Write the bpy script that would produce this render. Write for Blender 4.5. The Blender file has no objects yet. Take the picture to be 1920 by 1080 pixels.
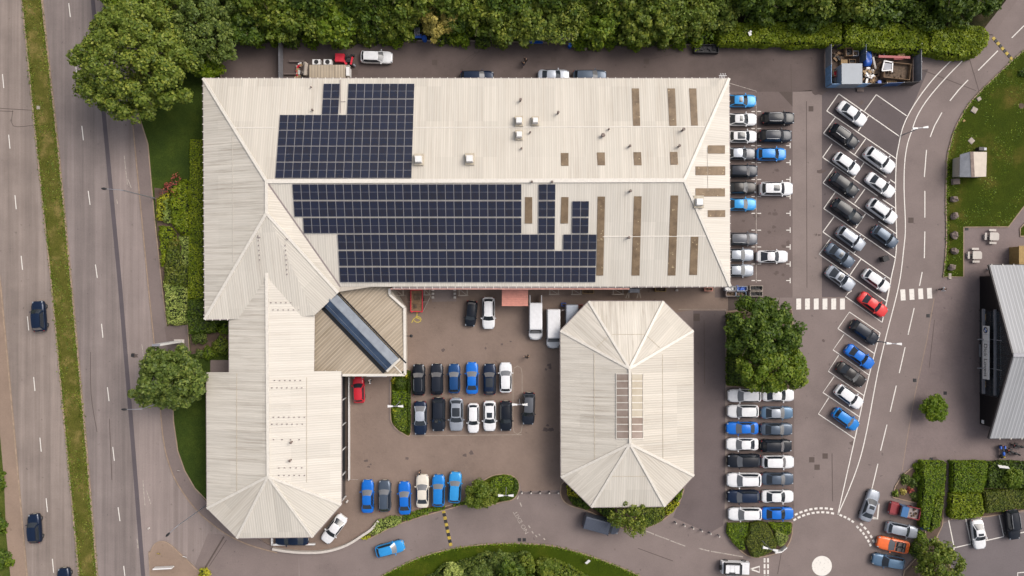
import bpy, math, random
import numpy as np
from mathutils import Vector, Matrix

# ---------------------------------------------------------------- camera, sky, sun, exposure
R = math.radians
S = 12.5            # photo pixels (1920 wide) per metre on the ground
H = 105.0           # height of the drone above the ground
scene = bpy.context.scene
COL = scene.collection
cam_data = bpy.data.cameras.new("camera")
cam = bpy.data.objects.new("camera", cam_data)
COL.objects.link(cam)
cam.location = (0, 0, H)
cam_data.sensor_width = 36.0
cam_data.lens = 36.0 * H / (1920.0 / S)
cam_data.clip_start = 1.0
cam_data.clip_end = 3000.0
scene.camera = cam

SUN_EL, SUN_AZ = 50.0, 30.0        # elevation; direction towards the sun, degrees from +X
w = bpy.data.worlds.new("World")
scene.world = w
w.use_nodes = True
nt = w.node_tree
for n in list(nt.nodes): nt.nodes.remove(n)
out = nt.nodes.new('ShaderNodeOutputWorld')
bg = nt.nodes.new('ShaderNodeBackground')
sky = nt.nodes.new('ShaderNodeTexSky')
sky.sky_type = 'NISHITA'
sky.sun_disc = False
sky.sun_elevation = R(SUN_EL)
sky.sun_rotation = R(90 - SUN_AZ)
sky.air_density = 1.0
sky.dust_density = 6.0
sky.ozone_density = 0.6
hsv = nt.nodes.new('ShaderNodeHueSaturation')      # thin overcast: a greyer sky
hsv.inputs['Saturation'].default_value = 0.5
nt.links.new(sky.outputs[0], hsv.inputs['Color'])
nt.links.new(hsv.outputs[0], bg.inputs[0])
bg.inputs[1].default_value = 0.145
nt.links.new(bg.outputs[0], out.inputs[0])

sd = bpy.data.lights.new("sun", 'SUN')
sd.energy = 1.2
sd.angle = R(36)
sd.color = (1.0, 0.94, 0.865)
sun = bpy.data.objects.new("sun", sd)
COL.objects.link(sun)
tosun = Vector((math.cos(R(SUN_AZ)) * math.cos(R(SUN_EL)), math.sin(R(SUN_AZ)) * math.cos(R(SUN_EL)), math.sin(R(SUN_EL))))
sun.rotation_euler = tosun.to_track_quat('Z', 'Y').to_euler()
sun.location = tosun * 200

scene.view_settings.view_transform = 'Standard'
scene.view_settings.look = 'None'
scene.view_settings.exposure = 0.46
scene.view_settings.gamma = 1.0
scene.view_settings.use_curve_mapping = False

# ---------------------------------------------------------------- helpers
rng = np.random.default_rng(11)
random.seed(5)

def P(px, py, z=0.0):
    """the point at height z seen at photo pixel (px, py)"""
    k = (H - z) / H / S
    return Vector(((px - 960) * k, (540 - py) * k, z))
def P2(px, py, z=0.0):
    p = P(px, py, z); return (p.x, p.y)
def PP(pts, z=0.0): return [P2(a, b, z) for a, b in pts]

def tag(o, label=None, cat=None, group=None, kind=None):
    if label: o['label'] = label
    if cat: o['category'] = cat
    if group: o['group'] = group
    if kind: o['kind'] = kind
    return o
def thing(name, label, cat, loc=(0, 0, 0), rz=0.0, group=None):
    o = bpy.data.objects.new(name, None)
    o.empty_display_size = 0.3
    COL.objects.link(o)
    o.location = loc; o.rotation_euler = (0, 0, rz)
    return tag(o, label, cat, group)

class MB:
    def __init__(s): s.v = []; s.f = []; s.m = []; s.sm = []
    def add(s, vs, fs, mi=0, smooth=False):
        b = len(s.v); s.v += [tuple(v) for v in vs]
        for f in fs: s.f.append(tuple(b + i for i in f)); s.m.append(mi); s.sm.append(smooth)
        return s
    def box(s, c, d, rz=0.0, mi=0, top=1.0):
        cx, cy, cz = c; a, b, h = d[0] / 2, d[1] / 2, d[2] / 2
        co, si = math.cos(rz), math.sin(rz); vs = []
        for z, k in ((-h, 1.0), (h, top)):
            for x, y in ((-a, -b), (a, -b), (a, b), (-a, b)):
                vs.append((cx + k * (x * co - y * si), cy + k * (x * si + y * co), cz + z))
        return s.add(vs, [(3, 2, 1, 0), (4, 5, 6, 7), (0, 1, 5, 4), (1, 2, 6, 5), (2, 3, 7, 6), (3, 0, 4, 7)], mi)
    def beam(s, p, q, w, h, mi=0):
        """box from p to q, w wide, h high (top at p/q height + h/2)"""
        p, q = Vector(p), Vector(q); d = (q - p).normalized()
        side = d.cross(Vector((0, 0, 1)))
        side = Vector((1, 0, 0)) if side.length < 1e-4 else side.normalized()
        up = side.cross(d).normalized(); vs = []
        for e in (p, q):
            for a, b in ((-1, -1), (1, -1), (1, 1), (-1, 1)): vs.append(e + side * a * w / 2 + up * b * h / 2)
        return s.add(vs, [(0, 1, 2, 3), (7, 6, 5, 4), (0, 4, 5, 1), (1, 5, 6, 2), (2, 6, 7, 3), (3, 7, 4, 0)], mi)
    def prism(s, poly, z0, z1, mi=0, mside=None):
        n = len(poly); a = sum(poly[i][0] * poly[(i + 1) % n][1] - poly[(i + 1) % n][0] * poly[i][1] for i in range(n))
        if a < 0: poly = poly[::-1]
        vs = [(x, y, z0) for x, y in poly] + [(x, y, z1) for x, y in poly]
        s.add(vs, [tuple(range(n, 2 * n))], mi)
        return s.add(vs, [(i, (i + 1) % n, n + (i + 1) % n, n + i) for i in range(n)] + [tuple(range(n - 1, -1, -1))], mi if mside is None else mside)
    def sheet(s, poly, z, mi=0):
        n = len(poly); a = sum(poly[i][0] * poly[(i + 1) % n][1] - poly[(i + 1) % n][0] * poly[i][1] for i in range(n))
        if a < 0: poly = poly[::-1]
        return s.add([(x, y, z) for x, y in poly], [tuple(range(n))], mi)
    def tube(s, p, q, r0, r1=None, n=8, mi=0, caps=True):
        r1 = r0 if r1 is None else r1
        p, q = Vector(p), Vector(q); d = (q - p).normalized()
        a = d.orthogonal().normalized(); b = d.cross(a); vs = []
        for e, r in ((p, r0), (q, r1)):
            for i in range(n): t = 2 * math.pi * i / n; vs.append(e + (a * math.cos(t) + b * math.sin(t)) * r)
        s.add(vs, [(i, (i + 1) % n, n + (i + 1) % n, n + i) for i in range(n)], mi, True)
        if caps: s.add(vs, [tuple(range(n - 1, -1, -1)), tuple(range(n, 2 * n))], mi)
        return s
    def ell(s, c, r, nu=10, nv=6, mi=0, jit=0.0):
        vs = [(c[0], c[1], c[2] - r[2])]; fs = []
        for j in range(1, nv):
            t = math.pi * j / nv - math.pi / 2
            for i in range(nu):
                p = 2 * math.pi * i / nu; k = 1 + random.uniform(-jit, jit)
                vs.append((c[0] + r[0] * k * math.cos(t) * math.cos(p), c[1] + r[1] * k * math.cos(t) * math.sin(p), c[2] + r[2] * k * math.sin(t)))
        vs.append((c[0], c[1], c[2] + r[2])); e = len(vs) - 1
        for i in range(nu): fs.append((0, 1 + (i + 1) % nu, 1 + i)); fs.append((e, e - nu + i, e - nu + (i + 1) % nu))
        for j in range(nv - 2):
            for i in range(nu): a = 1 + j * nu + i; b = 1 + j * nu + (i + 1) % nu; fs.append((a, b, b + nu, a + nu))
        return s.add(vs, fs, mi, jit == 0)
    def disc(s, c, r, n=24, mi=0, h=0.0):
        return s.sheet([(c[0] + r * math.cos(2 * math.pi * i / n), c[1] + r * math.sin(2 * math.pi * i / n)) for i in range(n)], c[2], mi) if h == 0 else \
            s.prism([(c[0] + r * math.cos(2 * math.pi * i / n), c[1] + r * math.sin(2 * math.pi * i / n)) for i in range(n)], c[2], c[2] + h, mi)
    def build(s, name, mats, parent=None, world=False, label=None):
        me = bpy.data.meshes.new(name)
        vs = s.v
        if world and parent is not None:
            L = parent.location if parent.parent is None else parent.parent.location
            vs = [(x - L[0], y - L[1], z - L[2]) for x, y, z in vs]
        me.from_pydata(vs, [], s.f)
        for m in (mats if isinstance(mats, (list, tuple)) else [mats]): me.materials.append(m)
        me.polygons.foreach_set('material_index', s.m)
        me.polygons.foreach_set('use_smooth', s.sm)
        me.update()
        o = bpy.data.objects.new(name, me); COL.objects.link(o)
        if parent is not None: o.parent = parent
        if label: o['label'] = label
        return o

def kids(o): return [c for c in COL.objects if c.parent == o]
def copy_tree(o, parent=None):
    c = o.copy(); COL.objects.link(c)
    if parent is not None: c.parent = parent
    for ch in kids_of.get(o.name, []): copy_tree(ch, c)
    return c
kids_of = {}

def smooth(pts, n=6, closed=False):
    """Catmull-Rom through 2-D points"""
    out = []; N = len(pts)
    for i in range(N if closed else N - 1):
        p0 = pts[(i - 1) % N] if closed or i > 0 else pts[0]
        p1, p2 = pts[i], pts[(i + 1) % N]
        p3 = pts[(i + 2) % N] if closed or i + 2 < N else pts[-1]
        for k in range(n):
            t = k / n
            out.append(tuple(0.5 * (2 * p1[a] + (p2[a] - p0[a]) * t + (2 * p0[a] - 5 * p1[a] + 4 * p2[a] - p3[a]) * t * t + (3 * p1[a] - p0[a] - 3 * p2[a] + p3[a]) * t ** 3) for a in (0, 1)))
    if not closed: out.append(tuple(pts[-1][:2]))
    return out
def ribbon(mb, pts, w, z, mi=0, h=0.0):
    """strip w metres wide along world points; h > 0 makes it a raised kerb"""
    L = []; Rr = []; n = len(pts)
    for i in range(n):
        a = pts[max(i - 1, 0)]; b = pts[min(i + 1, n - 1)]
        dx, dy = b[0] - a[0], b[1] - a[1]; l = math.hypot(dx, dy) or 1
        nx, ny = -dy / l * w / 2, dx / l * w / 2
        L.append((pts[i][0] + nx, pts[i][1] + ny)); Rr.append((pts[i][0] - nx, pts[i][1] - ny))
    zt = z + h
    vs = [(x, y, zt) for x, y in L] + [(x, y, zt) for x, y in Rr]
    fs = [(i, n + i, n + i + 1, i + 1) for i in range(n - 1)]
    if h > 0:
        vs += [(x, y, 0) for x, y in L] + [(x, y, 0) for x, y in Rr]
        fs += [(2 * n + i, i, i + 1, 2 * n + i + 1) for i in range(n - 1)] + [(n + i, 3 * n + i, 3 * n + i + 1, n + i + 1) for i in range(n - 1)]
        fs += [(0, 2 * n, 3 * n, n), (n - 1, 2 * n - 1, 4 * n - 1, 3 * n - 1)]
    mb.add(vs, fs, mi)

# ---------------------------------------------------------------- materials
def lin(c):
    c = c / 255.0
    return c / 12.92 if c <= 0.04045 else ((c + 0.055) / 1.055) ** 2.4
GAIN = 1.5
def hx(r, g, b): return (lin(r) / GAIN, lin(g) / GAIN, lin(b) / GAIN, 1)   # surface colour that shows as (r, g, b) in full light
class NT:
    def __init__(s, name):
        s.mat = bpy.data.materials.new(name); s.mat.use_nodes = True
        s.t = s.mat.node_tree; s.b = s.t.nodes['Principled BSDF']
    def n(s, ty, **kw):
        o = s.t.nodes.new('ShaderNode' + ty)
        for k, v in kw.items():
            if k.startswith('_'): o.inputs[k[1:]].default_value = v
            else: setattr(o, k, v)
        return o
    def l(s, a, b): s.t.links.new(a, b)
    def pos(s, scale=(1, 1, 1), rz=0.0, kind='Position', uv=False):
        if uv: src = s.n('TexCoord').outputs['UV']
        elif kind == 'Position': src = s.n('NewGeometry').outputs['Position']
        else: src = s.n('TexCoord').outputs['Object']
        m = s.n('Mapping'); m.inputs['Scale'].default_value = scale; m.inputs['Rotation'].default_value = (0, 0, rz)
        s.l(src, m.inputs[0]); return m.outputs[0]
    def noise(s, vec, sc, det=3, rough=0.55):
        o = s.n('TexNoise', _Scale=sc, _Detail=det, _Roughness=rough); s.l(vec, o.inputs['Vector']); return o.outputs['Fac']
    def ramp(s, fac, stops):
        o = s.n('ValToRGB'); e = o.color_ramp.elements
        while len(e) < len(stops): e.new(0.5)
        for i, (p, c) in enumerate(stops):
            e[i].position = p; e[i].color = c if isinstance(c, tuple) else (c, c, c, 1)
        s.l(fac, o.inputs[0]); return o.outputs[0]
    def mix(s, fac, a, b, mode='MIX'):
        o = s.n('Mix', data_type='RGBA', blend_type=mode)
        for i, v in ((0, fac), (6, a), (7, b)):
            if hasattr(v, 'is_output'): s.l(v, o.inputs[i])
            elif i == 0: o.inputs[0].default_value = v
            else: o.inputs[i].default_value = v if isinstance(v, tuple) else (v, v, v, 1)
        return o.outputs[2]
    def bump(s, h, st, dist=0.02):
        o = s.n('Bump', _Strength=st, _Distance=dist); s.l(h, o.inputs['Height']); s.l(o.outputs[0], s.b.inputs['Normal'])
    def col(s, c):
        if hasattr(c, 'is_output'): s.l(c, s.b.inputs['Base Color'])
        else: s.b.inputs['Base Color'].default_value = c
    def set(s, **kw):
        for k, v in kw.items(): s.b.inputs[k.replace('_', ' ')].default_value = v
        return s

def plain(name, c, rough=0.6, metal=0.0, var=0.15, sc=3.0, coat=0.0, spec=0.5):
    t = NT(name)
    n = t.noise(t.pos(kind='Object'), sc)
    lo = tuple(x * (1 - var) for x in c[:3]) + (1,); hi = tuple(min(1, x * (1 + var)) for x in c[:3]) + (1,)
    t.col(t.ramp(n, [(0.3, lo), (0.7, hi)]))
    t.set(Roughness=rough, Metallic=metal, Coat_Weight=coat, Specular_IOR_Level=spec)
    return t.mat

def tarmac(name, c, streak=None, patch=0.10, grain=0.16, blocks=False, stain=0.12, tint=None):
    """asphalt / paving: aggregate grain, mottling, stains; streak = road angle for wheel tracks"""
    t = NT(name); pos = t.pos()
    k = lambda f: tuple(min(1, x * f) for x in c[:3]) + (1,)
    base = t.ramp(t.noise(pos, 0.22, 4, 0.6), [(0.3, k(1 - patch)), (0.7, k(1 + patch))])
    base = t.mix(1.0, base, t.ramp(t.noise(pos, 5.0, 3, 0.7), [(0.25, 1 - grain), (0.75, 1 + 0.0)]), 'MULTIPLY')
    st = t.noise(pos, 0.07, 5, 0.65)
    base = t.mix(1.0, base, t.ramp(st, [(0.36, 1 - stain), (0.5, 1.0)]), 'MULTIPLY')
    if tint: base = t.mix(t.ramp(t.noise(t.pos((1, 1, 1), 0.4), 0.05, 2), [(0.4, 0.0), (0.65, 1.0)]), base, tint)
    spots = t.noise(t.pos((1, 1, 1), 1.1), 1.3, 2, 0.5)
    base = t.mix(1.0, base, t.ramp(spots, [(0.24, 0.72), (0.31, 1.0)]), 'MULTIPLY')
    if streak is not None:
        v = t.pos((1.0, 0.012, 1), streak)
        tr = t.noise(v, 0.85, 3, 0.6)
        base = t.mix(1.0, base, t.ramp(tr, [(0.35, 0.84), (0.62, 1.1)]), 'MULTIPLY')
        tr2 = t.noise(t.pos((1, 0.03, 1), streak), 3.2, 3, 0.6)
        base = t.mix(1.0, base, t.ramp(tr2, [(0.3, 0.91), (0.7, 1.06)]), 'MULTIPLY')
    if blocks:
        br = t.n('TexBrick', _Scale=1.0, offset=0.5)
        br.inputs['Brick Width'].default_value = 0.4; br.inputs['Row Height'].default_value = 0.2; br.inputs['Mortar Size'].default_value = 0.012
        br.inputs['Color1'].default_value = (0.96, 0.96, 0.96, 1); br.inputs['Color2'].default_value = (1.03, 1.03, 1.02, 1); br.inputs['Mortar'].default_value = (0.9, 0.89, 0.87, 1)
        t.l(t.pos((1, 1, 1), 0.785), br.inputs['Vector'])
        base = t.mix(1.0, base, br.outputs['Color'], 'MULTIPLY')
    t.col(base); t.set(Roughness=0.9, Specular_IOR_Level=0.25)
    t.bump(t.noise(pos, 14.0, 2), 0.25, 0.02)
    return t.mat

def turf(name, a, b, c, sc=0.5):
    t = NT(name); pos = t.pos()
    base = t.ramp(t.noise(pos, sc, 5, 0.65), [(0.32, a), (0.52, b), (0.72, c)])
    fine = t.noise(pos, 6.0, 4, 0.75)
    base = t.mix(1.0, base, t.ramp(fine, [(0.3, 0.6), (0.7, 1.3)]), 'MULTIPLY')
    t.col(base); t.set(Roughness=0.95, Specular_IOR_Level=0.1)
    t.bump(t.noise(pos, 9.0, 4, 0.8), 0.9, 0.08)
    return t.mat

def leaf(name, stops, trans=0.28, nsc=0.45, tint=None):
    """foliage: every leaf its own shade, drifting over the crown"""
    t = NT(name)
    rnd = t.n('NewGeometry').outputs['Random Per Island']
    c = t.ramp(rnd, [(i / max(1, len(stops) - 1), s) for i, s in enumerate(stops)])
    if tint: c = t.mix(t.ramp(t.noise(t.pos(), nsc, 2), [(0.42, 0.0), (0.6, 1.0)]), c, t.mix(0.55, c, tint))
    t.col(c); t.set(Roughness=0.55, Specular_IOR_Level=0.3)
    tr = t.n('BsdfTranslucent'); t.l(c, tr.inputs['Color'])
    mx = t.n('MixShader', _Fac=trans); t.l(t.b.outputs[0], mx.inputs[1]); t.l(tr.outputs[0], mx.inputs[2])
    t.l(mx.outputs[0], t.t.nodes['Material Output'].inputs[0])
    return t.mat

def cladding(name, c, stain=0.35, dirt=(0.33, 0.28, 0.22, 1), pitch=0.333, ribs=0.16, thr=0.5):
    """profiled metal roof sheets in UV metres: u across the ribs, v up the slope"""
    t = NT(name)
    uvn = t.n('TexCoord'); sep = t.n('SeparateXYZ'); t.l(uvn.outputs['UV'], sep.inputs[0])
    def m(op, a, b):
        o = t.n('Math', operation=op)
        for i, v in enumerate((a, b)):
            if hasattr(v, 'is_output'): t.l(v, o.inputs[i])
            else: o.inputs[i].default_value = v
        return o.outputs[0]
    u = sep.outputs[0]
    ph = m('FRACT', m('DIVIDE', u, pitch), 0.0)
    rib = t.ramp(ph, [(0.0, 0.0), (0.12, 1.0), (0.3, 1.0), (0.42, 0.0)])
    # sheet to sheet differences, one sheet a metre wide
    wn = t.n('TexWhiteNoise', noise_dimensions='1D'); t.l(m('FLOOR', u, 0.0), wn.inputs['W'])
    k = lambda f: tuple(min(1, x * f) for x in c[:3]) + (1,)
    base = t.ramp(wn.outputs['Value'], [(0.0, k(0.955)), (1.0, k(1.03))])
    wn2 = t.n('TexWhiteNoise', noise_dimensions='2D'); cb = t.n('CombineXYZ'); t.l(m('FLOOR', m('DIVIDE', u, 2.0), 0.0), cb.inputs[0]); t.l(m('FLOOR', m('DIVIDE', sep.outputs[1], 5.3), 0.0), cb.inputs[1]); t.l(cb.outputs[0], wn2.inputs['Vector'])
    base = t.mix(1.0, base, t.ramp(wn2.outputs['Value'], [(0.0, 0.93), (0.5, 1.0), (1.0, 1.02)]), 'MULTIPLY')
    s1 = t.noise(t.pos((2.6, 0.10, 1), uv=True), 1.0, 5, 0.7)
    s2 = t.noise(t.pos((0.12, 0.12, 1), uv=True), 1.0, 3)
    f = t.mix(1.0, t.ramp(s1, [(thr - 0.06, 0.0), (thr + 0.22, 1.0)]), t.ramp(s2, [(0.3, 0.25), (0.65, 1.0)]), 'MULTIPLY')
    base = t.mix(t.mix(1.0, f, stain, 'MULTIPLY'), base, dirt)
    base = t.mix(1.0, base, t.ramp(rib, [(0.0, 1.0 - ribs), (1.0, 1.0)]), 'MULTIPLY')
    seam = t.ramp(m('FRACT', u, 0.0), [(0.0, 0.86), (0.05, 0.86), (0.07, 1.0)])
    base = t.mix(1.0, base, seam, 'MULTIPLY')
    t.col(base); t.set(Roughness=0.6, Specular_IOR_Level=0.3)
    t.bump(rib, 0.35, 0.03)
    return t.mat

def paint(name, c, metal=0.0, rough=0.28):
    t = NT(name)
    n = t.noise(t.pos(kind='Object'), 2.0, 3)
    k = lambda f: tuple(min(1, x * f) for x in c[:3]) + (1,)
    t.col(t.ramp(n, [(0.3, k(0.93)), (0.7, k(1.05))]))
    t.set(Metallic=metal, Roughness=rough, Coat_Weight=0.28, Coat_Roughness=0.1, Specular_IOR_Level=0.2)
    return t.mat

M = {}
# grounds
M['ground'] = turf('rough_grass', hx(70, 84, 34), hx(88, 98, 40), hx(112, 112, 60))
M['road'] = tarmac('road_asphalt', hx(155, 141, 133), streak=R(-5.8))
M['road_cool'] = tarmac('road_asphalt_cool', hx(145, 133, 129), streak=R(-5.8))
M['seam'] = tarmac('bitumen_seam', hx(100, 92, 96), grain=0.1)
M['strip'] = tarmac('bus_lane_asphalt', hx(157, 143, 138), streak=R(-5.8), patch=0.06)
M['foot'] = tarmac('footway_asphalt', hx(136, 122, 118), patch=0.06)
M['verge_path'] = tarmac('gravel_path', hx(160, 138, 122), patch=0.08)
M['access'] = tarmac('access_road_asphalt', hx(140, 126, 122), patch=0.09)
M['access_warm'] = tarmac('forecourt_asphalt', hx(135, 121, 118), patch=0.08)
M['court'] = tarmac('courtyard_block_paving', hx(147, 128, 117), patch=0.09, blocks=True)
M['yard'] = tarmac('service_yard_asphalt', hx(110, 97, 93), patch=0.10, stain=0.25)
M['pale'] = tarmac('worn_pale_asphalt', hx(146, 132, 127), patch=0.08)
M['baydark'] = tarmac('bay_asphalt', hx(108, 98, 98), patch=0.07)
M['eastbay'] = tarmac('brown_bay_asphalt', hx(124, 110, 106), patch=0.09)
M['fore'] = tarmac('forecourt_paving', hx(139, 124, 122), patch=0.1, blocks=True)
M['south_lot'] = tarmac('south_car_park_asphalt', hx(122, 113, 114), patch=0.07)
M['lane'] = tarmac('lane_asphalt', hx(116, 104, 103), patch=0.07)
M['stain'] = tarmac('oil_stained_asphalt', hx(108, 95, 91), patch=0.1)
M['patch'] = tarmac('dark_repair_patch', hx(100, 88, 83), patch=0.05)
M['kerb'] = plain('kerb_stone', hx(160, 146, 132), 0.9, var=0.18, sc=1.5)
M['kerb_warm'] = plain('kerb_stone_warm', hx(160, 138, 118), 0.9, var=0.2, sc=1.5)
M['soil'] = plain('bare_soil', hx(92, 74, 62), 0.95, var=0.3, sc=1.0)
M['lawn'] = turf('lawn_grass', hx(54, 68, 10), hx(64, 76, 14), hx(98, 90, 38), 0.22)
M['lawn_dark'] = turf('dark_lawn_grass', hx(54, 70, 26), hx(62, 78, 28), hx(76, 90, 32), 0.3)  # west lawn: a darker green turf
M['median'] = turf('median_grass', hx(84, 88, 30), hx(102, 100, 44), hx(150, 132, 80), 0.38)
M['mound'] = turf('mown_bank_grass', hx(56, 72, 10), hx(66, 82, 12), hx(86, 92, 24), 0.3)
M['woodfloor'] = turf('woodland_floor', hx(40, 46, 22), hx(58, 56, 34), hx(92, 78, 62), 0.4)
def white_paint(name, c, lo, hi):
    t = NT(name)
    w_ = t.ramp(t.noise(t.pos(), 3.0, 4, 0.7), [(lo, tuple(x * 0.55 for x in c[:3]) + (1,)), (hi, c)])
    t.col(w_); t.set(Roughness=0.8); return t.mat
M['mark'] = white_paint('road_marking_white', hx(238, 232, 224), 0.3, 0.44)
M['mark_worn'] = white_paint('road_marking_worn', hx(196, 184, 174), 0.38, 0.62)
M['mark_yellow'] = white_paint('road_marking_yellow', hx(216, 196, 66), 0.3, 0.45)
# buildings
ROOF = hx(224, 216, 203)
M['roof'] = cladding('cream_roof_sheets', ROOF, 0.36, hx(164, 144, 122), ribs=0.10)
M['roof_clean'] = cladding('cream_roof_sheets_clean', hx(227, 220, 209), 0.25, hx(170, 150, 130), ribs=0.08)
M['roof_grey'] = cladding('cream_roof_sheets_washed', hx(227, 220, 208), 0.34, hx(168, 152, 134), ribs=0.10)
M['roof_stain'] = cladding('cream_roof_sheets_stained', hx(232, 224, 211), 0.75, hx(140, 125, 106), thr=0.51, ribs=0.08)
M['roof_annex'] = cladding('annex_roof_sheets', hx(206, 190, 168), 0.7, hx(138, 120, 94), ribs=0.26, pitch=0.42, thr=0.45)
M['roof_steel'] = cladding('grey_steel_roof_sheets', hx(186, 187, 190), 0.2, hx(120, 120, 118), ribs=0.22, pitch=0.5)
M['cap'] = plain('white_ridge_flashing', hx(230, 223, 212), 0.5, var=0.08)
M['gutter'] = plain('grey_gutter', hx(150, 138, 136), 0.5, var=0.15)
M['wall'] = plain('cream_wall_cladding', hx(196, 186, 172), 0.7, var=0.08)
M['wall_dark'] = plain('dark_wall_cladding', hx(52, 48, 50), 0.6, var=0.1)
M['black'] = plain('black_cladding', hx(16, 16, 20), 0.4, var=0.2)
M['glass'] = plain('window_glass', (0.02, 0.025, 0.03, 1), 0.06, var=0.1)
M['white'] = plain('white_coated_metal', hx(240, 238, 236), 0.45, var=0.04)
M['steel'] = plain('galvanised_steel', hx(152, 152, 158), 0.45, metal=0.3, var=0.12)
M['dark'] = plain('black_rubber', hx(34, 33, 36), 0.7, var=0.2)
M['pinkred'] = plain('faded_red_sheet', hx(224, 150, 132), 0.6, var=0.12, sc=2)
M['wood'] = plain('weathered_wood', hx(140, 112, 84), 0.85, var=0.3, sc=2.5)
M['card'] = plain('brown_cardboard', hx(178, 148, 108), 0.85, var=0.2, sc=2)
M['blue'] = plain('blue_plastic', hx(20, 92, 196), 0.45, var=0.15)
M['skyblue'] = plain('pale_blue_sheet', hx(128, 170, 214), 0.5, var=0.2)
M['red'] = plain('bright_red_paint', hx(226, 40, 62), 0.45, var=0.08)
M['deepred'] = plain('dark_red_paint', hx(160, 30, 38), 0.5, var=0.15)
M['yellow'] = plain('yellow_paint', hx(188, 162, 62), 0.7, var=0.25)
M['stone'] = plain('rough_stone', hx(138, 122, 114), 0.95, var=0.3, sc=2)
M['slab'] = plain('concrete_slab', hx(178, 166, 154), 0.95, var=0.15, sc=2)
M['concrete'] = plain('pale_concrete', hx(206, 198, 190), 0.9, var=0.08, sc=2)
M['junk'] = plain('mixed_scrap', hx(104, 86, 70), 0.9, var=0.45, sc=3)
M['tan'] = plain('tan_timber_cladding', hx(168, 138, 84), 0.8, var=0.15)
M['bark'] = plain('tree_bark', hx(104, 88, 74), 0.95, var=0.25, sc=3)
M['skin'] = plain('skin', hx(205, 160, 130), 0.6, var=0.05)
M['hair'] = plain('dark_hair', hx(46, 34, 28), 0.7, var=0.2)
# ---------------------------------------------------------------- ground, roads, pavements, paths
def structure(name, poly, z, mat, raised=False, px=True):
    mb = MB(); pts = PP(poly) if px else poly
    if raised: mb.prism(pts, 0.0, z)
    else: mb.sheet(pts, z)
    return tag(mb.build(name, mat), kind='structure')
mb = MB(); mb.sheet([(-450, -450), (450, -450), (450, 450), (-450, 450)], 0.0)
tag(mb.build('ground', M['ground']), kind='structure')

ys = [-700, 0, 270, 540, 810, 1080, 1800]
def xs(vals): return list(zip(vals, ys))
left_edge = xs([-138, -68, -36, 2, 27, 51, 123])
med_l = xs([-28, 42, 69, 98, 123, 149, 219])
med_r = xs([9, 79, 109, 135, 160, 183, 253])
seam = xs([104, 174, 200, 225.5, 247.5, 268.5, 338])
kerb_r = [(158, -700), (228, 0), (253, 270), (266, 405), (279, 540), (293, 675), (305, 810)]
kerb_curve = smooth([(305, 810), (312, 850), (326, 892), (347, 928), (372, 959), (397, 981), (428, 1003), (470, 1022), (520, 1036)], 5)
foot_r = [(188, -700), (258, 0), (278, 270), (289, 405), (305, 540), (313, 610), (322, 740), (328, 805)] + smooth([(328, 810), (334, 845), (347, 882), (366, 915), (395, 948), (440, 985), (520, 1030)], 5)
structure('road_southbound', left_edge + med_l[::-1], 0.004, M['road'])
structure('road_northbound', med_r + seam[::-1], 0.004, M['road_cool'])
structure('bus_lane', seam + [(420, 1800), (600, 1800), (560, 1040)] + kerb_curve[::-1] + kerb_r[::-1], 0.005, M['strip'])
mb = MB(); ribbon(mb, PP(seam), 0.62, 0.010); tag(mb.build('road_joint', M['seam']), kind='structure')
structure('pavement_west', kerb_r + kerb_curve + foot_r[::-1], 0.10, M['foot'], True)
mb = MB(); ribbon(mb, PP(kerb_r + kerb_curve), 0.16, 0, h=0.125); tag(mb.build('kerb_west', M['kerb_warm']), kind='structure')
structure('path_far_west', [(-170, -700), (-100, 0), (-60, 270), (-16, 540), (0, 700), (0, 810), (8, 900), (12, 1000), (20, 1080), (92, 1800)] + left_edge[::-1], 0.06, M['verge_path'], True)
mb = MB(); ribbon(mb, PP(left_edge), 0.2, 0, h=0.08); tag(mb.build('kerb_far_west', M['kerb_warm']), kind='structure')
structure('median_verge', med_l + med_r[::-1], 0.12, M['median'], True)
mb = MB(); ribbon(mb, PP(med_l), 0.22, 0, h=0.128); ribbon(mb, PP(med_r), 0.22, 0, h=0.128)
tag(mb.build('kerb_median', M['kerb_warm']), kind='structure')

# the dealership's own surfaces
structure('access_road', [(520, 1800), (520, 1036), (470, 1022), (395, 948), (395, 120), (1545, 80), (1850, 66), (2300, -700), (2700, -700), (2700, 1800)], 0.004, M['access'])
structure('access_road_mouth', [(520, 1036), (470, 1022), (428, 1003), (390, 1000), (365, 1062), (480, 1250), (560, 1250), (560, 1036)], 0.0075, M['access'])
structure('yard_north', [(412, 62), (1556, 76), (1548, 170), (1486, 172), (1380, 200), (376, 200)], 0.008, M['yard'])
structure('yard_strip', [(1486, 172), (1541, 168), (1541, 558), (1486, 558)], 0.008, M['pale'])
structure('bay_surface_east', [(1340, 172), (1486, 172), (1486, 558), (1340, 558)], 0.009, M['eastbay'])
structure('bay_surface_diagonal', [(1541, 168), (1548, 140), (1740, 130), (1706, 212), (1694, 240), (1687, 270), (1681, 302), (1680, 370), (1682, 442), (1680, 482), (1672, 520), (1667, 546), (1655, 606), (1585, 557), (1541, 557)], 0.009, M['baydark'])
structure('courtyard', [(690, 540), (1365, 540), (1365, 582), (1290, 582), (1200, 600), (1070, 640), (1054, 918), (978, 922), (975, 905), (930, 890), (880, 905), (868, 945), (835, 953), (780, 968), (712, 990), (690, 1000), (640, 1026), (580, 1036), (510, 1032), (480, 1000), (600, 700)], 0.008, M['court'])
structure('bay_surface_south', [(1365, 730), (1489, 730), (1489, 977), (1365, 977)], 0.008, M['eastbay'])
structure('lane_east', [(1300, 583), (1361, 583), (1361, 900), (1356, 985), (1330, 1000), (1262, 970), (1284, 915), (1302, 880)], 0.0085, M['lane'])
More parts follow.
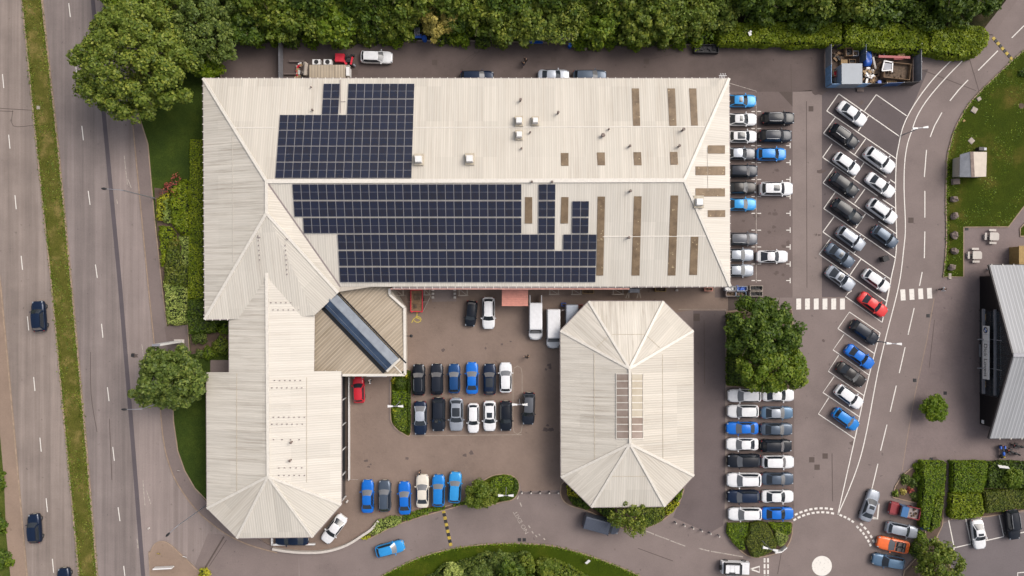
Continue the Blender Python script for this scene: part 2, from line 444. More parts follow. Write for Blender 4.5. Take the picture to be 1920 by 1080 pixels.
structure('forecourt_east', [(1767, 520), (1752, 560), (1738, 640), (1716, 740), (1700, 830), (1692, 884), (1712, 872), (1730, 866), (2600, 866), (2600, 425), (1890, 425.5), (1806, 426), (1806, 519)], 0.008, M['fore'])
structure('car_park_south', [(1640, 1800), (1725, 1040), (1752, 990), (1790, 972), (2600, 905), (2600, 1800)], 0.008, M['south_lot'])
structure('path_east', [(1890, 425.5), (1920, 386), (1990, 300), (2500, -250), (2530, -230), (1935, 405), (1912, 428)], 0.009, M['fore'])
structure('pavement_north_east', [(1838, 62), (1902, -20), (2280, -690), (2298, -690), (1920, -20), (1862, 66)], 0.114, M['foot'], True)
structure('asphalt_patch', [(1365, 556), (1440, 556), (1400, 583), (1365, 583)], 0.012, M['patch'])
structure('asphalt_patch', [(1300, 588), (1312, 588), (1312, 602), (1300, 602)], 0.012, M['patch'])
structure('asphalt_patch', [(1516, 199), (1525, 199), (1525, 209), (1516, 209)], 0.012, M['patch'])
for c in ((1522, 862), (1532, 876), (1547, 855), (815, 117), (666, 136), (1212, 115), (1038, 112), (1708, 413), (1011, 112)):
    structure('asphalt_patch', [(c[0] - 5, c[1] - 5), (c[0] + 5, c[1] - 5), (c[0] + 5, c[1] + 5), (c[0] - 5, c[1] + 5)], 0.012, M['patch'])
structure('asphalt_patch', [(1460, 172), (1486, 200), (1486, 172)], 0.0125, M['patch'])
structure('concrete_pad', [(810, 541), (857, 541), (856, 565), (810, 566)], 0.012, M['pale'])
structure('pylon_paving', [(309, 612), (353, 609), (356, 660), (342, 676), (317, 668)], 0.106, M['eastbay'], True)

# planted ground: raised beds with kerbs
def bed(name, pts, mat, h=0.12, kerb=True, kw=0.16, kmat='kerb_warm'):
    p = PP(pts)
    mb = MB(); mb.prism(p, 0.0, h); o = tag(mb.build(name, mat), kind='structure')
    if kerb:
        mb = MB(); ribbon(mb, p + [p[0]], kw, 0, h=h + 0.006); tag(mb.build('kerb_' + name.split('.')[0], M[kmat]), kind='structure')
    return o
bed('lawn_west', [(240, 150), (278, 270), (290, 405), (305, 540), (313, 608), (352, 606), (356, 664), (322, 680), (326, 790), (334, 845), (347, 882), (366, 915), (392, 942), (420, 942), (430, 690), (440, 200), (400, 110), (300, 100)], M['lawn_dark'])
bed('planting_soil_west', [(290, 352), (318, 356), (357, 352), (358, 600), (316, 612), (308, 560), (298, 470)], M['soil'], 0.14, False)
lawn_e = smooth([(2500, -520), (2010, 10), (1920, 94), (1899, 112), (1870, 140), (1837, 172), (1815, 197), (1797, 227), (1787, 250), (1780, 275), (1775, 302), (1773, 370), (1774, 445), (1771, 495), (1768, 519)], 4)
bed('lawn_east', lawn_e + [(1806, 519), (1806, 426), (1890, 425.5), (1920, 386), (1990, 300), (2500, -250)], M['lawn'])
bed('lawn_corner', [(1912, 428), (1935, 405), (1960, 400), (1960, 443), (1912, 443)], M['lawn'])
outer = smooth([(690, 1096), (715, 1080), (745, 1064), (790, 1044), (850, 1028), (915, 1020), (980, 1019), (1040, 1024), (1100, 1040), (1160, 1062), (1200, 1080), (1230, 1098)], 5)
bed('grass_bank', outer + [(1420, 1300), (1420, 1800), (480, 1800), (480, 1300)], M['mound'])
isl = smooth([(300, 1300), (281, 1060), (283, 1035), (291, 1020), (304, 1015), (318, 1020), (336, 1036), (356, 1055), (374, 1071), (410, 1092), (470, 1180), (500, 1400), (520, 1800), (360, 1800)], 5)
bed('junction_island', isl, M['verge_path'], 0.1)
bed('island_bed', smooth([(735, 706), (733, 740), (733, 785), (741, 801), (755, 812), (770, 814), (770, 760), (770, 700), (758, 694)], 4, True), M['lawn'], 0.12)
bed('island_apron', [(729.5, 706), (729.5, 786), (738, 803), (752, 814), (771, 817), (771, 814), (755, 812), (741, 801), (733, 785), (733, 706)], M['foot'], 0.08, False)
bed('round_island_bed', smooth([(880, 912), (905, 901), (925, 891), (945, 889), (962, 893), (972, 905), (972, 922), (962, 936), (940, 941), (905, 950), (885, 940)], 4, True), M['lawn'], 0.12)
bed('roadside_bed', [(712, 990), (690, 1002), (676, 1010), (694, 1009), (740, 985), (790, 968), (845, 953), (877, 943), (872, 938), (835, 949), (790, 958), (750, 968)], M['soil'], 0.12)
pav_bed = smooth([(1052, 908), (1051, 925), (1056, 938), (1070, 948), (1100, 957), (1120, 966), (1150, 984), (1190, 994), (1215, 988), (1242, 975), (1262, 958), (1274, 940), (1282, 918)], 4)
bed('pavilion_bed', pav_bed + [(1270, 890), (1070, 890)], M['soil'], 0.12)
bed('tree_bed', [(1362, 584), (1420, 580), (1484, 580), (1486, 600), (1486, 728), (1362, 724)], M['soil'], 0.12)
sb = [(1363, 980), (1486, 980)] + smooth([(1485, 1000), (1480, 1016), (1470, 1030), (1452, 1038), (1425, 1044), (1405, 1043), (1388, 1032), (1372, 1016), (1363, 1000)], 4)
bed('south_island_bed', sb, M['soil'], 0.12)
bed('corner_bed', [(1673, 932), (1678, 912), (1688, 895), (1705, 880), (1729, 867), (1774, 866), (1771, 930), (1766, 985), (1756, 1006), (1780, 1060), (1790, 1085), (1760, 1150), (1680, 1150), (1695, 1070), (1722, 1040), (1735, 1000), (1726, 945)], M['soil'], 0.12)
bed('hedge_bed', [(1783, 866), (1960, 866), (1960, 950), (1850, 968), (1782, 973), (1780, 930)], M['soil'], 0.12)
bed('wood_floor', [(270, -700), (2280, -700), (1915, -20), (1850, 66), (1850, 88), (1800, 104), (1700, 96), (1560, 84), (1340, 82), (1090, 79), (900, 76), (480, 74), (418, 78), (412, 132), (350, 130), (290, 60)], M['woodfloor'], 0.10, False)
mb = MB(); ribbon(mb, PP([(480, 75), (900, 77), (1090, 82), (1340, 85), (1545, 86)]), 0.18, 0, h=0.12); tag(mb.build('kerb_north', M['kerb']), kind='structure')
# steps down to the south car park
mb = MB()
for i in range(9):
    y0 = 868 + i * 12.2; x0 = 1774 - i * 0.9
    mb.prism(PP([(x0, y0), (x0 + 11, y0), (x0 + 10.4, y0 + 11.9), (x0 - 0.6, y0 + 11.9)]), 0.0, 0.30 - i * 0.028)
tag(mb.build('footpath_steps', M['eastbay']), kind='structure')
mb = MB()
ribbon(mb, PP(lawn_e), 0.18, 0, h=0.13); ribbon(mb, PP([(1752, 560), (1738, 640), (1716, 740), (1700, 830), (1692, 884)]), 0.16, 0.006)
tag(mb.build('kerb_east', M['kerb_warm']), kind='structure')
mb = MB()
rt = [(962, 700), (964, 690), (970.5, 686), (977, 690), (979, 700), (979, 800), (977, 810), (970.5, 814), (964, 810), (962, 800)]
p = PP(rt); ribbon(mb, p + [p[0]], 0.1, 0.012); ribbon(mb, PP([(979, 815), (771, 817)]), 0.1, 0.012)
ribbon(mb, PP([(1272, 580), (1361, 580), (1361, 728)]), 0.12, 0.012); ribbon(mb, PP([(1361, 728), (1361, 980)]), 0.1, 0.012)
tag(mb.build('kerb_courtyard', M['kerb']), kind='structure')
mb = MB(); ribbon(mb, PP([(420, 1006), (385, 1064)]), 0.25, 0.0115); tag(mb.build('road_joint_mouth', M['patch']), kind='structure')

# ---------------------------------------------------------------- painted markings
def lines(name, segs, w, mat='mark', z=0.016):
    mb = MB()
    for s in segs: ribbon(mb, PP(list(zip(s[0::2], s[1::2]))), w, z)
    return tag(mb.build(name, M[mat]), kind='structure')
lines('lane_markings_west', [(7 + i * 11.7 - 14, 152 + (i - 1) * 113.6 - 13 , 7 + i * 11.7 - 11.5, 152 + (i - 1) * 113.6 + 13) for i in range(-4, 15)], 0.13)
lines('lane_markings_east', [(129, 6, 132, 32), (142, 121, 144.5, 146), (153.5, 236, 156.5, 263), (165.5, 358, 169, 384), (179, 496, 182.5, 521), (190.5, 607, 193, 633), (201.5, 726, 204.5, 752), (211.5, 838, 214.5, 864), (221.5, 951, 225, 977), (232, 1061, 235, 1087)], 0.13)
lines('bus_lane_markings', [(266, 645, 269, 668), (257, 1010, 259, 1028), (233, 292, 236, 318), (236, 320, 239, 346), (240, 336, 246, 352), (219, 374, 220.5, 383), (268, 900, 272, 948), (275, 920, 283, 945)], 0.12, 'mark_worn')
bays = [(1572.5, 176, 1686, 255.5), (1572.5, 176, 1550, 208), (1550, 208, 1680, 297.5), (1566, 220, 1544, 250), (1544, 250, 1662, 332.5), (1669, 337, 1679, 344), (1560, 270, 1542.5, 295), (1542.5, 295, 1645.5, 367.5), (1654.5, 374, 1679, 390.5),
        (1564, 314, 1543, 343), (1543, 343, 1639, 410), (1647, 415, 1680, 438), (1566, 360.5, 1544.5, 391), (1544.5, 391, 1678, 483), (1564, 406, 1543, 435), (1543, 435, 1670, 524), (1557, 447.5, 1536, 476.5), (1536, 476.5, 1661, 564.5),
        (1629, 216, 1609, 246), (1624, 259, 1602, 290), (1620.5, 304, 1600, 335), (1622, 354, 1602.5, 381), (1623, 400.5, 1604, 428), (1621, 446, 1601, 475), (1614, 486, 1594, 515), (1643, 177.5, 1621, 207.5), (1643, 177.5, 1699.5, 217),
        (1591, 549, 1585, 556, 1654, 604.5, 1667, 540), (1597, 545, 1591, 549),
        (1571, 616, 1592.5, 585, 1650, 624), (1571, 616, 1639.5, 663), (1582.5, 627, 1562, 656, 1629, 703), (1572.5, 666, 1553, 696, 1620, 742), (1564, 706, 1543, 736, 1612, 782), (1554, 745.5, 1534.5, 776, 1602, 822)]
lines('bay_markings_diagonal', bays, 0.13)
inner = smooth([(1787, 110), (1752.5, 145), (1725, 180), (1705, 212), (1692.5, 240), (1685.5, 270), (1680.5, 302), (1679, 370), (1681, 442), (1679, 482), (1671, 520), (1667, 545), (1654, 604)], 5)
outerl = smooth([(1804, 114.5), (1772, 147.5), (1740, 185), (1720, 217), (1709, 247), (1701.5, 270), (1696.5, 302), (1695, 352), (1697.5, 425), (1694, 470), (1685, 536), (1661, 632), (1645, 702), (1625, 808), (1611, 865), (1592, 917), (1571, 965)], 5)
mb = MB(); ribbon(mb, PP(inner), 0.14, 0.0165); ribbon(mb, PP(outerl), 0.14, 0.0165)
ribbon(mb, PP([(1650, 624), (1640, 662), (1630, 702), (1620, 742), (1606, 808), (1600, 835), (1571, 964)]), 0.14, 0.0165)
tag(mb.build('edge_line_markings', M['mark']), kind='structure')
lines('centre_line_markings', [(1920, 48, 1897, 71), (1871, 95, 1834, 132), (1815, 150, 1797, 169, 1781, 189), (1766, 211, 1752, 236, 1744, 257), (1737, 281, 1733, 332), (1734, 358, 1734, 408), (1734, 434, 1733, 484), (1729, 510, 1724, 536), (1714, 577.5, 1702.5, 627.5), (1697, 651, 1686, 699.5), (1680.5, 723, 1669, 772), (1663, 796, 1651, 845), (1646, 869.5, 1635, 916)], 0.14)
mb = MB()
for i in range(6): mb.sheet(PP([(1493 + i * 16.4, 560), (1502 + i * 16.4, 559.5), (1502 + i * 16.4, 580), (1493 + i * 16.4, 580.5)]), 0.017)
tag(mb.build('zebra_crossing_west', M['mark']), kind='structure')
mb = MB()
for i in range(4): mb.sheet(PP([(1688 + i * 16.6, 543 - i * 0.9), (1697 + i * 16.6, 542.5 - i * 0.9), (1698 + i * 16.6, 563 - i * 1.2), (1689 + i * 16.6, 563.5 - i * 1.2)]), 0.017)
tag(mb.build('zebra_crossing_east', M['mark']), kind='structure')
# mini roundabout
mb = MB(); c = P2(1541, 1061); mb.disc((c[0], c[1], 0.017), 1.5, 40); tag(mb.build('roundabout_disc_marking', M['mark']), kind='structure')
mb = MB()
def arc_dash(r, a0, a1, n, fill=0.62, w=0.3):
    for i in range(n):
        a = a0 + (a1 - a0) * i / n; b = a + (a1 - a0) / n * fill
        ribbon(mb, [(c[0] + r * math.cos(R(a + (b - a) * k / 3)), c[1] + r * math.sin(R(a + (b - a) * k / 3))) for k in range(4)], w, 0.017)
arc_dash(8.05, 122, 75, 9); arc_dash(8.65, 118, 77, 8); arc_dash(8.1, 71, 52, 4); arc_dash(7.9, 49, 20, 6); arc_dash(8.6, 48, 22, 5)
for x in (1433.5, 1440):
    for i in range(4): ribbon(mb, PP([(x, 1046.5 + i * 11), (x, 1054.5 + i * 11)]), 0.26, 0.017)
tag(mb.build('give_way_markings', M['mark']), kind='structure')
lines('give_way_triangles', [(1407, 1067, 1424, 1062, 1424, 1073, 1407, 1067), (1648, 944, 1645, 973, 1636, 972), (1643, 972, 1637, 970)], 0.22)
# east bay ticks
mb = MB()
for y in (209, 241, 273, 305, 336.5, 368.5, 400, 431.5, 463, 495, 526):
    ribbon(mb, PP([(1409, y), (1415.5, y)]), 0.12, 0.016); ribbon(mb, PP([(1420, y), (1427, y)]), 0.12, 0.016)
    if y > 260: ribbon(mb, PP([(1474, y), (1481, y)]), 0.12, 0.016); ribbon(mb, PP([(1481.5, y - 5), (1481.5, y + 5)]), 0.12, 0.016)
tag(mb.build('bay_markings_east', M['mark']), kind='structure')
lines('bay_edge_lines', [(1418, 172, 1418, 530), (1368, 156, 1418, 171, 1418, 190)], 0.08, 'mark_worn')
lines('junction_line_markings', [(1212, 996, 1226, 1001.5), (1228, 1002.5, 1255, 1012.5), (1257, 1013.5, 1285, 1024), (1310, 1028, 1330, 1033), (1333, 1033.5, 1393, 1044), (973, 929, 970, 936), (975, 942, 978, 950), (991, 985, 994, 990), (997, 996, 1000, 1000), (1004, 1003, 1007, 1007), (1010, 1001, 1013, 1004), (1019, 1009, 1022, 1012)], 0.16, 'mark_worn')
lines('bay_markings_south_lot', [(1778.5, 975, 1789, 1027), (1810.5, 972, 1820.6, 1020), (1838, 966, 1851, 1012), (1872, 960, 1882, 1005), (1789, 1027, 1882, 1006), (1902, 1001, 1930, 996), (1789, 1027, 1787, 1043), (1908, 1090, 1908, 1074, 1930, 1072), (1793, 1074, 1798, 1084)], 0.14)
lines('courtyard_lines', [(650, 899, 672, 899), (762, 566, 800, 566)], 0.06, 'mark_worn')
# yellow wheelchair bay symbol
mb = MB(); cx, cy = P2(783, 599)
a_ = [(cx + 0.52 * math.cos(R(t)), cy + 0.42 * math.sin(R(t))) for t in range(-160, 131, 18)]; ribbon(mb, a_, 0.1, 0.017)
ribbon(mb, PP([(782, 588), (781.5, 596), (788, 598.5)]), 0.12, 0.018); ribbon(mb, PP([(782, 593), (775, 599), (772, 605)]), 0.1, 0.0185)
q = P2(782, 586.5); mb.disc((q[0], q[1], 0.019), 0.1, 10)
tag(mb.build('wheelchair_symbol_marking', M['mark_yellow']), kind='structure')
def text(body, size, mat, name, loc, rot, parent=None, extrude=0.0, font_scale=(1, 1)):
    cu = bpy.data.curves.new(name, 'FONT'); cu.body = body; cu.size = size; cu.extrude = extrude
    cu.align_x = 'CENTER'; cu.align_y = 'CENTER'; cu.materials.append(mat)
    o = bpy.data.objects.new(name, cu); COL.objects.link(o); o.location = loc; o.rotation_euler = rot; o.scale = (font_scale[0], font_scale[1], 1)
    bpy.context.view_layer.update()
    me = bpy.data.meshes.new_from_object(o.evaluated_get(bpy.context.evaluated_depsgraph_get()))
    COL.objects.unlink(o); bpy.data.objects.remove(o)
    o = bpy.data.objects.new(name, me); COL.objects.link(o); o.location = loc; o.rotation_euler = rot; o.scale = (font_scale[0], font_scale[1], 1)
    if parent: o.parent = parent
    return o
q = P(977, 979.5, 0.018)
tag(text("NO EXIT", 0.85, M['mark_worn'], 'road_lettering', q, (0, 0, R(119.5)), font_scale=(1.15, 1.0)), kind='structure')

# joints, trench scars, tyre marks and oil in the bays
mb = MB()
for a in ([(-2, 203), (64, 207)], [(-2, 208), (25, 209)], [(24, 207), (25, 236), (62, 235)], [(425, 1012), (392, 1062)], [(170, 660), (171, 740), (182, 810)], [(205, 785), (210, 900)], [(1752, 600), (1742, 690)], [(1512, 190), (1513, 540)], [(1483, 120), (1484, 190)], [(862, 122), (880, 106), (900, 96)], [(866, 124), (884, 112), (899, 95)], [(1215, 112), (1250, 104), (1262, 101)], [(1700, 120), (1830, 170)], [(1196, 1028), (1262, 1052)], [(1458, 1076), (1466, 1030)], [(1320, 600), (1321, 720)], [(1560, 850), (1561, 940)], [(1800, 50), (1838, 180)]):
    ribbon(mb, smooth(PP(a), 4), 0.09, 0.0142)
tag(mb.build('surface_cracks', M['patch']), kind='structure')
mb = MB(); random.seed(21)
def blob(px, py, r_, e=1.0):
    q = P2(px, py); a0 = random.uniform(0, 6); pts = []
    for i in range(12): a = i * math.pi / 6; k = r_ * random.uniform(.55, 1.15); pts.append((q[0] + k * math.cos(a) * e, q[1] + k * math.sin(a)))
    mb.sheet(pts, 0.0146 + random.uniform(0, .0008))
for px, py in ((1395, 415), (1450, 320), (1446, 395), (1450, 430), (1462, 512), (1440, 300), (1470, 460), (1660, 240), (1640, 460), (1610, 270), (1620, 190), (1590, 835), (950, 640), (905, 655), (826, 660), (1030, 690), (760, 860), (690, 870), (880, 850), (1030, 800), (1545, 320), (1530, 440), (1520, 700), (1545, 640), (1412, 405), (1400, 430), (820, 100), (950, 125), (1035, 100), (1128, 98), (1180, 125), (1240, 104), (1450, 130), (1440, 100), (1500, 118), (1410, 160), (1585, 560)):
    for k in range(random.choice((1, 2, 3))): blob(px + random.uniform(-9, 9), py + random.uniform(-6, 6), random.uniform(.12, .4), random.uniform(.8, 1.6))
for px, py, r_ in ((252, 667, .45), (1535, 105, 1.3), (1524, 116, 1.0), (1535, 170, .9), (1062, 94, 1.2), (1075, 95, 1.1), (1014, 112, .5), (640, 148, .8), (1752, 861, .4)): blob(px, py, r_, 1.4)
tag(mb.build('oil_stains', M['stain']), kind='structure')
# ---------------------------------------------------------------- buildings
def roof_shell(name, polys, mat, parent, thick=0.16, world=True):
    """sloped roof planes (lists of 3-D points) with UVs in metres, an underside and edges"""
    mb = MB(); uvs = []
    edges = {}
    key = lambda p: (round(p[0], 2), round(p[1], 2), round(p[2], 2))
    fixed = []
    for pl in polys:
        pl = [Vector(p) for p in pl]
        a = sum((pl[i].x * pl[(i + 1) % len(pl)].y - pl[(i + 1) % len(pl)].x * pl[i].y) for i in range(len(pl)))
        if a < 0: pl = pl[::-1]
        fixed.append(pl)
        for i in range(len(pl)): k = frozenset((key(pl[i]), key(pl[(i + 1) % len(pl)]))); edges[k] = edges.get(k, 0) + 1
    for pl in fixed:
        n = Vector((0, 0, 0))
        for i in range(len(pl)): n += pl[i].cross(pl[(i + 1) % len(pl)])
        n.normalize()
        u = Vector((0, 0, 1)).cross(n); u = Vector((1, 0, 0)) if u.length < 1e-3 else u.normalized(); v = n.cross(u)
        mb.add(pl, [tuple(range(len(pl)))], 0); uvs += [(p.dot(u), p.dot(v)) for p in pl]
        lo = [p - Vector((0, 0, thick)) for p in pl]
        mb.add(lo, [tuple(range(len(pl) - 1, -1, -1))], 1); uvs += [(0, 0)] * len(pl)
        for i in range(len(pl)):
            j = (i + 1) % len(pl)
            if edges[frozenset((key(pl[i]), key(pl[j])))] == 1:
                mb.add([pl[i], lo[i], lo[j], pl[j]], [(0, 1, 2, 3)], 1); uvs += [(0, 0)] * 4
    o = mb.build(name, [mat, M['gutter']], parent, world)
    ul = o.data.uv_layers.new(name='UVMap'); flat = []
    for poly in o.data.polygons:
        for vi in poly.vertices: flat += uvs[vi]
    ul.data.foreach_set('uv', flat)
    return o
def caps(name, segs, parent, w=0.42, h=0.12, lift=0.05, mat=None):
    for a, b in segs:
        a, b = Vector(a), Vector(b); up = Vector((0, 0, lift)); mb = MB(); mb.beam(a + up, b + up, w, h)
        mb.build(name, mat or M['cap'], parent, True)
def gutters(name, segs, parent, tick=1.08, out=0.08, mat=None):
    """eaves gutter with its brackets"""
    for a, b in segs:
        mb = MB(); a, b = Vector(a), Vector(b); d = (b - a); L = d.length; d.normalize(); dn = Vector((0, 0, -0.12))
        mb.beam(a + dn, b + dn, 0.2, 0.14, 0)
        nrm = d.cross(Vector((0, 0, 1))); k = tick
        while tick and k < L:
            q = a + d * k; mb.box((q.x + nrm.x * 0.02, q.y + nrm.y * 0.02, q.z + 0.0), (0.09, 0.3, 0.09), math.atan2(d.y, d.x), 1); k += tick
        mb.build(name, [mat or M['gutter'], M['cap']], parent, True)
class Plane:
    def __init__(s, a, b, c): s.a = Vector(a); s.n = (Vector(b) - s.a).cross(Vector(c) - s.a).normalized(); s.n = -s.n if s.n.z < 0 else s.n
    def hit(s, px, py, lift=0.0):
        o = Vector((0, 0, H)); d = P(px, py, 0) - o; t = (s.a - o).dot(s.n) / d.dot(s.n); return o + d * t + s.n * lift
    def z(s, x, y): return s.a.z - (s.n.x * (x - s.a.x) + s.n.y * (y - s.a.y)) / s.n.z
    def at(s, x, y, lift=0.0): return Vector((x, y, s.z(x, y))) + s.n * lift
    def frame(s):
        u = Vector((0, 0, 1)).cross(s.n).normalized(); return u, s.n.cross(u)
def slab_on(mb, pl, pts, lift0, lift1, mi=0, mside=None):
    """a flat slab lying on a roof plane, its corners given as photo pixels or points"""
    q0 = [pl.hit(p[0], p[1], lift0) if len(p) == 2 else Vector(p) + pl.n * lift0 for p in pts]
    q1 = [p + pl.n * (lift1 - lift0) for p in q0]; n = len(pts)
    a = sum(q0[i].x * q0[(i + 1) % n].y - q0[(i + 1) % n].x * q0[i].y for i in range(n))
    if a < 0: q0 = q0[::-1]; q1 = q1[::-1]
    mb.add(q0 + q1, [tuple(range(n, 2 * n))], mi)
    mb.add(q0 + q1, [(i, (i + 1) % n, n + (i + 1) % n, n + i) for i in range(n)], mi if mside is None else mside)
def inset(poly, d):
    cx = sum(p[0] for p in poly) / len(poly); cy = sum(p[1] for p in poly) / len(poly); out_ = []
    n = len(poly)
    for i in range(n):
        p0, p1, p2 = Vector(poly[i - 1][:2]), Vector(poly[i][:2]), Vector(poly[(i + 1) % n][:2])
        e1 = (p1 - p0).normalized(); e2 = (p2 - p1).normalized(); n1 = Vector((-e1.y, e1.x)); n2 = Vector((-e2.y, e2.x))
        k = (n1 + n2) / max(0.35, 1 + n1.dot(n2)); out_.append((p1.x + k.x * d, p1.y + k.y * d))
    return out_
def ccw(poly):
    n = len(poly); a = sum(poly[i][0] * poly[(i + 1) % n][1] - poly[(i + 1) % n][0] * poly[i][1] for i in range(n))
    return poly if a > 0 else poly[::-1]

# --- main dealership: hipped workshop, cross gable, showroom wing and annex
ZE, ZR, ZW, ZWE, ZWR, ZWL = 6.0, 9.2, 5.55, 5.55, 7.3, 4.5
D = thing('dealership_building', 'long cream hip-roofed dealership with solar panels and a wing reaching down to the road', 'building', (P(700, 500).x, P(700, 500).y, 0))
nw, ne, se = P(381, 147, ZE), P(1367, 147, ZE), P(1369, 537, ZE)
sw_m = P(735, 540, ZE)
r_w, r_e = P(500, 340, ZR), P(1283, 338, ZR)
r_s = P(500, 400, ZR)
sw = P(384, 599, ZE); sw2 = P(430, 598.5, ZE)
PN = Plane(nw, ne, (r_w + r_e) / 2); PSo = Plane(sw_m, se, (r_w + r_e) / 2)
PE = Plane(ne, se, r_e); PW = Plane(nw, sw, (r_w + r_s) / 2)
r_w = PN.at(r_w.x, r_w.y); r_e = PN.at(r_e.x, r_e.y); r_s.z = r_w.z
hip_e = P(634, 549, ZE); val_s = P(638, 537.5, ZE)            # foot of the east hip of the cross gable, foot of the valley
ch1 = P(590, 591, ZE)
roof_shell('north_roof_slope', [[nw, ne, r_e, r_w]], M['roof'], D)
roof_shell('south_roof_slope', [[val_s, se, r_e, r_w]], M['roof_grey'], D)
roof_shell('east_roof_hip', [[ne, se, r_e]], M['roof_clean'], D)
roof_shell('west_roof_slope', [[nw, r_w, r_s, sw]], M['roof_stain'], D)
roof_shell('gable_east_slope', [[r_w, val_s, hip_e, r_s]], M['roof'], D)
PG = Plane(sw, sw2, r_s)
hip_e2 = PG.at(hip_e.x, hip_e.y)
gb = [sw, P(516, 597, ZE), ch1, hip_e]
roof_shell('gable_south_hip', [[r_s, sw, P(520, 597.5, ZE), ch1], [r_s, ch1, hip_e]], M['roof_grey'], D)
caps('main_ridge_cap', [(r_w, r_e)], D, 0.55, 0.14)
caps('hip_cap', [(nw, r_w), (ne, r_e), (se, r_e), (r_w, r_s), (r_s, sw), (r_s, hip_e)], D, 0.4)
mb = MB(); mb.beam(r_w + Vector((0, 0, .02)), val_s + Vector((0, 0, .02)), 0.22, 0.05); mb.build('valley_gutter', M['gutter'], D, True)
gutters('eaves_gutter', [(nw, ne), (ne, se), (se, sw_m), (nw, sw), (sw, sw2)], D)
# horizontal sheet laps
def lap(pl, x0, y0, x1, y1, mat='cap', w=0.14):
    mb = MB(); mb.beam(pl.hit(x0, y0, 0.03), pl.hit(x1, y1, 0.03), w, 0.04); return mb.build('sheet_lap', M[mat], D, True)
lap(PN, 440, 239.5, 517, 239.5); lap(PN, 775, 239.3, 1322, 237.5); lap(PSo, 1130, 443.3, 1324, 442.5)
lap(PW, 436, 242, 437, 492, 'roof_grey', 0.06); lap(PE, 1326, 276, 1327, 358, 'roof_grey', 0.06)
# walls under the main roof
wall_main = ccw([(p.x, p.y) for p in (nw, ne, se, P(735, 539, ZE), P(600, 560, ZE), P(510, 597, ZE), sw)])
mb = MB(); mb.prism(inset(wall_main, 0.55), 0.0, ZE - 0.05); mb.build('workshop_wall', M['wall'], D, True)
# red fascia and doors on the south wall
mb = MB(); a, b = P(733, 541.2, 5.6), P(1180, 541.2, 5.6)
mb.box(((a.x + b.x) / 2, a.y - 0.04, 5.55), (b.x - a.x, 0.14, 0.7)); M['fascia'] = plain('faded_pink_fascia', hx(214, 158, 146), .6, var=.2, sc=1.5); mb.build('red_fascia', M['fascia'], D, True)
ys_wall = min(p[1] for p in inset(wall_main, 0.55) if p[0] > 0)
for x0 in (770, 815, 862, 905, 995, 1040, 1090, 1150, 1215, 1275, 1325):
    q = P(x0, 540); mb = MB(); mb.box((q.x, ys_wall - 0.04, 2.0), (2.7, 0.09, 3.9)); mb.build('roller_door', M['gutter'], D, True)
# brown translucent rooflights
t = NT('brown_rooflight_sheet')
sp = t.noise(t.pos(), 9.0, 1)
base = t.ramp(t.noise(t.pos((1, 1, 1)), 0.8, 4, 0.7), [(0.3, hx(104, 86, 66)), (0.7, hx(146, 124, 98))])
base = t.mix(t.ramp(t.noise(t.pos((1, 1, 1)), 2.2, 2), [(0.66, 0.0), (0.72, 1.0)]), base, hx(196, 176, 140))
t.col(base); t.set(Roughness=0.45, Specular_IOR_Level=0.3); M['rooflight'] = t.mat
def rooflight(pl, pts, k=0):
    mb = MB(); slab_on(mb, pl, pts, -0.02, 0.05); return mb.build('rooflight', M['rooflight'], D, True)
for x0, x1, x2, x3, y0, y1 in ((1184.5, 1198, 1187, 1200.5, 166, 236), (1251.5, 1265.5, 1255, 1268.5, 166, 236), (1292, 1305.5, 1296, 1308.5, 166, 235.5), (1051.5, 1066, 1052, 1066, 287, 311), (1119, 1134, 1120.5, 1134.5, 286, 310), (1187.5, 1202, 1189, 1203, 285.5, 310), (1256, 1270, 1257, 1271.5, 285, 309)):
    rooflight(PN, [(x0, y0), (x1, y0), (x3, y1), (x2, y1)])
for x0, x1, x2, x3, y0, y1 in ((984.5, 998, 984, 998, 369.5, 419), (1052.5, 1066, 1051, 1065, 369.5, 419), (1120.5, 1134.5, 1118, 1131, 368.5, 516.5), (1189, 1203, 1184, 1199, 368, 516.5), (1257.5, 1271.5, 1252, 1266.5, 366.5, 516.5), (1295.5, 1309.5, 1292.5, 1307, 443, 515.5)):
    rooflight(PSo, [(x0, y0), (x1, y0), (x3, y1), (x2, y1)])
for x0, x1, y0, y1 in ((1327, 1359, 272.5, 288), (1304, 1359.5, 312, 328.5), (1304, 1359, 353, 368.5), (1327, 1359.5, 394, 407)):
    rooflight(PE, [(x0, y0), (x1, y0), (x1, y1), (x0, y1)])
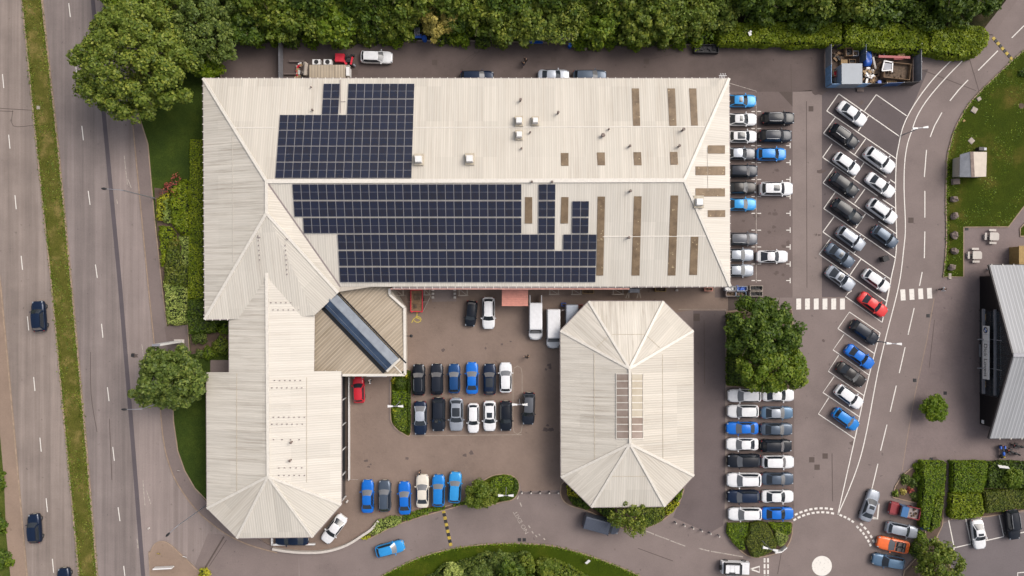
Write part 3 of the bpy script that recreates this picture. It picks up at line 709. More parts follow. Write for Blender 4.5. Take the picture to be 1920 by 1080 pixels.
# roof vents, pipes
def cowl(pl, px, py, s=0.95, hh=0.8, big=True):
    q = pl.hit(px, py); mb = MB()
    mb.box((q.x, q.y, q.z + 0.16), (s * 1.35, s * 1.7, 0.55)); o = mb.build('vent_curb', M['roof_annex_plain'], D, True)
    mb = MB(); mb.box((q.x, q.y - 0.05, q.z + 0.43 + hh / 2), (s, s, hh), 0, 0, 0.86); mb.build('vent_cowl', M['white'], o, True)
M['roof_annex_plain'] = plain('vent_curb_sheet', hx(198, 186, 166), 0.7, var=0.15)
for px, py, s in ((786, 300, 0.95), (881, 299, 0.95), (973, 228, 0.85), (1003.5, 228, 0.75), (973.5, 254, 0.8)): cowl(PN, px, py, s)
cowl(PE, 1309, 379, 1.0, 0.6)
M['pipe'] = plain('dull_flue_pipe', hx(128, 112, 104), 0.6, var=0.2)
for pl, px, py, r_, h_ in ((PN, 976, 189, .14, .8), (PN, 1046, 213, .13, .9), (PN, 994, 249, .1, .5), (PN, 1130, 255, .2, .6), (PN, 1141, 243, .1, .4), (PN, 1279, 245, .15, 1.0), (PN, 1180, 275, .13, .7), (PN, 1272, 275, .13, .8), (PN, 584, 164, .08, .3), (PN, 587, 207, .1, .5), (PN, 978, 279, .1, .4), (PSo, 1181, 359, .14, .7), (PSo, 1178, 446, .13, .8), (PSo, 997, 341.5, .12, .4), (PSo, 1035, 341.5, .12, .4)):
    q = pl.hit(px, py); mb = MB(); mb.tube(q - Vector((0, 0, .2)), q + Vector((0, 0, h_)), r_, r_, 10); mb.tube(q + Vector((0, 0, h_)), q + Vector((0, 0, h_ + .12)), r_ * 1.5, r_ * 1.1, 10); mb.build('flue_pipe', M['pipe'], D, True)
mb = MB(); mb.beam(PN.hit(638, 150, 0.05), PN.hit(638.5, 212, 0.05), 0.09, 0.08); mb.beam(PN.hit(638.5, 191, 0.05), PN.hit(648, 191, 0.05), 0.07, 0.06); mb.build('cable_tray', M['gutter'], D, True)
mb = MB(); q = PN.hit(1350, 148); mb.tube(q, q + Vector((0, 0, 1.6)), 0.04); z_ = q.z + 1.5
for k in range(4): mb.beam((q.x - .5 + k * .22, q.y - .35, z_), (q.x - .35 + k * .22, q.y + .35, z_), 0.04, 0.04)
mb.beam((q.x - .6, q.y, z_), (q.x + .5, q.y, z_), 0.05, 0.05); mb.build('tv_aerial', M['white'], D, True)

# --- showroom wing
w_r0, w_r1 = P(500, 480, ZWR), P(503, 893, ZWR)
wl_eT, wl_eB = P(430, 599, 5.5), P(430, 698, 5.5)
wl_oT, wl_oB = P(387, 698, ZWL), P(388, 953, ZWL)
wr_eT, wr_eB = P(590, 591, 5.5), P(589, 696, 5.5)
wr_oT, wr_oB = P(640, 696, ZWL), P(640, 946, ZWL)
bl, br = P(444.5, 1009, ZWL), P(586.5, 1007, ZWL)
PWL = Plane(w_r0, w_r1, wl_oB); PWR = Plane(w_r0, w_r1, wr_oB)
for q in (wl_eT, wl_eB, wl_oT): q.z = PWL.z(q.x, q.y)
for q in (wr_eT, wr_eB, wr_oT): q.z = PWR.z(q.x, q.y)
w_r0.z += 0.02
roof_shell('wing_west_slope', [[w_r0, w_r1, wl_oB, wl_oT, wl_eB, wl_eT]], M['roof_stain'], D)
roof_shell('wing_east_slope', [[w_r0, wr_eT, wr_eB, wr_oT, wr_oB, w_r1]], M['roof_clean'], D)
roof_shell('wing_end_hip', [[w_r1, wl_oB, bl]], M['roof'], D)
roof_shell('wing_end_hip', [[w_r1, bl, br]], M['roof_grey'], D)
roof_shell('wing_end_hip', [[w_r1, br, wr_oB]], M['roof_grey'], D)
caps('wing_ridge_cap', [(w_r0, w_r1)], D, 0.4)
caps('hip_cap', [(w_r1, wl_oB), (w_r1, bl), (w_r1, br), (w_r1, wr_oB)], D, 0.36)
gutters('wing_gutter', [(wl_eT, wl_eB), (wl_oT, wl_oB), (wl_oB, bl), (bl, br), (br, wr_oB), (wr_oB, wr_oT)], D, 0)
wing = ccw([(p.x, p.y) for p in (wl_oT, wl_oB, bl, br, wr_oB, wr_oT, wr_eB, P(590, 600, 5), P(430, 600, 5), wl_eB)])
iw = inset(wing, 0.55)
mb = MB(); mb.prism(iw, 0.0, 4.3); mb.build('showroom_wall', M['wall'], D, True)
# glazing along the courtyard side: white posts and dark panes
xg = max(p[0] for p in iw); y0, y1 = P2(640, 945, 4)[1], P2(640, 706, 4)[1]
mb = MB(); mb.box((xg + 0.06, (y0 + y1) / 2, 2.0), (0.1, y1 - y0, 3.6)); gl = mb.build('showroom_glazing', M['glass'], D, True)
mb = MB(); n_ = 5
for i in range(n_ + 1): mb.box((xg + 0.16, y0 + (y1 - y0) * i / n_, 2.0), (0.12, 0.12, 3.9))
mb.box((xg + 0.2, (y0 + y1) / 2, 3.95), (0.22, y1 - y0, 0.3)); mb.build('glazing_frame', M['white'], gl, True)
mb = MB(); mb.box((xg + 0.75, (y0 + y1) / 2 + 1, 0.5), (0.08, y1 - y0 - 3.0, 0.9)); mb.build('low_screen', M['white'], D, True)
def dots(pl, x0, x1, y, n, dx=0.0):
    mb = MB()
    for i in range(n):
        q = pl.hit(x0 + (x1 - x0) * i / (n - 1), y, 0.06); mb.box((q.x, q.y, q.z + .02), (0.18, 0.11, 0.12))
    mb.build('snow_guard', M['gutter'], D, True)
for x0, x1, y, n in ((508, 555, 567.5, 6), (512, 570, 581, 7), (515, 563, 713, 6), (510, 566, 727, 7), (513, 571, 782, 7), (510, 567, 795, 7), (523, 566, 877, 5), (523, 571, 891, 6), (513, 561, 824, 4)): dots(PWR, x0, x1, y, n)
for x0, x1, y, n in ((537, 539, 448, 2), (484, 487, 445, 2)): dots(PG, x0, x1, y, n)
mb = MB()
for i in range(7): q = PG.hit(535 + i * .6, 460 + i * 9, .05); mb.box((q.x, q.y, q.z), (.1, .18, .12))
for i in range(6): q = PG.hit(484 + i * .6, 442 + i * 9, .05); mb.box((q.x, q.y, q.z), (.1, .18, .12))
mb.build('snow_guard', M['gutter'], D, True)
for px, py in ((548, 828), (546, 862)):
    q = PWR.hit(px, py); mb = MB(); mb.tube(q, q + Vector((0, 0, .7)), .12, .12, 10); mb.tube(q + Vector((0, 0, .7)), q + Vector((0, 0, .85)), .2, .1, 10); mb.build('flue_pipe', M['pipe'], D, True)
lap(PWR, 575, 707, 575, 905, 'roof_annex_plain', 0.06); lap(PWL, 444, 700, 444, 925, 'roof_annex_plain', 0.06)

# --- annex with the glazed lantern
za = lambda x, y: 4.75
A0, A1 = P(612, 557, 4.75), P(750, 700, 4.75)                    # ridge under the lantern
dA = (A1 - A0).normalized(); nA = Vector((dA.y, -dA.x, 0))
def zA(q): return 4.75 - 0.05 * abs((q - A0).dot(nA))
def PA(px, py):
    q = P(px, py, 4.5)
    for _ in range(3): q = P(px, py, zA(q))
    return q
e = [PA(630, 538), PA(732, 534), PA(732, 552), PA(760, 577), PA(760, 692)]
f_ = [PA(741, 704), PA(642, 704), PA(640, 696), PA(589.5, 696), PA(589.5, 592)]
s0, s1 = PA(612, 570), PA(752, 703); 
roof_shell('annex_north_slope', [[A0, A1] + [e[4], e[3], e[2], e[1], e[0]]], M['roof_annex'], D)
roof_shell('annex_south_slope', [[A0, A1] + f_], M['roof_annex'], D)
wa = ccw([(p.x, p.y) for p in (e[1], e[3], PA(760, 704), f_[1], f_[4])])
mb = MB(); mb.prism(inset(wa, 0.4), 0, 3.9); mb.build('annex_wall', M['wall'], D, True)
mb = MB()
par = [PA(731, 541), PA(731, 552), PA(759, 577), PA(759, 703), PA(643, 703)]
for a, b in zip(par[:-1], par[1:]): mb.beam((a.x, a.y, 4.42), (b.x, b.y, 4.42), 0.34, 0.62)
mb.build('annex_parapet', M['cap'], D, True)
gutters('annex_gutter', [(PA(589.5, 592), PA(589.5, 696)), (PA(589.5, 696), PA(640, 696))], D, 1.6, mat=M['black'])
# lantern rooflight
l0, l1 = P(618, 562, 5.6), P(735, 684, 5.6); dl = (l1 - l0).normalized(); nl = Vector((-dl.y, dl.x, 0))   # nl points to the north east
lan = MB(); hw = 1.25
c0, c1 = l0.copy(), l1.copy()
def q_(e_, s_, z_): v_ = e_ + nl * s_; return Vector((v_.x, v_.y, z_))
lan.add([q_(c0, -hw, 4.6), q_(c1, -hw, 4.6), q_(c1, hw, 4.6), q_(c0, hw, 4.6), q_(c0, -hw, 5.35), q_(c1, -hw, 5.35), q_(c1, hw, 5.35), q_(c0, hw, 5.35)], [(0, 1, 5, 4), (1, 2, 6, 5), (2, 3, 7, 6), (3, 0, 4, 7)])
lt = lan.build('lantern_rooflight', M['black'], D, True)
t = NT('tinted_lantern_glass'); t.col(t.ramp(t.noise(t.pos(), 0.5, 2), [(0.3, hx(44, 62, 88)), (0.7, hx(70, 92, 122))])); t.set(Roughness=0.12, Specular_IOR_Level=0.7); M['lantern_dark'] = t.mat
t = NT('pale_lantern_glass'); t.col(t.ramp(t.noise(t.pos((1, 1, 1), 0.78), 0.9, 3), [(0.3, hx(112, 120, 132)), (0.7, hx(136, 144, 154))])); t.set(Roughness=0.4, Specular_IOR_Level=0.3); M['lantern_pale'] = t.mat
ap = 0.1
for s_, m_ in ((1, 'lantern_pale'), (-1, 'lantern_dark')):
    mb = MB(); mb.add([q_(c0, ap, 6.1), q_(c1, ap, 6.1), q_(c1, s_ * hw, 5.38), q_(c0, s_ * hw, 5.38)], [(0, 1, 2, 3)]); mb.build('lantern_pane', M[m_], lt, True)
mb = MB(); mb.add([q_(c0, -hw, 5.36), q_(c0, hw, 5.36), q_(c0, ap, 6.09), q_(c1, -hw, 5.36), q_(c1, hw, 5.36), q_(c1, ap, 6.09)], [(0, 1, 2), (3, 5, 4)])
mb.beam(q_(c0, ap, 6.12), q_(c1, ap, 6.12), 0.1, 0.06)
for i in range(15):
    k = c0 + (c1 - c0) * i / 14
    mb.beam(q_(k, ap, 6.12), q_(k, hw, 5.40), 0.05, 0.05)
mb.beam(q_(c0, -hw * .62, 5.64), q_(c1, -hw * .62, 5.64), 0.05, 0.05)
mb.build('glazing_bars', M['lantern_pale'], lt, True)
mb = MB(); mb.beam(q_(c0, -hw - .45, 4.72), q_(c1, -hw - .45, 4.72), 0.5, 0.06); mb.beam(q_(c0, hw + .2, 4.74), q_(c1 + dl * 1.2, hw + .2, 4.70), 0.2, 0.06); mb.build('lantern_gutter', M['black'], D, True)
mb = MB(); k = c1 + dl * 0.15; mb.beam(q_(k, -hw, 5.0), q_(k, hw, 5.0), 0.3, 0.7); mb.build('lantern_end', M['cap'], lt, True)
mb = MB(); k = c1 + dl * .3; mb.beam(q_(k, 0, 4.86), q_(k + dl * 1.5, 0, 4.70), 0.16, 0.08); mb.build('annex_ridge_cap', M['cap'], D, True)
# sign strip and camera on the annex wall
mb = MB(); q = P(706, 704.5, 3.4); mb.box((q.x, min(p[1] for p in inset(wa, .4)) - 0.55, 3.3), (2.9, 0.35, 0.35)); q2 = MB(); mb.build('door_canopy', M['white'], D, True)
mb = MB(); xw = max(p[0] for p in inset(wa, .4)); q = P(763.5, 630, 3.2); mb.box((xw + .45, q.y, 3.2), (.9, .1, .1)); mb.ell((xw + 1.0, q.y, 3.1), (.24, .24, .24)); mb.build('dome_camera', M['dark'], D, True)

# --- octagonal pavilion
ZP, ZPR = 4.2, 7.0
O = thing('octagonal_pavilion', 'free-standing cream octagonal pavilion with a row of rooflights along its ridge', 'building', (P(1175, 757).x, P(1175, 757).y, 0))
ep = [P(x, y, ZP) for x, y in ((1104, 565), (1244, 565), (1300, 620), (1301, 892), (1247, 949.5), (1109, 951), (1052, 895), (1051, 620))]
a1, a2 = P(1180.5, 691, ZPR), P(1181.5, 832, ZPR)
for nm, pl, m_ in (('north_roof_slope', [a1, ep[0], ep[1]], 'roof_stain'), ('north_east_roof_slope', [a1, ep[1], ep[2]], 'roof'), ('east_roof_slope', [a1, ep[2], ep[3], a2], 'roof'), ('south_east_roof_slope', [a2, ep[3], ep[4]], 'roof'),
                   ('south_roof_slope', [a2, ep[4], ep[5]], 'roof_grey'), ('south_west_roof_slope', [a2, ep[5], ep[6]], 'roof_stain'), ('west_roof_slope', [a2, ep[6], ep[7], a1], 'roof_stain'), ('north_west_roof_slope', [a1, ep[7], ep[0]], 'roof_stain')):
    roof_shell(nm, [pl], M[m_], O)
caps('hip_cap', [(a1, ep[0]), (a1, ep[1]), (a1, ep[2]), (a1, ep[7]), (a2, ep[3]), (a2, ep[4]), (a2, ep[5]), (a2, ep[6])], O, 0.36)
caps('ridge_cap', [(a1, a2)], O, 0.34, 0.12, 0.1)
gutters('eaves_gutter', list(zip(ep, ep[1:] + ep[:1])), O, 0)
oc = ccw([(p.x, p.y) for p in ep]); mb = MB(); mb.prism(inset(oc, 0.6), 0, ZP - .05); mb.build('pavilion_wall', M['wall'], O, True)
PPE = Plane(a1, a2, ep[2]); PPW = Plane(a1, a2, ep[6])
t = NT('pale_rooflight_pane'); t.col(t.ramp(t.noise(t.pos(), 0.6, 3), [(0.35, hx(188, 176, 156)), (0.65, hx(200, 190, 172))])); t.set(Roughness=0.5, Specular_IOR_Level=0.2); M['rl_pale'] = t.mat
t = NT('brown_rooflight_pane'); t.col(t.ramp(t.noise(t.pos(), 0.4, 3), [(0.35, hx(150, 132, 120)), (0.65, hx(172, 156, 146))])); t.set(Roughness=0.5, Specular_IOR_Level=0.2); M['rl_brown'] = t.mat
for i in range(9):
    y0 = 701.5 + i * 13.5; y1 = y0 + 12.0
    for pl, x0, x1, m_ in ((PPW, 1156.5, 1178.5, 'rl_brown'), (PPE, 1184.5, 1204, 'rl_pale' if i < 6 else 'rl_brown')):
        mb = MB(); slab_on(mb, pl, [(x0, y0), (x1, y0), (x1, y1), (x0, y1)], 0.0, 0.1); mb.build('rooflight', M[m_], O, True)
mb = MB()
for pl, x0, x1 in ((PPW, 1155.5, 1179), (PPE, 1184, 1205.5)):
    for i in range(10): mb.beam(pl.hit(x0, 700.7 + i * 13.5, .09), pl.hit(x1, 700.7 + i * 13.5, .12), 0.12, 0.06)
    xo = x0 if x0 < 1170 else x1
    mb.beam(pl.hit(xo, 700, .08), pl.hit(xo, 823, .08), 0.08, 0.06)
mb.build('rooflight_frame', M['cap'], O, True)
def plap(pl, x0, y0, x1, y1): mb = MB(); mb.beam(pl.hit(x0, y0, .02), pl.hit(x1, y1, .02), .07, .03); mb.build('sheet_lap', M['roof_annex_plain'], O, True)
plap(PPW, 1114, 662, 1115, 862); plap(PPE, 1242, 664, 1243, 864)
plap(Plane(a1, ep[0], ep[1]), 1148, 627, 1209, 627); plap(Plane(a1, ep[7], ep[0]), 1120, 650, 1141, 630); plap(Plane(a1, ep[1], ep[2]), 1213, 630, 1237, 652); plap(Plane(a2, ep[4], ep[5]), 1142, 893, 1220, 893)
mb = MB(); q = P(1051, 861, 3.0); xw = min(p[0] for p in inset(oc, .6)); mb.box((xw - .3, q.y, 3.0), (.5, 3.7, .9)); mb.build('wall_sign', M['white'], O, True)

# --- gabled showroom on the east edge: black gable wall with lettered sign
ZG, ZGR = 2.7, 7.6
G = thing('gabled_showroom', 'grey steel roofed showroom with a black glazed gable front and white sign', 'building', (P(1900, 660).x, P(1900, 660).y, 0))
g1, g2, gr = P(1855, 497, ZG), P(1857, 822, ZG), P(1900, 666, ZGR)
xf = P2(1837, 660)[0]
g1.x = g2.x = gr.x = xf - 0.45; yr = (g1.y + g2.y) / 2; gr.y = yr
gb1, gb2, grb = g1 + Vector((34, 0, 0)), g2 + Vector((34, 0, 0)), gr + Vector((34, 0, 0))
roof_shell('north_roof_slope', [[g1, gb1, grb, gr]], M['roof_steel'], G)
roof_shell('south_roof_slope', [[g2, gb2, grb, gr]], M['roof_steel'], G)
caps('ridge_cap', [(gr, grb)], G, 0.5, 0.1, mat=M['steel'])
caps('verge_trim', [(g1, gr), (g2, gr)], G, 0.22, 0.3, -0.1, mat=M['wall_dark'])
gutters('eaves_gutter', [(gb1, g1), (g2, gb2)], G, 1.6, mat=M['wall_dark'])
mb = MB(); y0, y1 = g1.y - 1.6, g2.y + 1.6; zg = 2.75
body = [(y0, 0), (y1, 0), (y1, zg + 1.6 * 0.0), (yr, ZGR - 0.55), (y0, zg)]
vs = [(xf, y, z) for y, z in body] + [(xf + 33, y, z) for y, z in body]
mb.add(vs, [(0, 1, 2, 3, 4), (9, 8, 7, 6, 5)] + [(i, 5 + i, 5 + (i + 1) % 5, (i + 1) % 5) for i in range(5)]); mb.build('gable_wall', M['black'], G, True)
gy0, gy1 = P2(1842, 582)[1], P2(1842, 738)[1]
def slope_z(y): return ZGR - 0.75 - (ZGR - zg) * abs(y - yr) / abs(y0 - yr)
mb = MB(); vs = [(xf - 0.06, gy1, 0.1), (xf - .06, gy0, .1), (xf - .06, gy0, slope_z(gy0)), (xf - .06, yr, slope_z(yr)), (xf - .06, gy1, slope_z(gy1))]
mb.add(vs, [(4, 3, 2, 1, 0)]); gz = mb.build('gable_glazing', M['glass'], G, True)
mb = MB()
for k in range(9):
    y = gy0 + (gy1 - gy0) * k / 8; mb.box((xf - .1, y, slope_z(y) / 2), (.07, .07, slope_z(y)))
for z_ in (1.0, 2.6, 4.2): mb.box((xf - .1, yr, z_), (.06, min(gy0 - gy1, 2 * (gy0 - yr)) * (1 if z_ < 4 else .75), .07))
mb.build('glazing_frame', M['wall_dark'], gz, True)
mb = MB()
for y in (P2(1860, 634)[1], P2(1860, 687)[1]): mb.box((xf - .9, y, 2.3), (1.9, .12, .12)); mb.box((xf - .18, y, 3.5), (.1, .12, 3.0))
mb.box((xf - .75, yr, 1.95), (.34, gy0 - gy1, .25)); mb.box((xf - .25, yr, 3.7), (.3, gy0 - gy1, .2)); mb.build('sign_gantry', M['steel'], G, True)
sy0, sy1 = P2(1860, 611, 2.7)[1], P2(1860, 711, 2.7)[1]; xs_ = xf - 0.98
mb = MB(); mb.box((xs_ + .09, (sy0 + sy1) / 2, 2.72), (.16, sy0 - sy1, 1.25)); sg = mb.build('sign_board', M['white'], G, True)
mk = MB(); yy = sy0 - 0.62
def vdisc(mb, x, y, z, r, mi=0, a0=0, a1=360, n=24):
    vs = [(x, y, z)] + [(x, y + r * math.cos(R(a0 + (a1 - a0) * i / n)), z + r * math.sin(R(a0 + (a1 - a0) * i / n))) for i in range(n + 1)]
    mb.add(vs, [(0, i + 2, i + 1) for i in range(n)], mi)
M['signblue'] = plain('sign_blue', hx(30, 96, 180), 0.5)
vdisc(mk, xs_ - .002, yy, 2.72, .46, 0); vdisc(mk, xs_ - .004, yy, 2.72, .31, 1); vdisc(mk, xs_ - .006, yy, 2.72, .31, 2, 90, 180); vdisc(mk, xs_ - .006, yy, 2.72, .31, 2, 270, 360)
mk.build('sign_emblem', [M['dark'], M['white'], M['signblue']], sg, True)
mb = MB(); mb.box((xs_ - .003, sy0 - 1.25, 2.72), (.006, .03, 1.1)); mb.box((xs_ - .003, sy0 - 2.2, 2.72), (.006, .03, 1.1)); mb.build('sign_divider', M['steel'], sg, True)
tx = text("Dick Lovett", 1.02, M['black'], 'sign_lettering', (0, 0, 0), (R(90), 0, R(-90)), font_scale=(1.0, 1.0))
tx.parent = sg; tx.location = Vector((xs_ - .012, (sy0 - 2.2 + sy1) / 2, 2.70)) - G.location; tx['label'] = 'dark lettering along the white sign board'
for y in (594, 618, 693, 718):
    q = P(1850, y); mb = MB(); mb.box((xf - .07 + .02, q.y, 1.1), (.05, .9, .7)); mb.build('painted_interior_glow', M['tan'], gz, True)  # tan panels paint the lit interior onto the glazing, nothing glows
mb = MB(); q = P(1848, 789); mb.box((xf - .08, q.y, .8), (.06, .5, .5)); mb.build('wall_notice', M['white'], G, True)
mb = MB(); q = P(1839, 657); mb.box((xf - .3, q.y, .5), (.25, 1.9, .12)); mb.build('door_handle_rail', M['steel'], G, True)
# timber store behind it
T = thing('timber_store', 'tan timber clad store box beside the grey steel roof', 'store', (P(1930, 480).x, P(1930, 480).y, 0))
q0, q1 = P(1912, 462, 2.2), P(1960, 497, 2.2)
mb = MB(); mb.prism([(q0.x, q1.y), (q1.x, q1.y), (q1.x, q0.y), (q0.x, q0.y)], 0, 2.1); mb.build('wall', M['tan'], T, True)
mb = MB(); mb.prism([(q0.x - .1, q1.y - .1), (q1.x, q1.y - .1), (q1.x, q0.y + .1), (q0.x - .1, q0.y + .1)], 2.1, 2.2); mb.build('roof', M['tan'], T, True)
# substation hut on the lawn
Hh = thing('lawn_hut', 'small cream hut with a two-tone pitched roof standing on the lawn', 'hut', (P(1825, 308).x, P(1825, 308).y, 0))
M['hut_pale'] = plain('pale_felt_roof', hx(206, 194, 180), 0.85, var=0.08, sc=1.2); M['hut_grey'] = plain('grey_felt_roof', hx(158, 160, 166), 0.85, var=0.12, sc=1.5)
h_ = [P(1800, 290, 2.2), P(1818.5, 284.5, 2.9), P(1850.5, 285, 2.2), P(1849, 331, 2.2), P(1821, 332, 2.9), P(1799, 331.5, 2.2)]
roof_shell('west_roof_slope', [[h_[0], h_[1], h_[4], h_[5]]], M['hut_grey'], Hh, .1)
roof_shell('east_roof_slope', [[h_[1], h_[2], h_[3], h_[4]]], M['hut_pale'], Hh, .1)
mb = MB(); mb.beam(h_[1] + Vector((.25, 0, .02)), h_[4] + Vector((.25, 0, .02)), .5, .05); mb.build('ridge_strip', M['stone'], Hh, True)
wl = ccw([(p.x, p.y) for p in (h_[0], h_[2], h_[3], h_[5])]); mb = MB(); mb.prism(inset(wl, .25), 0, 2.15); hw_ = mb.build('wall', M['wall'], Hh, True)
mb = MB(); q = P(1826, 332); mb.box((q.x, min(p[1] for p in inset(wl, .25)) - .03, 1.0), (1.0, .06, 2.0)); mb.build('door', M['gutter'], Hh, True)

# --- solar panels, each one bolted to the roof on its own
t = NT('solar_cells')
g_ = t.n('TexBrick', offset=0.0, _Scale=1.0); g_.inputs['Brick Width'].default_value = 0.186; g_.inputs['Row Height'].default_value = 0.186; g_.inputs['Mortar Size'].default_value = 0.008
k1 = hx(18, 30, 54); k2 = hx(42, 36, 40)
g_.inputs['Color1'].default_value = k1; g_.inputs['Color2'].default_value = k2; g_.inputs['Mortar'].default_value = hx(40, 48, 70)
t.l(t.pos(kind='Object'), g_.inputs['Vector'])
inf = t.n('ObjectInfo')
t.col(t.mix(t.ramp(inf.outputs['Random'], [(0.0, 0.0), (1.0, 0.45)]), g_.outputs['Color'], hx(36, 42, 66)))
t.set(Roughness=0.22, Specular_IOR_Level=0.35, Coat_Weight=0.2, Coat_Roughness=0.1); M['cells'] = t.mat
M['frame'] = plain('panel_frame_alloy', hx(182, 179, 181), 0.4, metal=0.3, var=0.05)
def panel_mesh(wd, ln):
    mb = MB(); mb.box((0, 0, .02), (wd, ln, .035), 0, 1)
    for sgn in (-1, 1): mb.sheet([(-wd / 2 + .022, sgn * ln / 4 - ln / 4 + (.03 if sgn < 0 else .012)), (wd / 2 - .022, sgn * ln / 4 - ln / 4 + (.03 if sgn < 0 else .012)), (wd / 2 - .022, sgn * ln / 4 + ln / 4 - (.03 if sgn > 0 else .012)), (-wd / 2 + .022, sgn * ln / 4 + ln / 4 - (.03 if sgn > 0 else .012))], .0395, 0)
    return mb
ordn = ['first', 'second', 'third', 'fourth', 'fifth', 'sixth', 'seventh', 'eighth', 'ninth', 'tenth', 'eleventh', 'twelfth', 'thirteenth', 'fourteenth', 'fifteenth', 'sixteenth', 'seventeenth', 'eighteenth', 'nineteenth'] + \
       ['twentieth'] + ['twenty-' + s for s in ('first', 'second', 'third', 'fourth', 'fifth', 'sixth', 'seventh', 'eighth', 'ninth')] + ['thirtieth'] + ['thirty-' + s for s in ('first', 'second', 'third')]
def array(pl, px0, py_rows, x_first, pitch, rows, label, group, proto):
    u, v = pl.frame()
    rot = Matrix((u, v, pl.n)).transposed().to_euler()
    for ri, cols in enumerate(rows):
        ya, yb = py_rows[ri]
        q = (pl.hit(px0, ya) + pl.hit(px0, yb)) / 2
        n = len(cols)
        for i, cidx in enumerate(cols):
            x = x_first + (cidx + 0.5) * pitch
            o = proto if not proto.get('used') else proto.copy()
            if o is not proto: COL.objects.link(o)
            o['used'] = 1
            o.location = pl.at(x, q.y, 0.12); o.rotation_euler = rot
            if i == 0: where = 'first from the left end'
            elif i == n - 1: where = 'last on the right end'
            elif i <= n // 2: where = ordn[i] + ' from the left end'
            else: where = ordn[n - 1 - i] + ' from the right end'
            tag(o, 'dark solar panel, %s of the %s row %s the ridge' % (where, label[ri], 'above' if pl is PN else 'below'), 'solar panel', group)
rows_up = [(157.5, 186), (187.5, 215), (216.5, 244.5), (246, 274), (275.5, 304), (305.5, 334.5)]
xl = PN.hit(517.5, 320).x; xr = PN.hit(772.5, 320).x; pit = (xr - xl) / 16
ln_up = (PN.hit(600, 216.5) - PN.hit(600, 245)).length
pr = panel_mesh(pit - .03, ln_up).build('solar_panel', [M['cells'], M['frame']])
names6 = ['top', 'second', 'third', 'fourth', 'fifth', 'bottom']
array(PN, 640, rows_up, xl, pit, [[5, 6] + list(range(8, 16))] * 2 + [list(range(16))] * 4, names6, 'solar panels above the ridge', pr)
rows_lo = [(345.5, 374.5), (377, 406), (408.5, 437), (439, 468), (470, 498.5), (500.5, 529)]
xl2 = PSo.hit(549, 352).x; xr2 = PSo.hit(978, 352).x; pit2 = (xr2 - xl2) / 27
ln_lo = (PSo.hit(800, 377) - PSo.hit(800, 406.3)).length
pr2 = panel_mesh(pit2 - .03, ln_lo).build('solar_panel', [M['cells'], M['frame']])
rr = lambda a, b: list(range(a, b))
array(PSo, 800, rows_lo, xl2, pit2, [rr(0, 27) + [29, 30], rr(0, 27) + [29, 30, 33, 34], rr(1, 27) + [29, 30, 33, 34], rr(5, 31) + rr(32, 36), rr(5, 36), rr(5, 36)], names6, 'solar panels below the ridge', pr2)
for o in COL.objects:
    if 'used' in o: del o['used']
# ---------------------------------------------------------------- vegetation
LG = 1.75
G1 = hx(92, 104, 24); G2 = hx(64, 80, 20)
def g(*c): r_, g_, b_ = hx(*c)[:3]; return (min(.6, r_ * LG), min(.6, g_ * LG), b_ * LG * .55, 1)
LM = {
 'oak': leaf('olive_leaves', [g(50, 68, 24), g(76, 92, 36), g(102, 112, 50), g(130, 134, 72)], tint=g(92, 108, 54)),
 'fresh': leaf('fresh_hedge_leaves', [g(74, 90, 10), g(94, 108, 16), g(114, 126, 26), g(130, 138, 44)], tint=g(80, 98, 10)),
 'ash': leaf('grey_green_leaves', [g(46, 62, 34), g(70, 86, 44), g(92, 106, 58), g(116, 124, 78)], tint=g(70, 86, 44)),
 'lime': leaf('fresh_green_leaves', [g(54, 74, 16), g(78, 98, 24), g(100, 114, 36), g(120, 130, 56)], tint=g(72, 94, 18)),
 'deep': leaf('deep_green_leaves', [g(36, 54, 16), g(56, 76, 22), g(78, 96, 34), g(98, 112, 48)], tint=g(54, 76, 24)),
 'mid': leaf('mid_green_leaves', [g(56, 72, 22), g(80, 94, 32), g(102, 112, 46), g(122, 126, 66)], tint=g(64, 86, 24)),
 'bright': leaf('bright_hedge_leaves', [g(60, 82, 8), g(80, 102, 10), g(98, 116, 18), g(118, 132, 34)], tint=g(70, 94, 8)),
 'olive': leaf('olive_hedge_leaves', [g(60, 70, 24), g(78, 86, 34), g(94, 100, 44), g(108, 112, 54)], tint=g(66, 84, 26)),
 'dark': leaf('dark_hedge_leaves', [g(40, 56, 14), g(56, 74, 18), g(74, 90, 26), g(90, 104, 34)], tint=g(50, 72, 14)),
 'tan': leaf('tan_blossom_leaves', [g(116, 104, 60), g(142, 128, 84), g(166, 150, 104), g(186, 172, 126)], tint=g(110, 106, 60)),
 'yellow': leaf('yellow_green_leaves', [g(112, 112, 24), g(142, 138, 36), g(172, 164, 60), g(200, 188, 84)], tint=g(98, 112, 24)),
 'silver': leaf('silver_green_leaves', [g(92, 104, 62), g(116, 128, 82), g(140, 150, 102), g(166, 172, 126)], tint=g(92, 112, 60)),
 'purple': leaf('purple_red_leaves', [g(96, 40, 52), g(130, 58, 72), g(160, 84, 96), g(120, 74, 70)]),
 'brown': leaf('brown_stems', [g(98, 78, 60), g(126, 104, 80), g(90, 86, 50), g(150, 120, 96)]),
}
M['core'] = plain('dark_inner_foliage', hx(44, 56, 22), 0.95, var=0.3, sc=1.5)  # solid dark green core inside hedges and shrubs

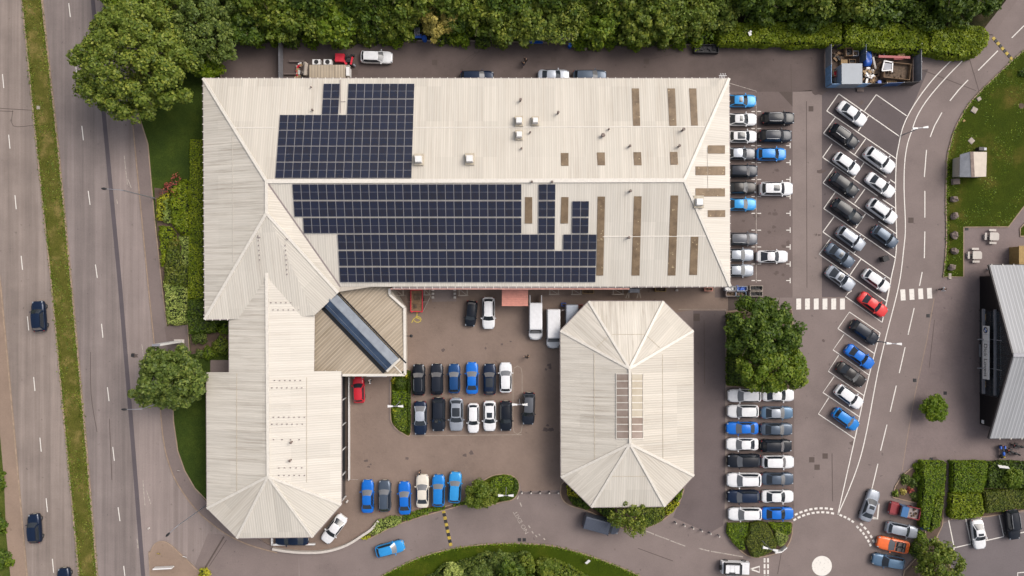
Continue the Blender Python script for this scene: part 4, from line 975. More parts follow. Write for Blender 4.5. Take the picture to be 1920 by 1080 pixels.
def leaf_object(name, pts, nrm, size, mat, parent=None, extra=None):
    """one diamond shaped leaf spray per point; extra = MB with a solid core (second material)"""
    n = len(pts)
    nn = nrm + rng.normal(0, 0.55, (n, 3)); nn /= np.linalg.norm(nn, axis=1, keepdims=True) + 1e-9
    t_ = np.cross(nn, rng.normal(0, 1, (n, 3))); t_ /= np.linalg.norm(t_, axis=1, keepdims=True) + 1e-9
    s_ = np.cross(nn, t_)
    a = (size * rng.uniform(0.55, 1.25, (n, 1))); b = a * rng.uniform(0.5, 0.8, (n, 1))
    v = np.stack([pts + t_ * a, pts + s_ * b, pts - t_ * a, pts - s_ * b], 1).reshape(-1, 3)
    nv = len(v); faces = np.arange(nv).reshape(-1, 4)
    me = bpy.data.meshes.new(name)
    if extra is not None and extra.v:
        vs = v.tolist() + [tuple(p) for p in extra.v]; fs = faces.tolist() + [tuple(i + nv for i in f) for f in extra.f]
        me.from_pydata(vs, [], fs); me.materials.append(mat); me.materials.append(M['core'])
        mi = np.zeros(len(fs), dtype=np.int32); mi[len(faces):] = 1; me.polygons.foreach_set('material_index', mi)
    else:
        me.vertices.add(nv); me.vertices.foreach_set('co', v.ravel().astype(np.float32))
        me.loops.add(nv); me.loops.foreach_set('vertex_index', faces.ravel().astype(np.int32))
        me.polygons.add(n); me.polygons.foreach_set('loop_start', (np.arange(n) * 4).astype(np.int32)); me.polygons.foreach_set('loop_total', np.full(n, 4, np.int32))
        me.materials.append(mat)
    me.update(calc_edges=True)
    o = bpy.data.objects.new(name, me); COL.objects.link(o)
    if parent is not None: o.parent = parent
    return o
def unit(n):
    d = rng.normal(0, 1, (n, 3)); return d / np.linalg.norm(d, axis=1, keepdims=True)
def crown_points(rx, ry, rz, cz, clump, nclump, per, fill, lobes=0.2, flat=0.25):
    """clumps of leaves over the upper side of an uneven ellipsoid plus leaves inside"""
    ph = rng.uniform(0, 6.28, 4)
    def shape(d):
        az = np.arctan2(d[:, 1], d[:, 0])
        return 1 + lobes * (0.5 * np.sin(2 * az + ph[0]) + 0.45 * np.sin(3 * az + ph[1]) + 0.4 * np.sin(5 * az + ph[2]) + 0.3 * np.sin(9 * az + ph[3]))
    d = unit(nclump * 2); d = d[d[:, 2] > -flat][:nclump]
    r_ = (rng.uniform(0.55, 1.0, (len(d), 1)) ** 0.55) * shape(d)[:, None]
    c = d * r_ * np.array([rx - clump * .7, ry - clump * .7, rz - clump * .5])
    cr = clump * rng.uniform(0.6, 1.25, (len(d), 1))
    pts = []; nr = []
    for i in range(len(d)):
        e = unit(per); e[:, 2] = np.where(e[:, 2] < -0.35, -e[:, 2], e[:, 2]); k = rng.uniform(0.6, 1.05, (per, 1))
        pts.append(c[i] + e * k * cr[i] * np.array([1, 1, .8])); nr.append(e + np.array([0, 0, .5]))
    e = unit(fill); k = rng.uniform(0.1, 1.0, (fill, 1)) ** 0.5 * 0.78 * shape(e)[:, None]
    pts.append(e * k * np.array([rx, ry, rz * .55])); nr.append(e + np.array([0, 0, .6]))
    p = np.concatenate(pts); p[:, 2] += cz; return p, np.concatenate(nr)
def trunk(parent, h, r, spread, nb=5, mat='bark'):
    mb = MB(); mb.tube((0, 0, 0), (0, 0, h * .5), r * 1.25, r * .85, 9); mb.tube((0, 0, h * .5), (0.1, 0, h), r * .85, r * .3, 9)
    for i in range(nb):
        a = 2 * math.pi * i / nb + random.uniform(-.4, .4); z = h * random.uniform(.4, .7)
        q = Vector((math.cos(a) * spread * .55, math.sin(a) * spread * .55, h * random.uniform(.85, 1.05)))
        mb.tube((0, 0, z), q, r * .5, r * .2, 6); mb.tube(q, q + Vector((math.cos(a + .4) * spread * .35, math.sin(a + .4) * spread * .35, h * .08)), r * .2, r * .06, 5)
    return mb.build('trunk', M[mat], parent)
def tree(px, py, rx, h, mat, label, cat='tree', name='broadleaf_tree', group=None, ry=None, leaf_s=0.26, clump=None, nclump=None, per=80, fill=None, lobes=0.2, rzf=0.55, trunk_r=None, nb=5):
    """px, py: middle of the crown in the photo; rx, ry crown radii in metres; h its top"""
    ry = ry or rx; rz = max(1.2, min(h * .45, (rx + ry) / 2 * rzf * 1.2)); cz = h - rz
    q = P(px, py, cz + rz * .4); o = thing(name, label, cat, (q.x, q.y, 0), 0, group)
    clump = clump or max(.6, min(1.5, rx * .24)); area = rx * ry * 3.14
    nclump = nclump or int(area / clump ** 2 * .95) + 10
    fill = int(area * 22) if fill is None else fill
    p, n = crown_points(rx, ry, rz, cz, clump, nclump, per, fill, lobes)
    leaf_object('crown', p, n, leaf_s, LM[mat], o)
    trunk(o, cz + rz * .3, trunk_r or max(.07, rx * .05), rx, nb)
    return o
def bump_noise(x, y, s, seed=0):
    r_ = np.random.default_rng(seed); out_ = 0
    for k in range(6):
        a = r_.uniform(0, 6.28); f = s * r_.uniform(.5, 1.8); out_ = out_ + np.sin((x * math.cos(a) + y * math.sin(a)) * f + r_.uniform(0, 6.28))
    return out_ / 3.0
def in_poly(x, y, poly):
    c = np.zeros(len(x), bool); n = len(poly); j = n - 1
    for i in range(n):
        xi, yi = poly[i]; xj, yj = poly[j]
        c ^= ((yi > y) != (yj > y)) & (x < (xj - xi) * (y - yi) / (yj - yi + 1e-12) + xi); j = i
    return c
def hedge(name, pix, h, mat, label, cat='hedge', dens=55, leaf_s=0.16, rough=0.08, bump_s=1.6, group=None, base=0.1, dome=0.0, core=True, seed=None):
    """clipped or loose hedge / low planting: footprint in photo pixels, h metres tall"""
    poly = ccw(PP(pix, h * .8)); xy = np.array(poly); cx, cy = xy.mean(0)
    o = None
    lo, hi = xy.min(0), xy.max(0); area_box = np.prod(hi - lo)
    n = int(area_box * dens); x = rng.uniform(lo[0], hi[0], n); y = rng.uniform(lo[1], hi[1], n)
    m_ = in_poly(x, y, poly); x, y = x[m_], y[m_]
    sd_ = int(abs(cx * 13 + cy * 7)) if seed is None else seed
    # distance to the outline, for a rounded shoulder
    d = np.full(len(x), 1e9)
    for i in range(len(poly)):
        a = np.array(poly[i]); b = np.array(poly[(i + 1) % len(poly)]); ab = b - a; tt = np.clip(((x - a[0]) * ab[0] + (y - a[1]) * ab[1]) / (ab @ ab + 1e-9), 0, 1)
        d = np.minimum(d, np.hypot(x - a[0] - tt * ab[0], y - a[1] - tt * ab[1]))
    sh = np.clip(d / max(.25, dome or .25), 0, 1)
    z = base + (h - base) * (1 - (0.3 if not dome else 0.75) * (1 - sh) ** 2) + bump_noise(x, y, bump_s, sd_) * rough + rng.normal(0, leaf_s * .22, len(x))
    nx = bump_noise(x + .1, y, bump_s, sd_) - bump_noise(x - .1, y, bump_s, sd_); ny = bump_noise(x, y + .1, bump_s, sd_) - bump_noise(x, y - .1, bump_s, sd_)
    P_ = [np.stack([x, y, z], 1)]; N_ = [np.stack([-nx * rough * 5, -ny * rough * 5, np.ones(len(x))], 1)]
    for i in range(len(poly)):
        a = Vector(poly[i]); b = Vector(poly[(i + 1) % len(poly)]); L = (b - a).length; k = int(L * h * dens * .8)
        if k < 1: continue
        u = rng.uniform(0, 1, k); e = (b - a).normalized()
        wob = bump_noise(a.x + (b.x - a.x) * u, a.y + (b.y - a.y) * u, bump_s, sd_) * rough * .9 + rng.normal(0, leaf_s * .3, k)
        P_.append(np.stack([a.x + (b.x - a.x) * u + e.y * wob, a.y + (b.y - a.y) * u - e.x * wob, base + rng.uniform(0, .85, k) * (h - base)], 1)); N_.append(np.tile([e.y, -e.x, .5], (k, 1)))
    pts = np.concatenate(P_) - np.array([cx, cy, 0]); ex = None
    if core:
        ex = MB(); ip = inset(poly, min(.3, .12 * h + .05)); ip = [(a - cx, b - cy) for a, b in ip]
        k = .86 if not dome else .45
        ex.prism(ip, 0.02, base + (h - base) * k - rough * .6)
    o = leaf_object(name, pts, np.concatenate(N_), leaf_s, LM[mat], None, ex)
    o.location = (cx, cy, 0); tag(o, label, cat, group); return o
def shrub(px, py, r_, h, mat, label, group=None, name='shrub', cat='shrub', dens=60, leaf_s=.15, ry=None, lobes=.15):
    ry = ry or r_; q = P(px, py, h * .6); n = int(r_ * ry * 3.14 * dens * 1.7) + 30
    d = unit(n); d[:, 2] = np.abs(d[:, 2]); az = np.arctan2(d[:, 1], d[:, 0]); p0 = random.uniform(0, 6)
    k = (1 + lobes * np.sin(3 * az + p0) + lobes * .7 * np.sin(5 * az + p0 * 2))[:, None] * rng.uniform(.72, 1.03, (n, 1))
    pts = d * k * np.array([r_, ry, h * .9]) + np.array([0, 0, .1])
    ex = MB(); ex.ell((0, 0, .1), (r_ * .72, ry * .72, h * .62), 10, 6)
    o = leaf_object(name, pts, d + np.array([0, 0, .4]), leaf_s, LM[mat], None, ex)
    o.location = (q.x, q.y, 0); return tag(o, label, cat, group)

# the wood along the top edge of the site, tree by tree
tree(236, 112, 8.1, 13, 'oak', 'great olive-green tree overhanging the dual carriageway beside the cream roof', ry=8.8, leaf_s=.235, clump=1.05, per=125, nclump=215, fill=3000, lobes=.13)
WG = 'trees of the wood behind the north yard'
wood = [
 (372, 60, 5.6, 11, 'ash', 'grey-green tree between the great roadside tree and the yard fence'),
 (300, 18, 5.2, 10, 'oak', 'yellowish olive tree at the top edge above the great roadside tree'),
 (228, -22, 5.0, 10, 'lime', 'bright green tree cut by the top edge beside the dual carriageway'),
 (455, 38, 4.0, 8, 'deep', 'dark green tree standing over the fenced end of the yard'),
 (440, -8, 4.6, 9, 'ash', 'grey-green tree at the top edge above the fenced end of the yard'),
 (515, 22, 4.4, 9, 'mid', 'olive tree above the short steel fence of the yard'),
 (575, 18, 4.6, 9, 'mid', 'mid green tree above the red tractor in the yard'),
 (630, 28, 4.2, 8.5, 'lime', 'fresh green tree above the white car parked in the yard'),
 (690, 10, 4.5, 9, 'deep', 'dark green tree above and left of the tan-coloured tree'),
 (738, 22, 4.2, 8, 'mid', 'muted green tree touching the left side of the tan tree'),
 (818, 22, 4.0, 8, 'tan', 'pale tan blossoming tree, the only brown crown in the wood'),
 (770, 0, 4.0, 8, 'deep', 'dark tree cut by the top edge behind the tan tree'),
 (866, 14, 4.2, 8, 'deep', 'dark green tree touching the right side of the tan tree'),
 (912, 26, 4.6, 9, 'mid', 'olive green tree above the navy estate car'),
 (965, 10, 4.8, 9.5, 'mid', 'olive tree above the two people in the yard'),
 (1015, 26, 4.4, 9, 'oak', 'pale olive tree above the rusty grey shed roof'),
 (1062, 30, 4.6, 9, 'oak', 'yellow-olive tree above the blue barrel by the hedge'),
 (1115, 24, 4.6, 8.5, 'lime', 'fresh green tree right of the pale olive pair'),
 (1170, 4, 4.4, 9, 'deep', 'dark green tree at the top edge right of the fresh green one'),
 (1218, 24, 5.0, 9.5, 'mid', 'broad olive tree above the empty middle of the yard'),
 (1280, 26, 4.6, 9, 'mid', 'olive green tree above the black trailer in the yard'),
 (1335, 12, 4.4, 8.5, 'oak', 'pale olive tree left of the bare gap in the wood'),
 (1352, 40, 3.0, 6.5, 'deep', 'small dark tree at the left edge of the bare gap'),
 (1418, 22, 4.2, 7.5, 'dark', 'dark low tree right of the first bare gap'),
 (1478, 14, 4.4, 8, 'dark', 'dark thicket tree behind the middle of the bright hedge'),
 (1538, 22, 4.4, 8, 'dark', 'very dark thicket tree behind the notch in the bright hedge'),
 (1600, 14, 4.6, 8, 'dark', 'dark thicket tree behind the hedge above the blue waste compound'),
 (1660, 22, 4.2, 7.5, 'deep', 'dark green tree left of the brown clearing near the lane'),
 (1735, 20, 4.6, 8, 'dark', 'dark rounded tree right of the brown clearing'),
 (1795, 14, 4.4, 8, 'dark', 'dark tree near the bend of the lane'),
 (1845, 2, 4.0, 7.5, 'deep', 'last dark tree of the wood beside the lane at the top edge'),
]
for k_, (px, py, r_, h_, m_, lb) in enumerate(wood):
    far = px > 1340
    tree(px, py - (20 if far else 8), r_ * (.92 if far else 1), h_ * (.6 if far else .7), m_, lb, group=WG, leaf_s=(.2, .26, .23, .3)[k_ % 4], clump=(.7, 1.1, .85, 1.0, .75)[k_ % 5], per=(70, 85, 60)[k_ % 3], fill=int(r_ * r_ * 40), lobes=(.18, .26, .22)[k_ % 3])
for i, px in enumerate(range(490, 1900, 94)):
    if i in (9, 13): continue
    tree(px, -32, 4.6, 8.5, ('mid', 'deep', 'dark', 'mid')[i % 4], 'tree mostly outside the frame, only its lower fringe showing along the top edge', group='trees cut by the top edge', leaf_s=.3, clump=1.1, per=55)
# loose shrubbery along the foot of the wood, bay by bay
foot_sh = [(470, 62, 1.9, 2.6, 'bright', 'bright shrub at the corner of the fenced yard'), (505, 60, 1.7, 2.4, 'bright', 'bright shrub right over the top of the steel fence'), (545, 63, 1.8, 2.2, 'dark', 'dark green shrub right of the steel fence'), (585, 62, 1.9, 2.3, 'bright', 'bright shrub above the twin air units'),
 (628, 62, 1.9, 2.2, 'bright', 'bright shrub above the red tractor'), (668, 60, 1.9, 2.4, 'lime', 'fresh green shrub above the leaning pallets'), (706, 60, 1.9, 2.4, 'lime', 'fresh green shrub above the white yard car'), (744, 62, 1.8, 2.3, 'bright', 'bright shrub left of the blue trolleys'), (770, 56, 1.3, 2.2, 'dark', 'dark shrub tight against the blue trolleys'), (835, 62, 1.7, 2.2, 'lime', 'fresh shrub above the white plank'),
 (868, 58, 1.9, 2.6, 'bright', 'bright shrub below the tan tree'), (905, 65, 1.7, 2.0, 'dark', 'dark green shrub above the navy estate car'), (942, 62, 1.9, 2.2, 'mid', 'olive shrub midway along the yard edge'), (985, 60, 1.8, 2.2, 'oak', 'pale olive shrub left of the blue skip'), (1088, 66, 1.8, 2.3, 'bright', 'bright shrub right of the blue barrel'), (1118, 62, 2.0, 2.6, 'lime', 'tall fresh shrub hanging over the yard kerb'),
 (1155, 64, 1.9, 2.2, 'bright', 'bright shrub right of the tall fresh one'), (1195, 66, 1.9, 2.0, 'bright', 'bright shrub above the empty yard'), (1236, 64, 2.0, 2.2, 'dark', 'dark shrub above the empty yard'), (1278, 66, 1.8, 2.1, 'bright', 'bright shrub left of the black trailer'), (1316, 64, 1.9, 2.3, 'bright', 'bright shrub over the black trailer')]
for a in foot_sh: shrub(a[0], a[1], a[2], a[3], a[4], a[5], 'shrubs along the foot of the wood', leaf_s=.2, dens=45, lobes=.22)
tree(382, 118, 2.6, 4.0, 'bright', 'rounded bright green bush in front of the grey-green tree', 'bush', 'bush', leaf_s=.2, clump=.7, per=70)
tree(360, 92, 2.2, 5, 'deep', 'dark bush in the gap between great tree and rounded bush', 'bush', 'bush', leaf_s=.22, clump=.7, per=60)
# bright trimmed hedge east of the yard
hz = [('bright green hedge length with a white scrap lying on it', [(1342, 47), (1385, 42), (1440, 42), (1500, 44), (1576, 42), (1577, 80), (1540, 84), (1440, 82), (1348, 82)]),
      ('bright green hedge length above the blue waste compound', [(1582, 44), (1620, 40), (1690, 46), (1735, 54), (1738, 96), (1700, 96), (1640, 92), (1580, 82)]),
      ('bright green hedge end rounding off beside the speed hump', [(1741, 54), (1790, 50), (1835, 50), (1854, 66), (1850, 86), (1835, 100), (1806, 108), (1780, 104), (1742, 98)])]
for lb, pl in hz: hedge('hedge', pl, 2.2, 'fresh', lb, rough=.22, bump_s=1.5, leaf_s=.2, dens=60, group='bright hedge lengths beside the lane')
hedge('hedge', [(357, 262), (379, 262), (381, 400), (382, 560), (352, 560), (355, 420)], 0.9, 'fresh', 'long low hedge strip against the left side of the cream building', rough=.06, leaf_s=.13, dens=90)
hedge('hedge', [(352, 562), (383, 562), (384, 600), (408, 602), (406, 622), (354, 626)], 1.5, 'dark', 'dark green clipped block at the corner of the cream gable', rough=.14)
# planting by the west footway
WP = 'plants in the bed beside the footway'
hedge('low_planting', [(318, 352), (345, 338), (354, 345), (356, 438), (340, 438), (322, 420)], 1.3, 'fresh', 'fresh green leafy shrub mass in the footway bed', 'planting', rough=.2, bump_s=2.6, leaf_s=.17, dome=.5, group=WP)
hedge('low_planting', [(293, 372), (316, 358), (308, 395), (305, 412), (294, 410)], .9, 'yellow', 'fresh yellowish shrub at the edge of the footway', 'planting', rough=.15, bump_s=2.6, dome=.5, group=WP)
hedge('low_planting', [(304, 374), (318, 372), (322, 400), (320, 418), (306, 416)], .9, 'silver', 'pale silver-green shrub patch between yellow and fresh green shrubs', 'planting', rough=.2, bump_s=3, dome=.5, group=WP)
hedge('low_planting', [(297, 424), (318, 424), (330, 446), (312, 460), (308, 486), (303, 500)], .8, 'fresh', 'long yellow-green ground plant along the footway kerb', 'planting', rough=.12, bump_s=2.6, dome=.5, group=WP)
hedge('low_planting', [(316, 448), (334, 452), (336, 490), (354, 500), (354, 536), (308, 532), (308, 505)], .9, 'olive', 'brownish olive shrub patch above the silver hedge block', 'planting', rough=.14, bump_s=3, dome=.4, group=WP)
hedge('low_planting', [(336, 442), (356, 444), (356, 500), (340, 496)], .9, 'silver', 'silver-leaved shrub beside the low hedge strip', 'planting', rough=.2, bump_s=3, dome=.4, group=WP)
hedge('low_planting', [(307, 528), (330, 534), (352, 540), (350, 606), (313, 609)], .9, 'silver', 'pale silver-green block at the end of the footway bed', 'planting', rough=.2, bump_s=3.2, dome=.3, group=WP)
shrub(322, 352, 1.5, 1.3, 'purple', 'purple-red shrub at the top of the footway bed', WP, dens=26, lobes=.4)
shrub(330, 454, .7, .8, 'tan', 'small tan tuft in the middle of the footway bed', WP, dens=40)
tree(312, 714, 5.2, 8.5, 'ash', 'dark grey-green tree over the footway beside the showroom wing', ry=5.2, leaf_s=.25, clump=.95, per=110, lobes=.22)
for a in ((372, 632, 1.2, 1.2, 'ash', 'grey-green shrub on bare soil below the dark clipped block'), (412, 650, 1.5, 1.5, 'mid', 'loose yellowish shrub in the recess of the wing wall'), (420, 618, .9, 1.2, 'lime', 'small fresh shrub in the recess corner'), (392, 662, 1.1, 1.0, 'lime', 'low fresh shrub above the step in the wing wall'), (374, 664, .8, .8, 'ash', 'small grey shrub near the white pylon base')):
    shrub(*a, group='shrubs in the wing recess')
structure('soil_patch', [(356, 626), (395, 626), (432, 604), (432, 640), (400, 662), (358, 664)], 0.125, M['soil'])
structure('paving_patch', [(395, 675), (430, 675), (430, 700), (395, 700)], 0.127, M['foot'])
# courtyard island
IP = 'plants on the narrow courtyard island'
shrub(750, 719, 1.05, 1.1, 'dark', 'dark ball-shaped shrub at the top of the narrow island', IP, dens=150, leaf_s=.09, lobes=.03)
hedge('low_planting', [(736, 733), (764, 733), (765, 760), (736, 760)], .5, 'bright', 'bright ground cover patch above the twin lamp on the narrow island', 'planting', rough=.1, bump_s=3, leaf_s=.12, dens=90, group=IP)
hedge('low_planting', [(736, 766), (764, 764), (765, 806), (752, 808), (740, 797)], .5, 'lime', 'mottled ground cover below the twin lamp on the narrow island', 'planting', rough=.12, bump_s=3.4, leaf_s=.12, dens=90, group=IP)
hedge('low_planting', [(765, 696), (769, 696), (769, 811), (765, 811)], .7, 'dark', 'thin clipped edging hedge along the right side of the narrow island', 'planting', rough=.03, leaf_s=.09, dens=150, group=IP)
shrub(738, 714, .4, .5, 'yellow', 'small yellow tuft left of the ball-shaped shrub', IP, dens=90); shrub(762, 703, .5, .5, 'yellow', 'small yellow tuft tucked under the annex corner', IP, dens=90); shrub(741, 771, .5, .5, 'yellow', 'small yellow tuft below the twin lamp', IP, dens=90)
# island at the courtyard exit
tree(903, 928, 2.5, 3.6, 'mid', 'small round olive tree at the courtyard exit', leaf_s=.16, clump=.55, per=70, name='small_tree')
hedge('low_planting', smooth([(918, 905), (945, 892), (962, 895), (964, 915), (948, 930), (928, 936)], 3, True), .55, 'bright', 'bright green ground cover around the exit island lamp', 'planting', rough=.12, bump_s=3, leaf_s=.12, dens=90)
hedge('low_planting', smooth([(964, 897), (971, 906), (971, 920), (962, 934), (944, 939), (938, 934), (955, 926), (964, 914)], 3, True), .8, 'dark', 'dark clipped crescent hedge on the exit island edge', 'planting', rough=.05, leaf_s=.11, dens=110)
# roadside bed by the white kerb wall
RB = 'plants in the bed beside the access road'
hedge('low_planting', [(707, 976), (730, 970), (752, 970), (752, 980), (735, 988), (698, 1003), (694, 1000)], .6, 'silver', 'silver-green planting right of the yellow patch', 'planting', rough=.15, bump_s=3, group=RB)
hedge('low_planting', [(754, 968), (790, 956), (808, 952), (810, 958), (782, 970), (755, 977)], .5, 'lime', 'fresh yellow-green planting behind the cream car', 'planting', rough=.12, bump_s=3, group=RB)
hedge('low_planting', [(810, 951), (834, 949), (834, 955), (812, 959)], .4, 'bright', 'short bright planting by the speed hump', 'planting', rough=.08, group=RB)
hedge('low_planting', [(676, 1009), (690, 1001), (694, 1000), (695, 1006), (686, 1012)], .35, 'yellow', 'yellow flowering patch at the end of the white kerb wall', 'planting', rough=.06, group=RB)
hedge('low_planting', [(850, 945), (874, 940), (876, 944), (850, 950)], .4, 'bright', 'thin bright strip under the small round olive tree', 'planting', rough=.05, group=RB)
# pavilion bed
PB = 'plants around the pavilion'
hedge('low_planting', [(1062, 912), (1072, 914), (1090, 930), (1082, 934), (1066, 928)], .8, 'yellow', 'yellow-green shrub at the left corner of the pavilion bed', 'planting', rough=.15, group=PB, dome=.4)
hedge('low_planting', [(1068, 932), (1092, 932), (1112, 950), (1100, 956), (1074, 946)], .9, 'dark', 'dark green shrubs left of the grey van', 'planting', rough=.18, group=PB, dome=.4)
hedge('low_planting', [(1110, 950), (1150, 950), (1160, 978), (1130, 965)], .9, 'deep', 'dark planting above the grey van', 'planting', rough=.15, group=PB)
hedge('low_planting', smooth([(1205, 950), (1240, 950), (1246, 962), (1240, 976), (1218, 987), (1200, 988)], 3, True), 1.0, 'mid', 'rounded olive hedge right of the sparse tree', 'planting', rough=.06, group=PB, leaf_s=.12, dens=90)
hedge('low_planting', [(1266, 928), (1280, 916), (1278, 930), (1268, 944)], .8, 'bright', 'bright shrub at the right corner of the pavilion', 'planting', rough=.08, group=PB)
hedge('low_planting', [(1248, 950), (1266, 938), (1274, 944), (1262, 960), (1250, 966)], .5, 'yellow', 'yellow and pink flower patch beside the row of bollards', 'planting', rough=.12, group=PB, dome=.2)
tree(1184, 972, 3.0, 5.5, 'mid', 'sparse yellow-green tree growing against the front of the pavilion', ry=3.2, leaf_s=.17, clump=.62, per=40, nclump=52, fill=420, lobes=.3, trunk_r=.13, nb=8)
# pair of big trees on the long island
tree(1438, 620, 5.6, 9.5, 'deep', 'large dark green tree, the upper of the two on the long island', ry=5.2, leaf_s=.22, clump=.9, per=130, lobes=.09)
tree(1452, 690, 5.2, 8.5, 'lime', 'fresher green tree, the lower of the two overhanging parked white cars', ry=4.0, leaf_s=.22, clump=.85, per=130, lobes=.10)
hedge('low_planting', [(1364, 590), (1386, 588), (1396, 700), (1420, 726), (1364, 722)], .8, 'dark', 'dark ground cover along the left side of the long island', 'planting', rough=.18, dome=.2)
hedge('low_planting', [(1366, 600), (1374, 597), (1374, 626), (1367, 626)], .9, 'yellow', 'small yellow-green shrub left of the large dark tree', 'planting', rough=.12, dome=.2)
# south island: clipped blocks
SI = 'clipped blocks on the south island'
hedge('hedge', [(1364, 981), (1404, 981), (1402, 1004), (1394, 1016), (1397, 1030), (1388, 1030), (1374, 1016), (1364, 1000)], .7, 'bright', 'bright clipped block on the left of the south island', rough=.08, leaf_s=.12, dens=90, group=SI)
hedge('hedge', smooth([(1409, 982), (1438, 982), (1450, 1006), (1456, 1022), (1450, 1032), (1430, 1042), (1412, 1044), (1404, 1028), (1397, 1014), (1405, 1000)], 2, True), 1.1, 'olive', 'tall olive clipped block in the middle of the south island', rough=.04, leaf_s=.1, dens=120, group=SI)
hedge('hedge', [(1441, 981), (1484, 981), (1483, 998), (1477, 1005), (1452, 996)], .7, 'bright', 'bright clipped block on the right of the south island', rough=.08, leaf_s=.12, dens=90, group=SI)
hedge('hedge', smooth([(1454, 998), (1462, 997), (1478, 1006), (1474, 1016), (1468, 1023), (1458, 1022)], 2, True), .9, 'silver', 'pale silver clipped block beside the low white sign', rough=.04, leaf_s=.1, dens=120, group=SI)
# south-east hedges
SE_ = 'hedge blocks beside the footpath steps'
hedge('hedge', [(1729, 866), (1773, 867), (1770, 930), (1752, 930), (1748, 960), (1740, 996), (1728, 988), (1727, 940), (1731, 905), (1728, 885)], 1.5, 'bright', 'tall clipped hedge on the left of the footpath steps', rough=.05, leaf_s=.12, dens=95, group=SE_)
hedge('hedge', [(1754, 932), (1769, 932), (1765, 970), (1762, 986), (1744, 998), (1746, 962)], 1.4, 'lime', 'looser yellowish hedge end left of the lower steps', rough=.16, bump_s=2.6, leaf_s=.15, dens=80, group=SE_)
hedge('hedge', [(1786, 866), (1852, 866), (1848, 900), (1842, 922), (1786, 923)], 1.4, 'bright', 'smooth bright clipped block right of the footpath steps', rough=.05, leaf_s=.12, dens=95, group=SE_)
hedge('hedge', [(1784, 926), (1838, 923), (1845, 960), (1840, 968), (1800, 974), (1780, 970)], 1.2, 'fresh', 'rough yellow-green block above the first parking bays', rough=.12, bump_s=3, leaf_s=.14, dens=90, group=SE_)
hedge('hedge', [(1854, 867), (1945, 867), (1945, 915), (1850, 915)], 1.3, 'dark', 'dark loose hedge beside the parked motorcycles', rough=.14, group=SE_)
hedge('hedge', [(1846, 921), (1945, 917), (1945, 950), (1850, 962)], 1.1, 'olive', 'smooth dull olive block above the black off-roader', rough=.04, leaf_s=.11, dens=110, group=SE_)
tree(1902, 898, 1.7, 2.6, 'lime', 'loose fresh bush rising out of the dark hedge', 'bush', 'bush', leaf_s=.15, clump=.5, per=45)
FB = 'shrubs on the triangular bed'
for a in ((1699, 899, .8, .7, 'ash', 'grey-green shrub near the top of the triangular bed'), (1713, 907, .8, .7, 'ash', 'grey-green shrub in the middle of the triangular bed'), (1680, 926, .5, .5, 'lime', 'small fresh tuft at the left tip of the triangular bed'), (1694, 922, .5, .5, 'tan', 'flowering tuft near the left tip of the triangular bed'), (1717, 932, .7, .6, 'ash', 'grey shrub at the lower edge of the triangular bed'), (1724, 893, .9, .9, 'bright', 'bright shrub against the tall clipped hedge'), (1707, 918, .5, .5, 'purple', 'reddish tuft in the middle of the triangular bed'), (1722, 876, .7, .8, 'bright', 'bright shrub at the upper end of the triangular bed')):
    shrub(*a, group=FB)
tree(1766, 1058, 3.7, 5.5, 'mid', 'loose-branched green tree between orange car and south car park', ry=3.5, leaf_s=.18, clump=.7, per=55, lobes=.28, nb=9)
shrub(1728, 1008, 1.0, 1.4, 'bright', 'low bright bush behind the row of old cars'); shrub(1720, 1034, 1.1, 1.5, 'deep', 'dark bush behind the orange convertible')
tree(1757, 767, 2.1, 3.2, 'bright', 'small round bright tree alone on the paved forecourt', leaf_s=.14, clump=.5, per=80, name='small_tree', lobes=.07)
# bottom bank wood
BW = 'trees on the grass bank'
hedge('low_planting', smooth([(770, 1100), (815, 1078), (860, 1056), (910, 1044), (965, 1040), (995, 1046), (990, 1066), (960, 1100)], 3, True), 1.5, 'ash', 'rough grey-green scrub covering the left of the grass bank', 'planting', rough=.4, bump_s=1.6, leaf_s=.2, dens=60, group=BW, dome=.8)
hedge('low_planting', smooth([(1012, 1048), (1050, 1054), (1090, 1076), (1115, 1100), (1030, 1100), (1016, 1070)], 3, True), 1.1, 'mid', 'olive green scrub right of the dark hollow on the bank', 'planting', rough=.3, bump_s=1.6, leaf_s=.2, dens=60, group=BW, dome=.8)
for px, py, r_, h_, m_, lb in ((850, 1082, 1.8, 2.4, 'silver', 'pale silvery bush at the left of the grass bank scrub'), (938, 1056, 1.7, 2.6, 'ash', 'grey-green bush nearest the access road on the bank'), (958, 1084, 2.4, 3.8, 'deep', 'dark bush cut by the bottom edge left of the hollow'), (986, 1056, 1.5, 2.4, 'mid', 'olive bush above the dark hollow on the bank'), (1024, 1066, 1.6, 2.4, 'mid', 'olive bush right of the dark hollow on the bank'), (905, 1076, 1.6, 2.8, 'ash', 'grey-green bush in the middle of the bank scrub'), (1000, 1108, 2.4, 3.4, 'deep', 'dark tree at the bottom edge below the hollow')):
    tree(px, py, r_, h_, m_, lb, 'bush', 'bush', group=BW, leaf_s=.17, clump=.45, per=60, lobes=.3)
for px, py, lb in ((-14, 905, 'green bush on the verge left of the black car'), (-12, 985, 'green bush on the far verge level with the black car'), (-8, 1050, 'green bush at the bottom of the far verge')): shrub(px, py, 1.6, 1.5, 'deep', lb, 'bushes on the far verge', leaf_s=.2)
shrub(16, 1055, .7, .8, 'lime', 'small fresh bush on the path edge at the bottom left', leaf_s=.16)
shrub(382, 1076, .9, .9, 'yellow', 'yellow-green bush at the tip of the junction island'); 

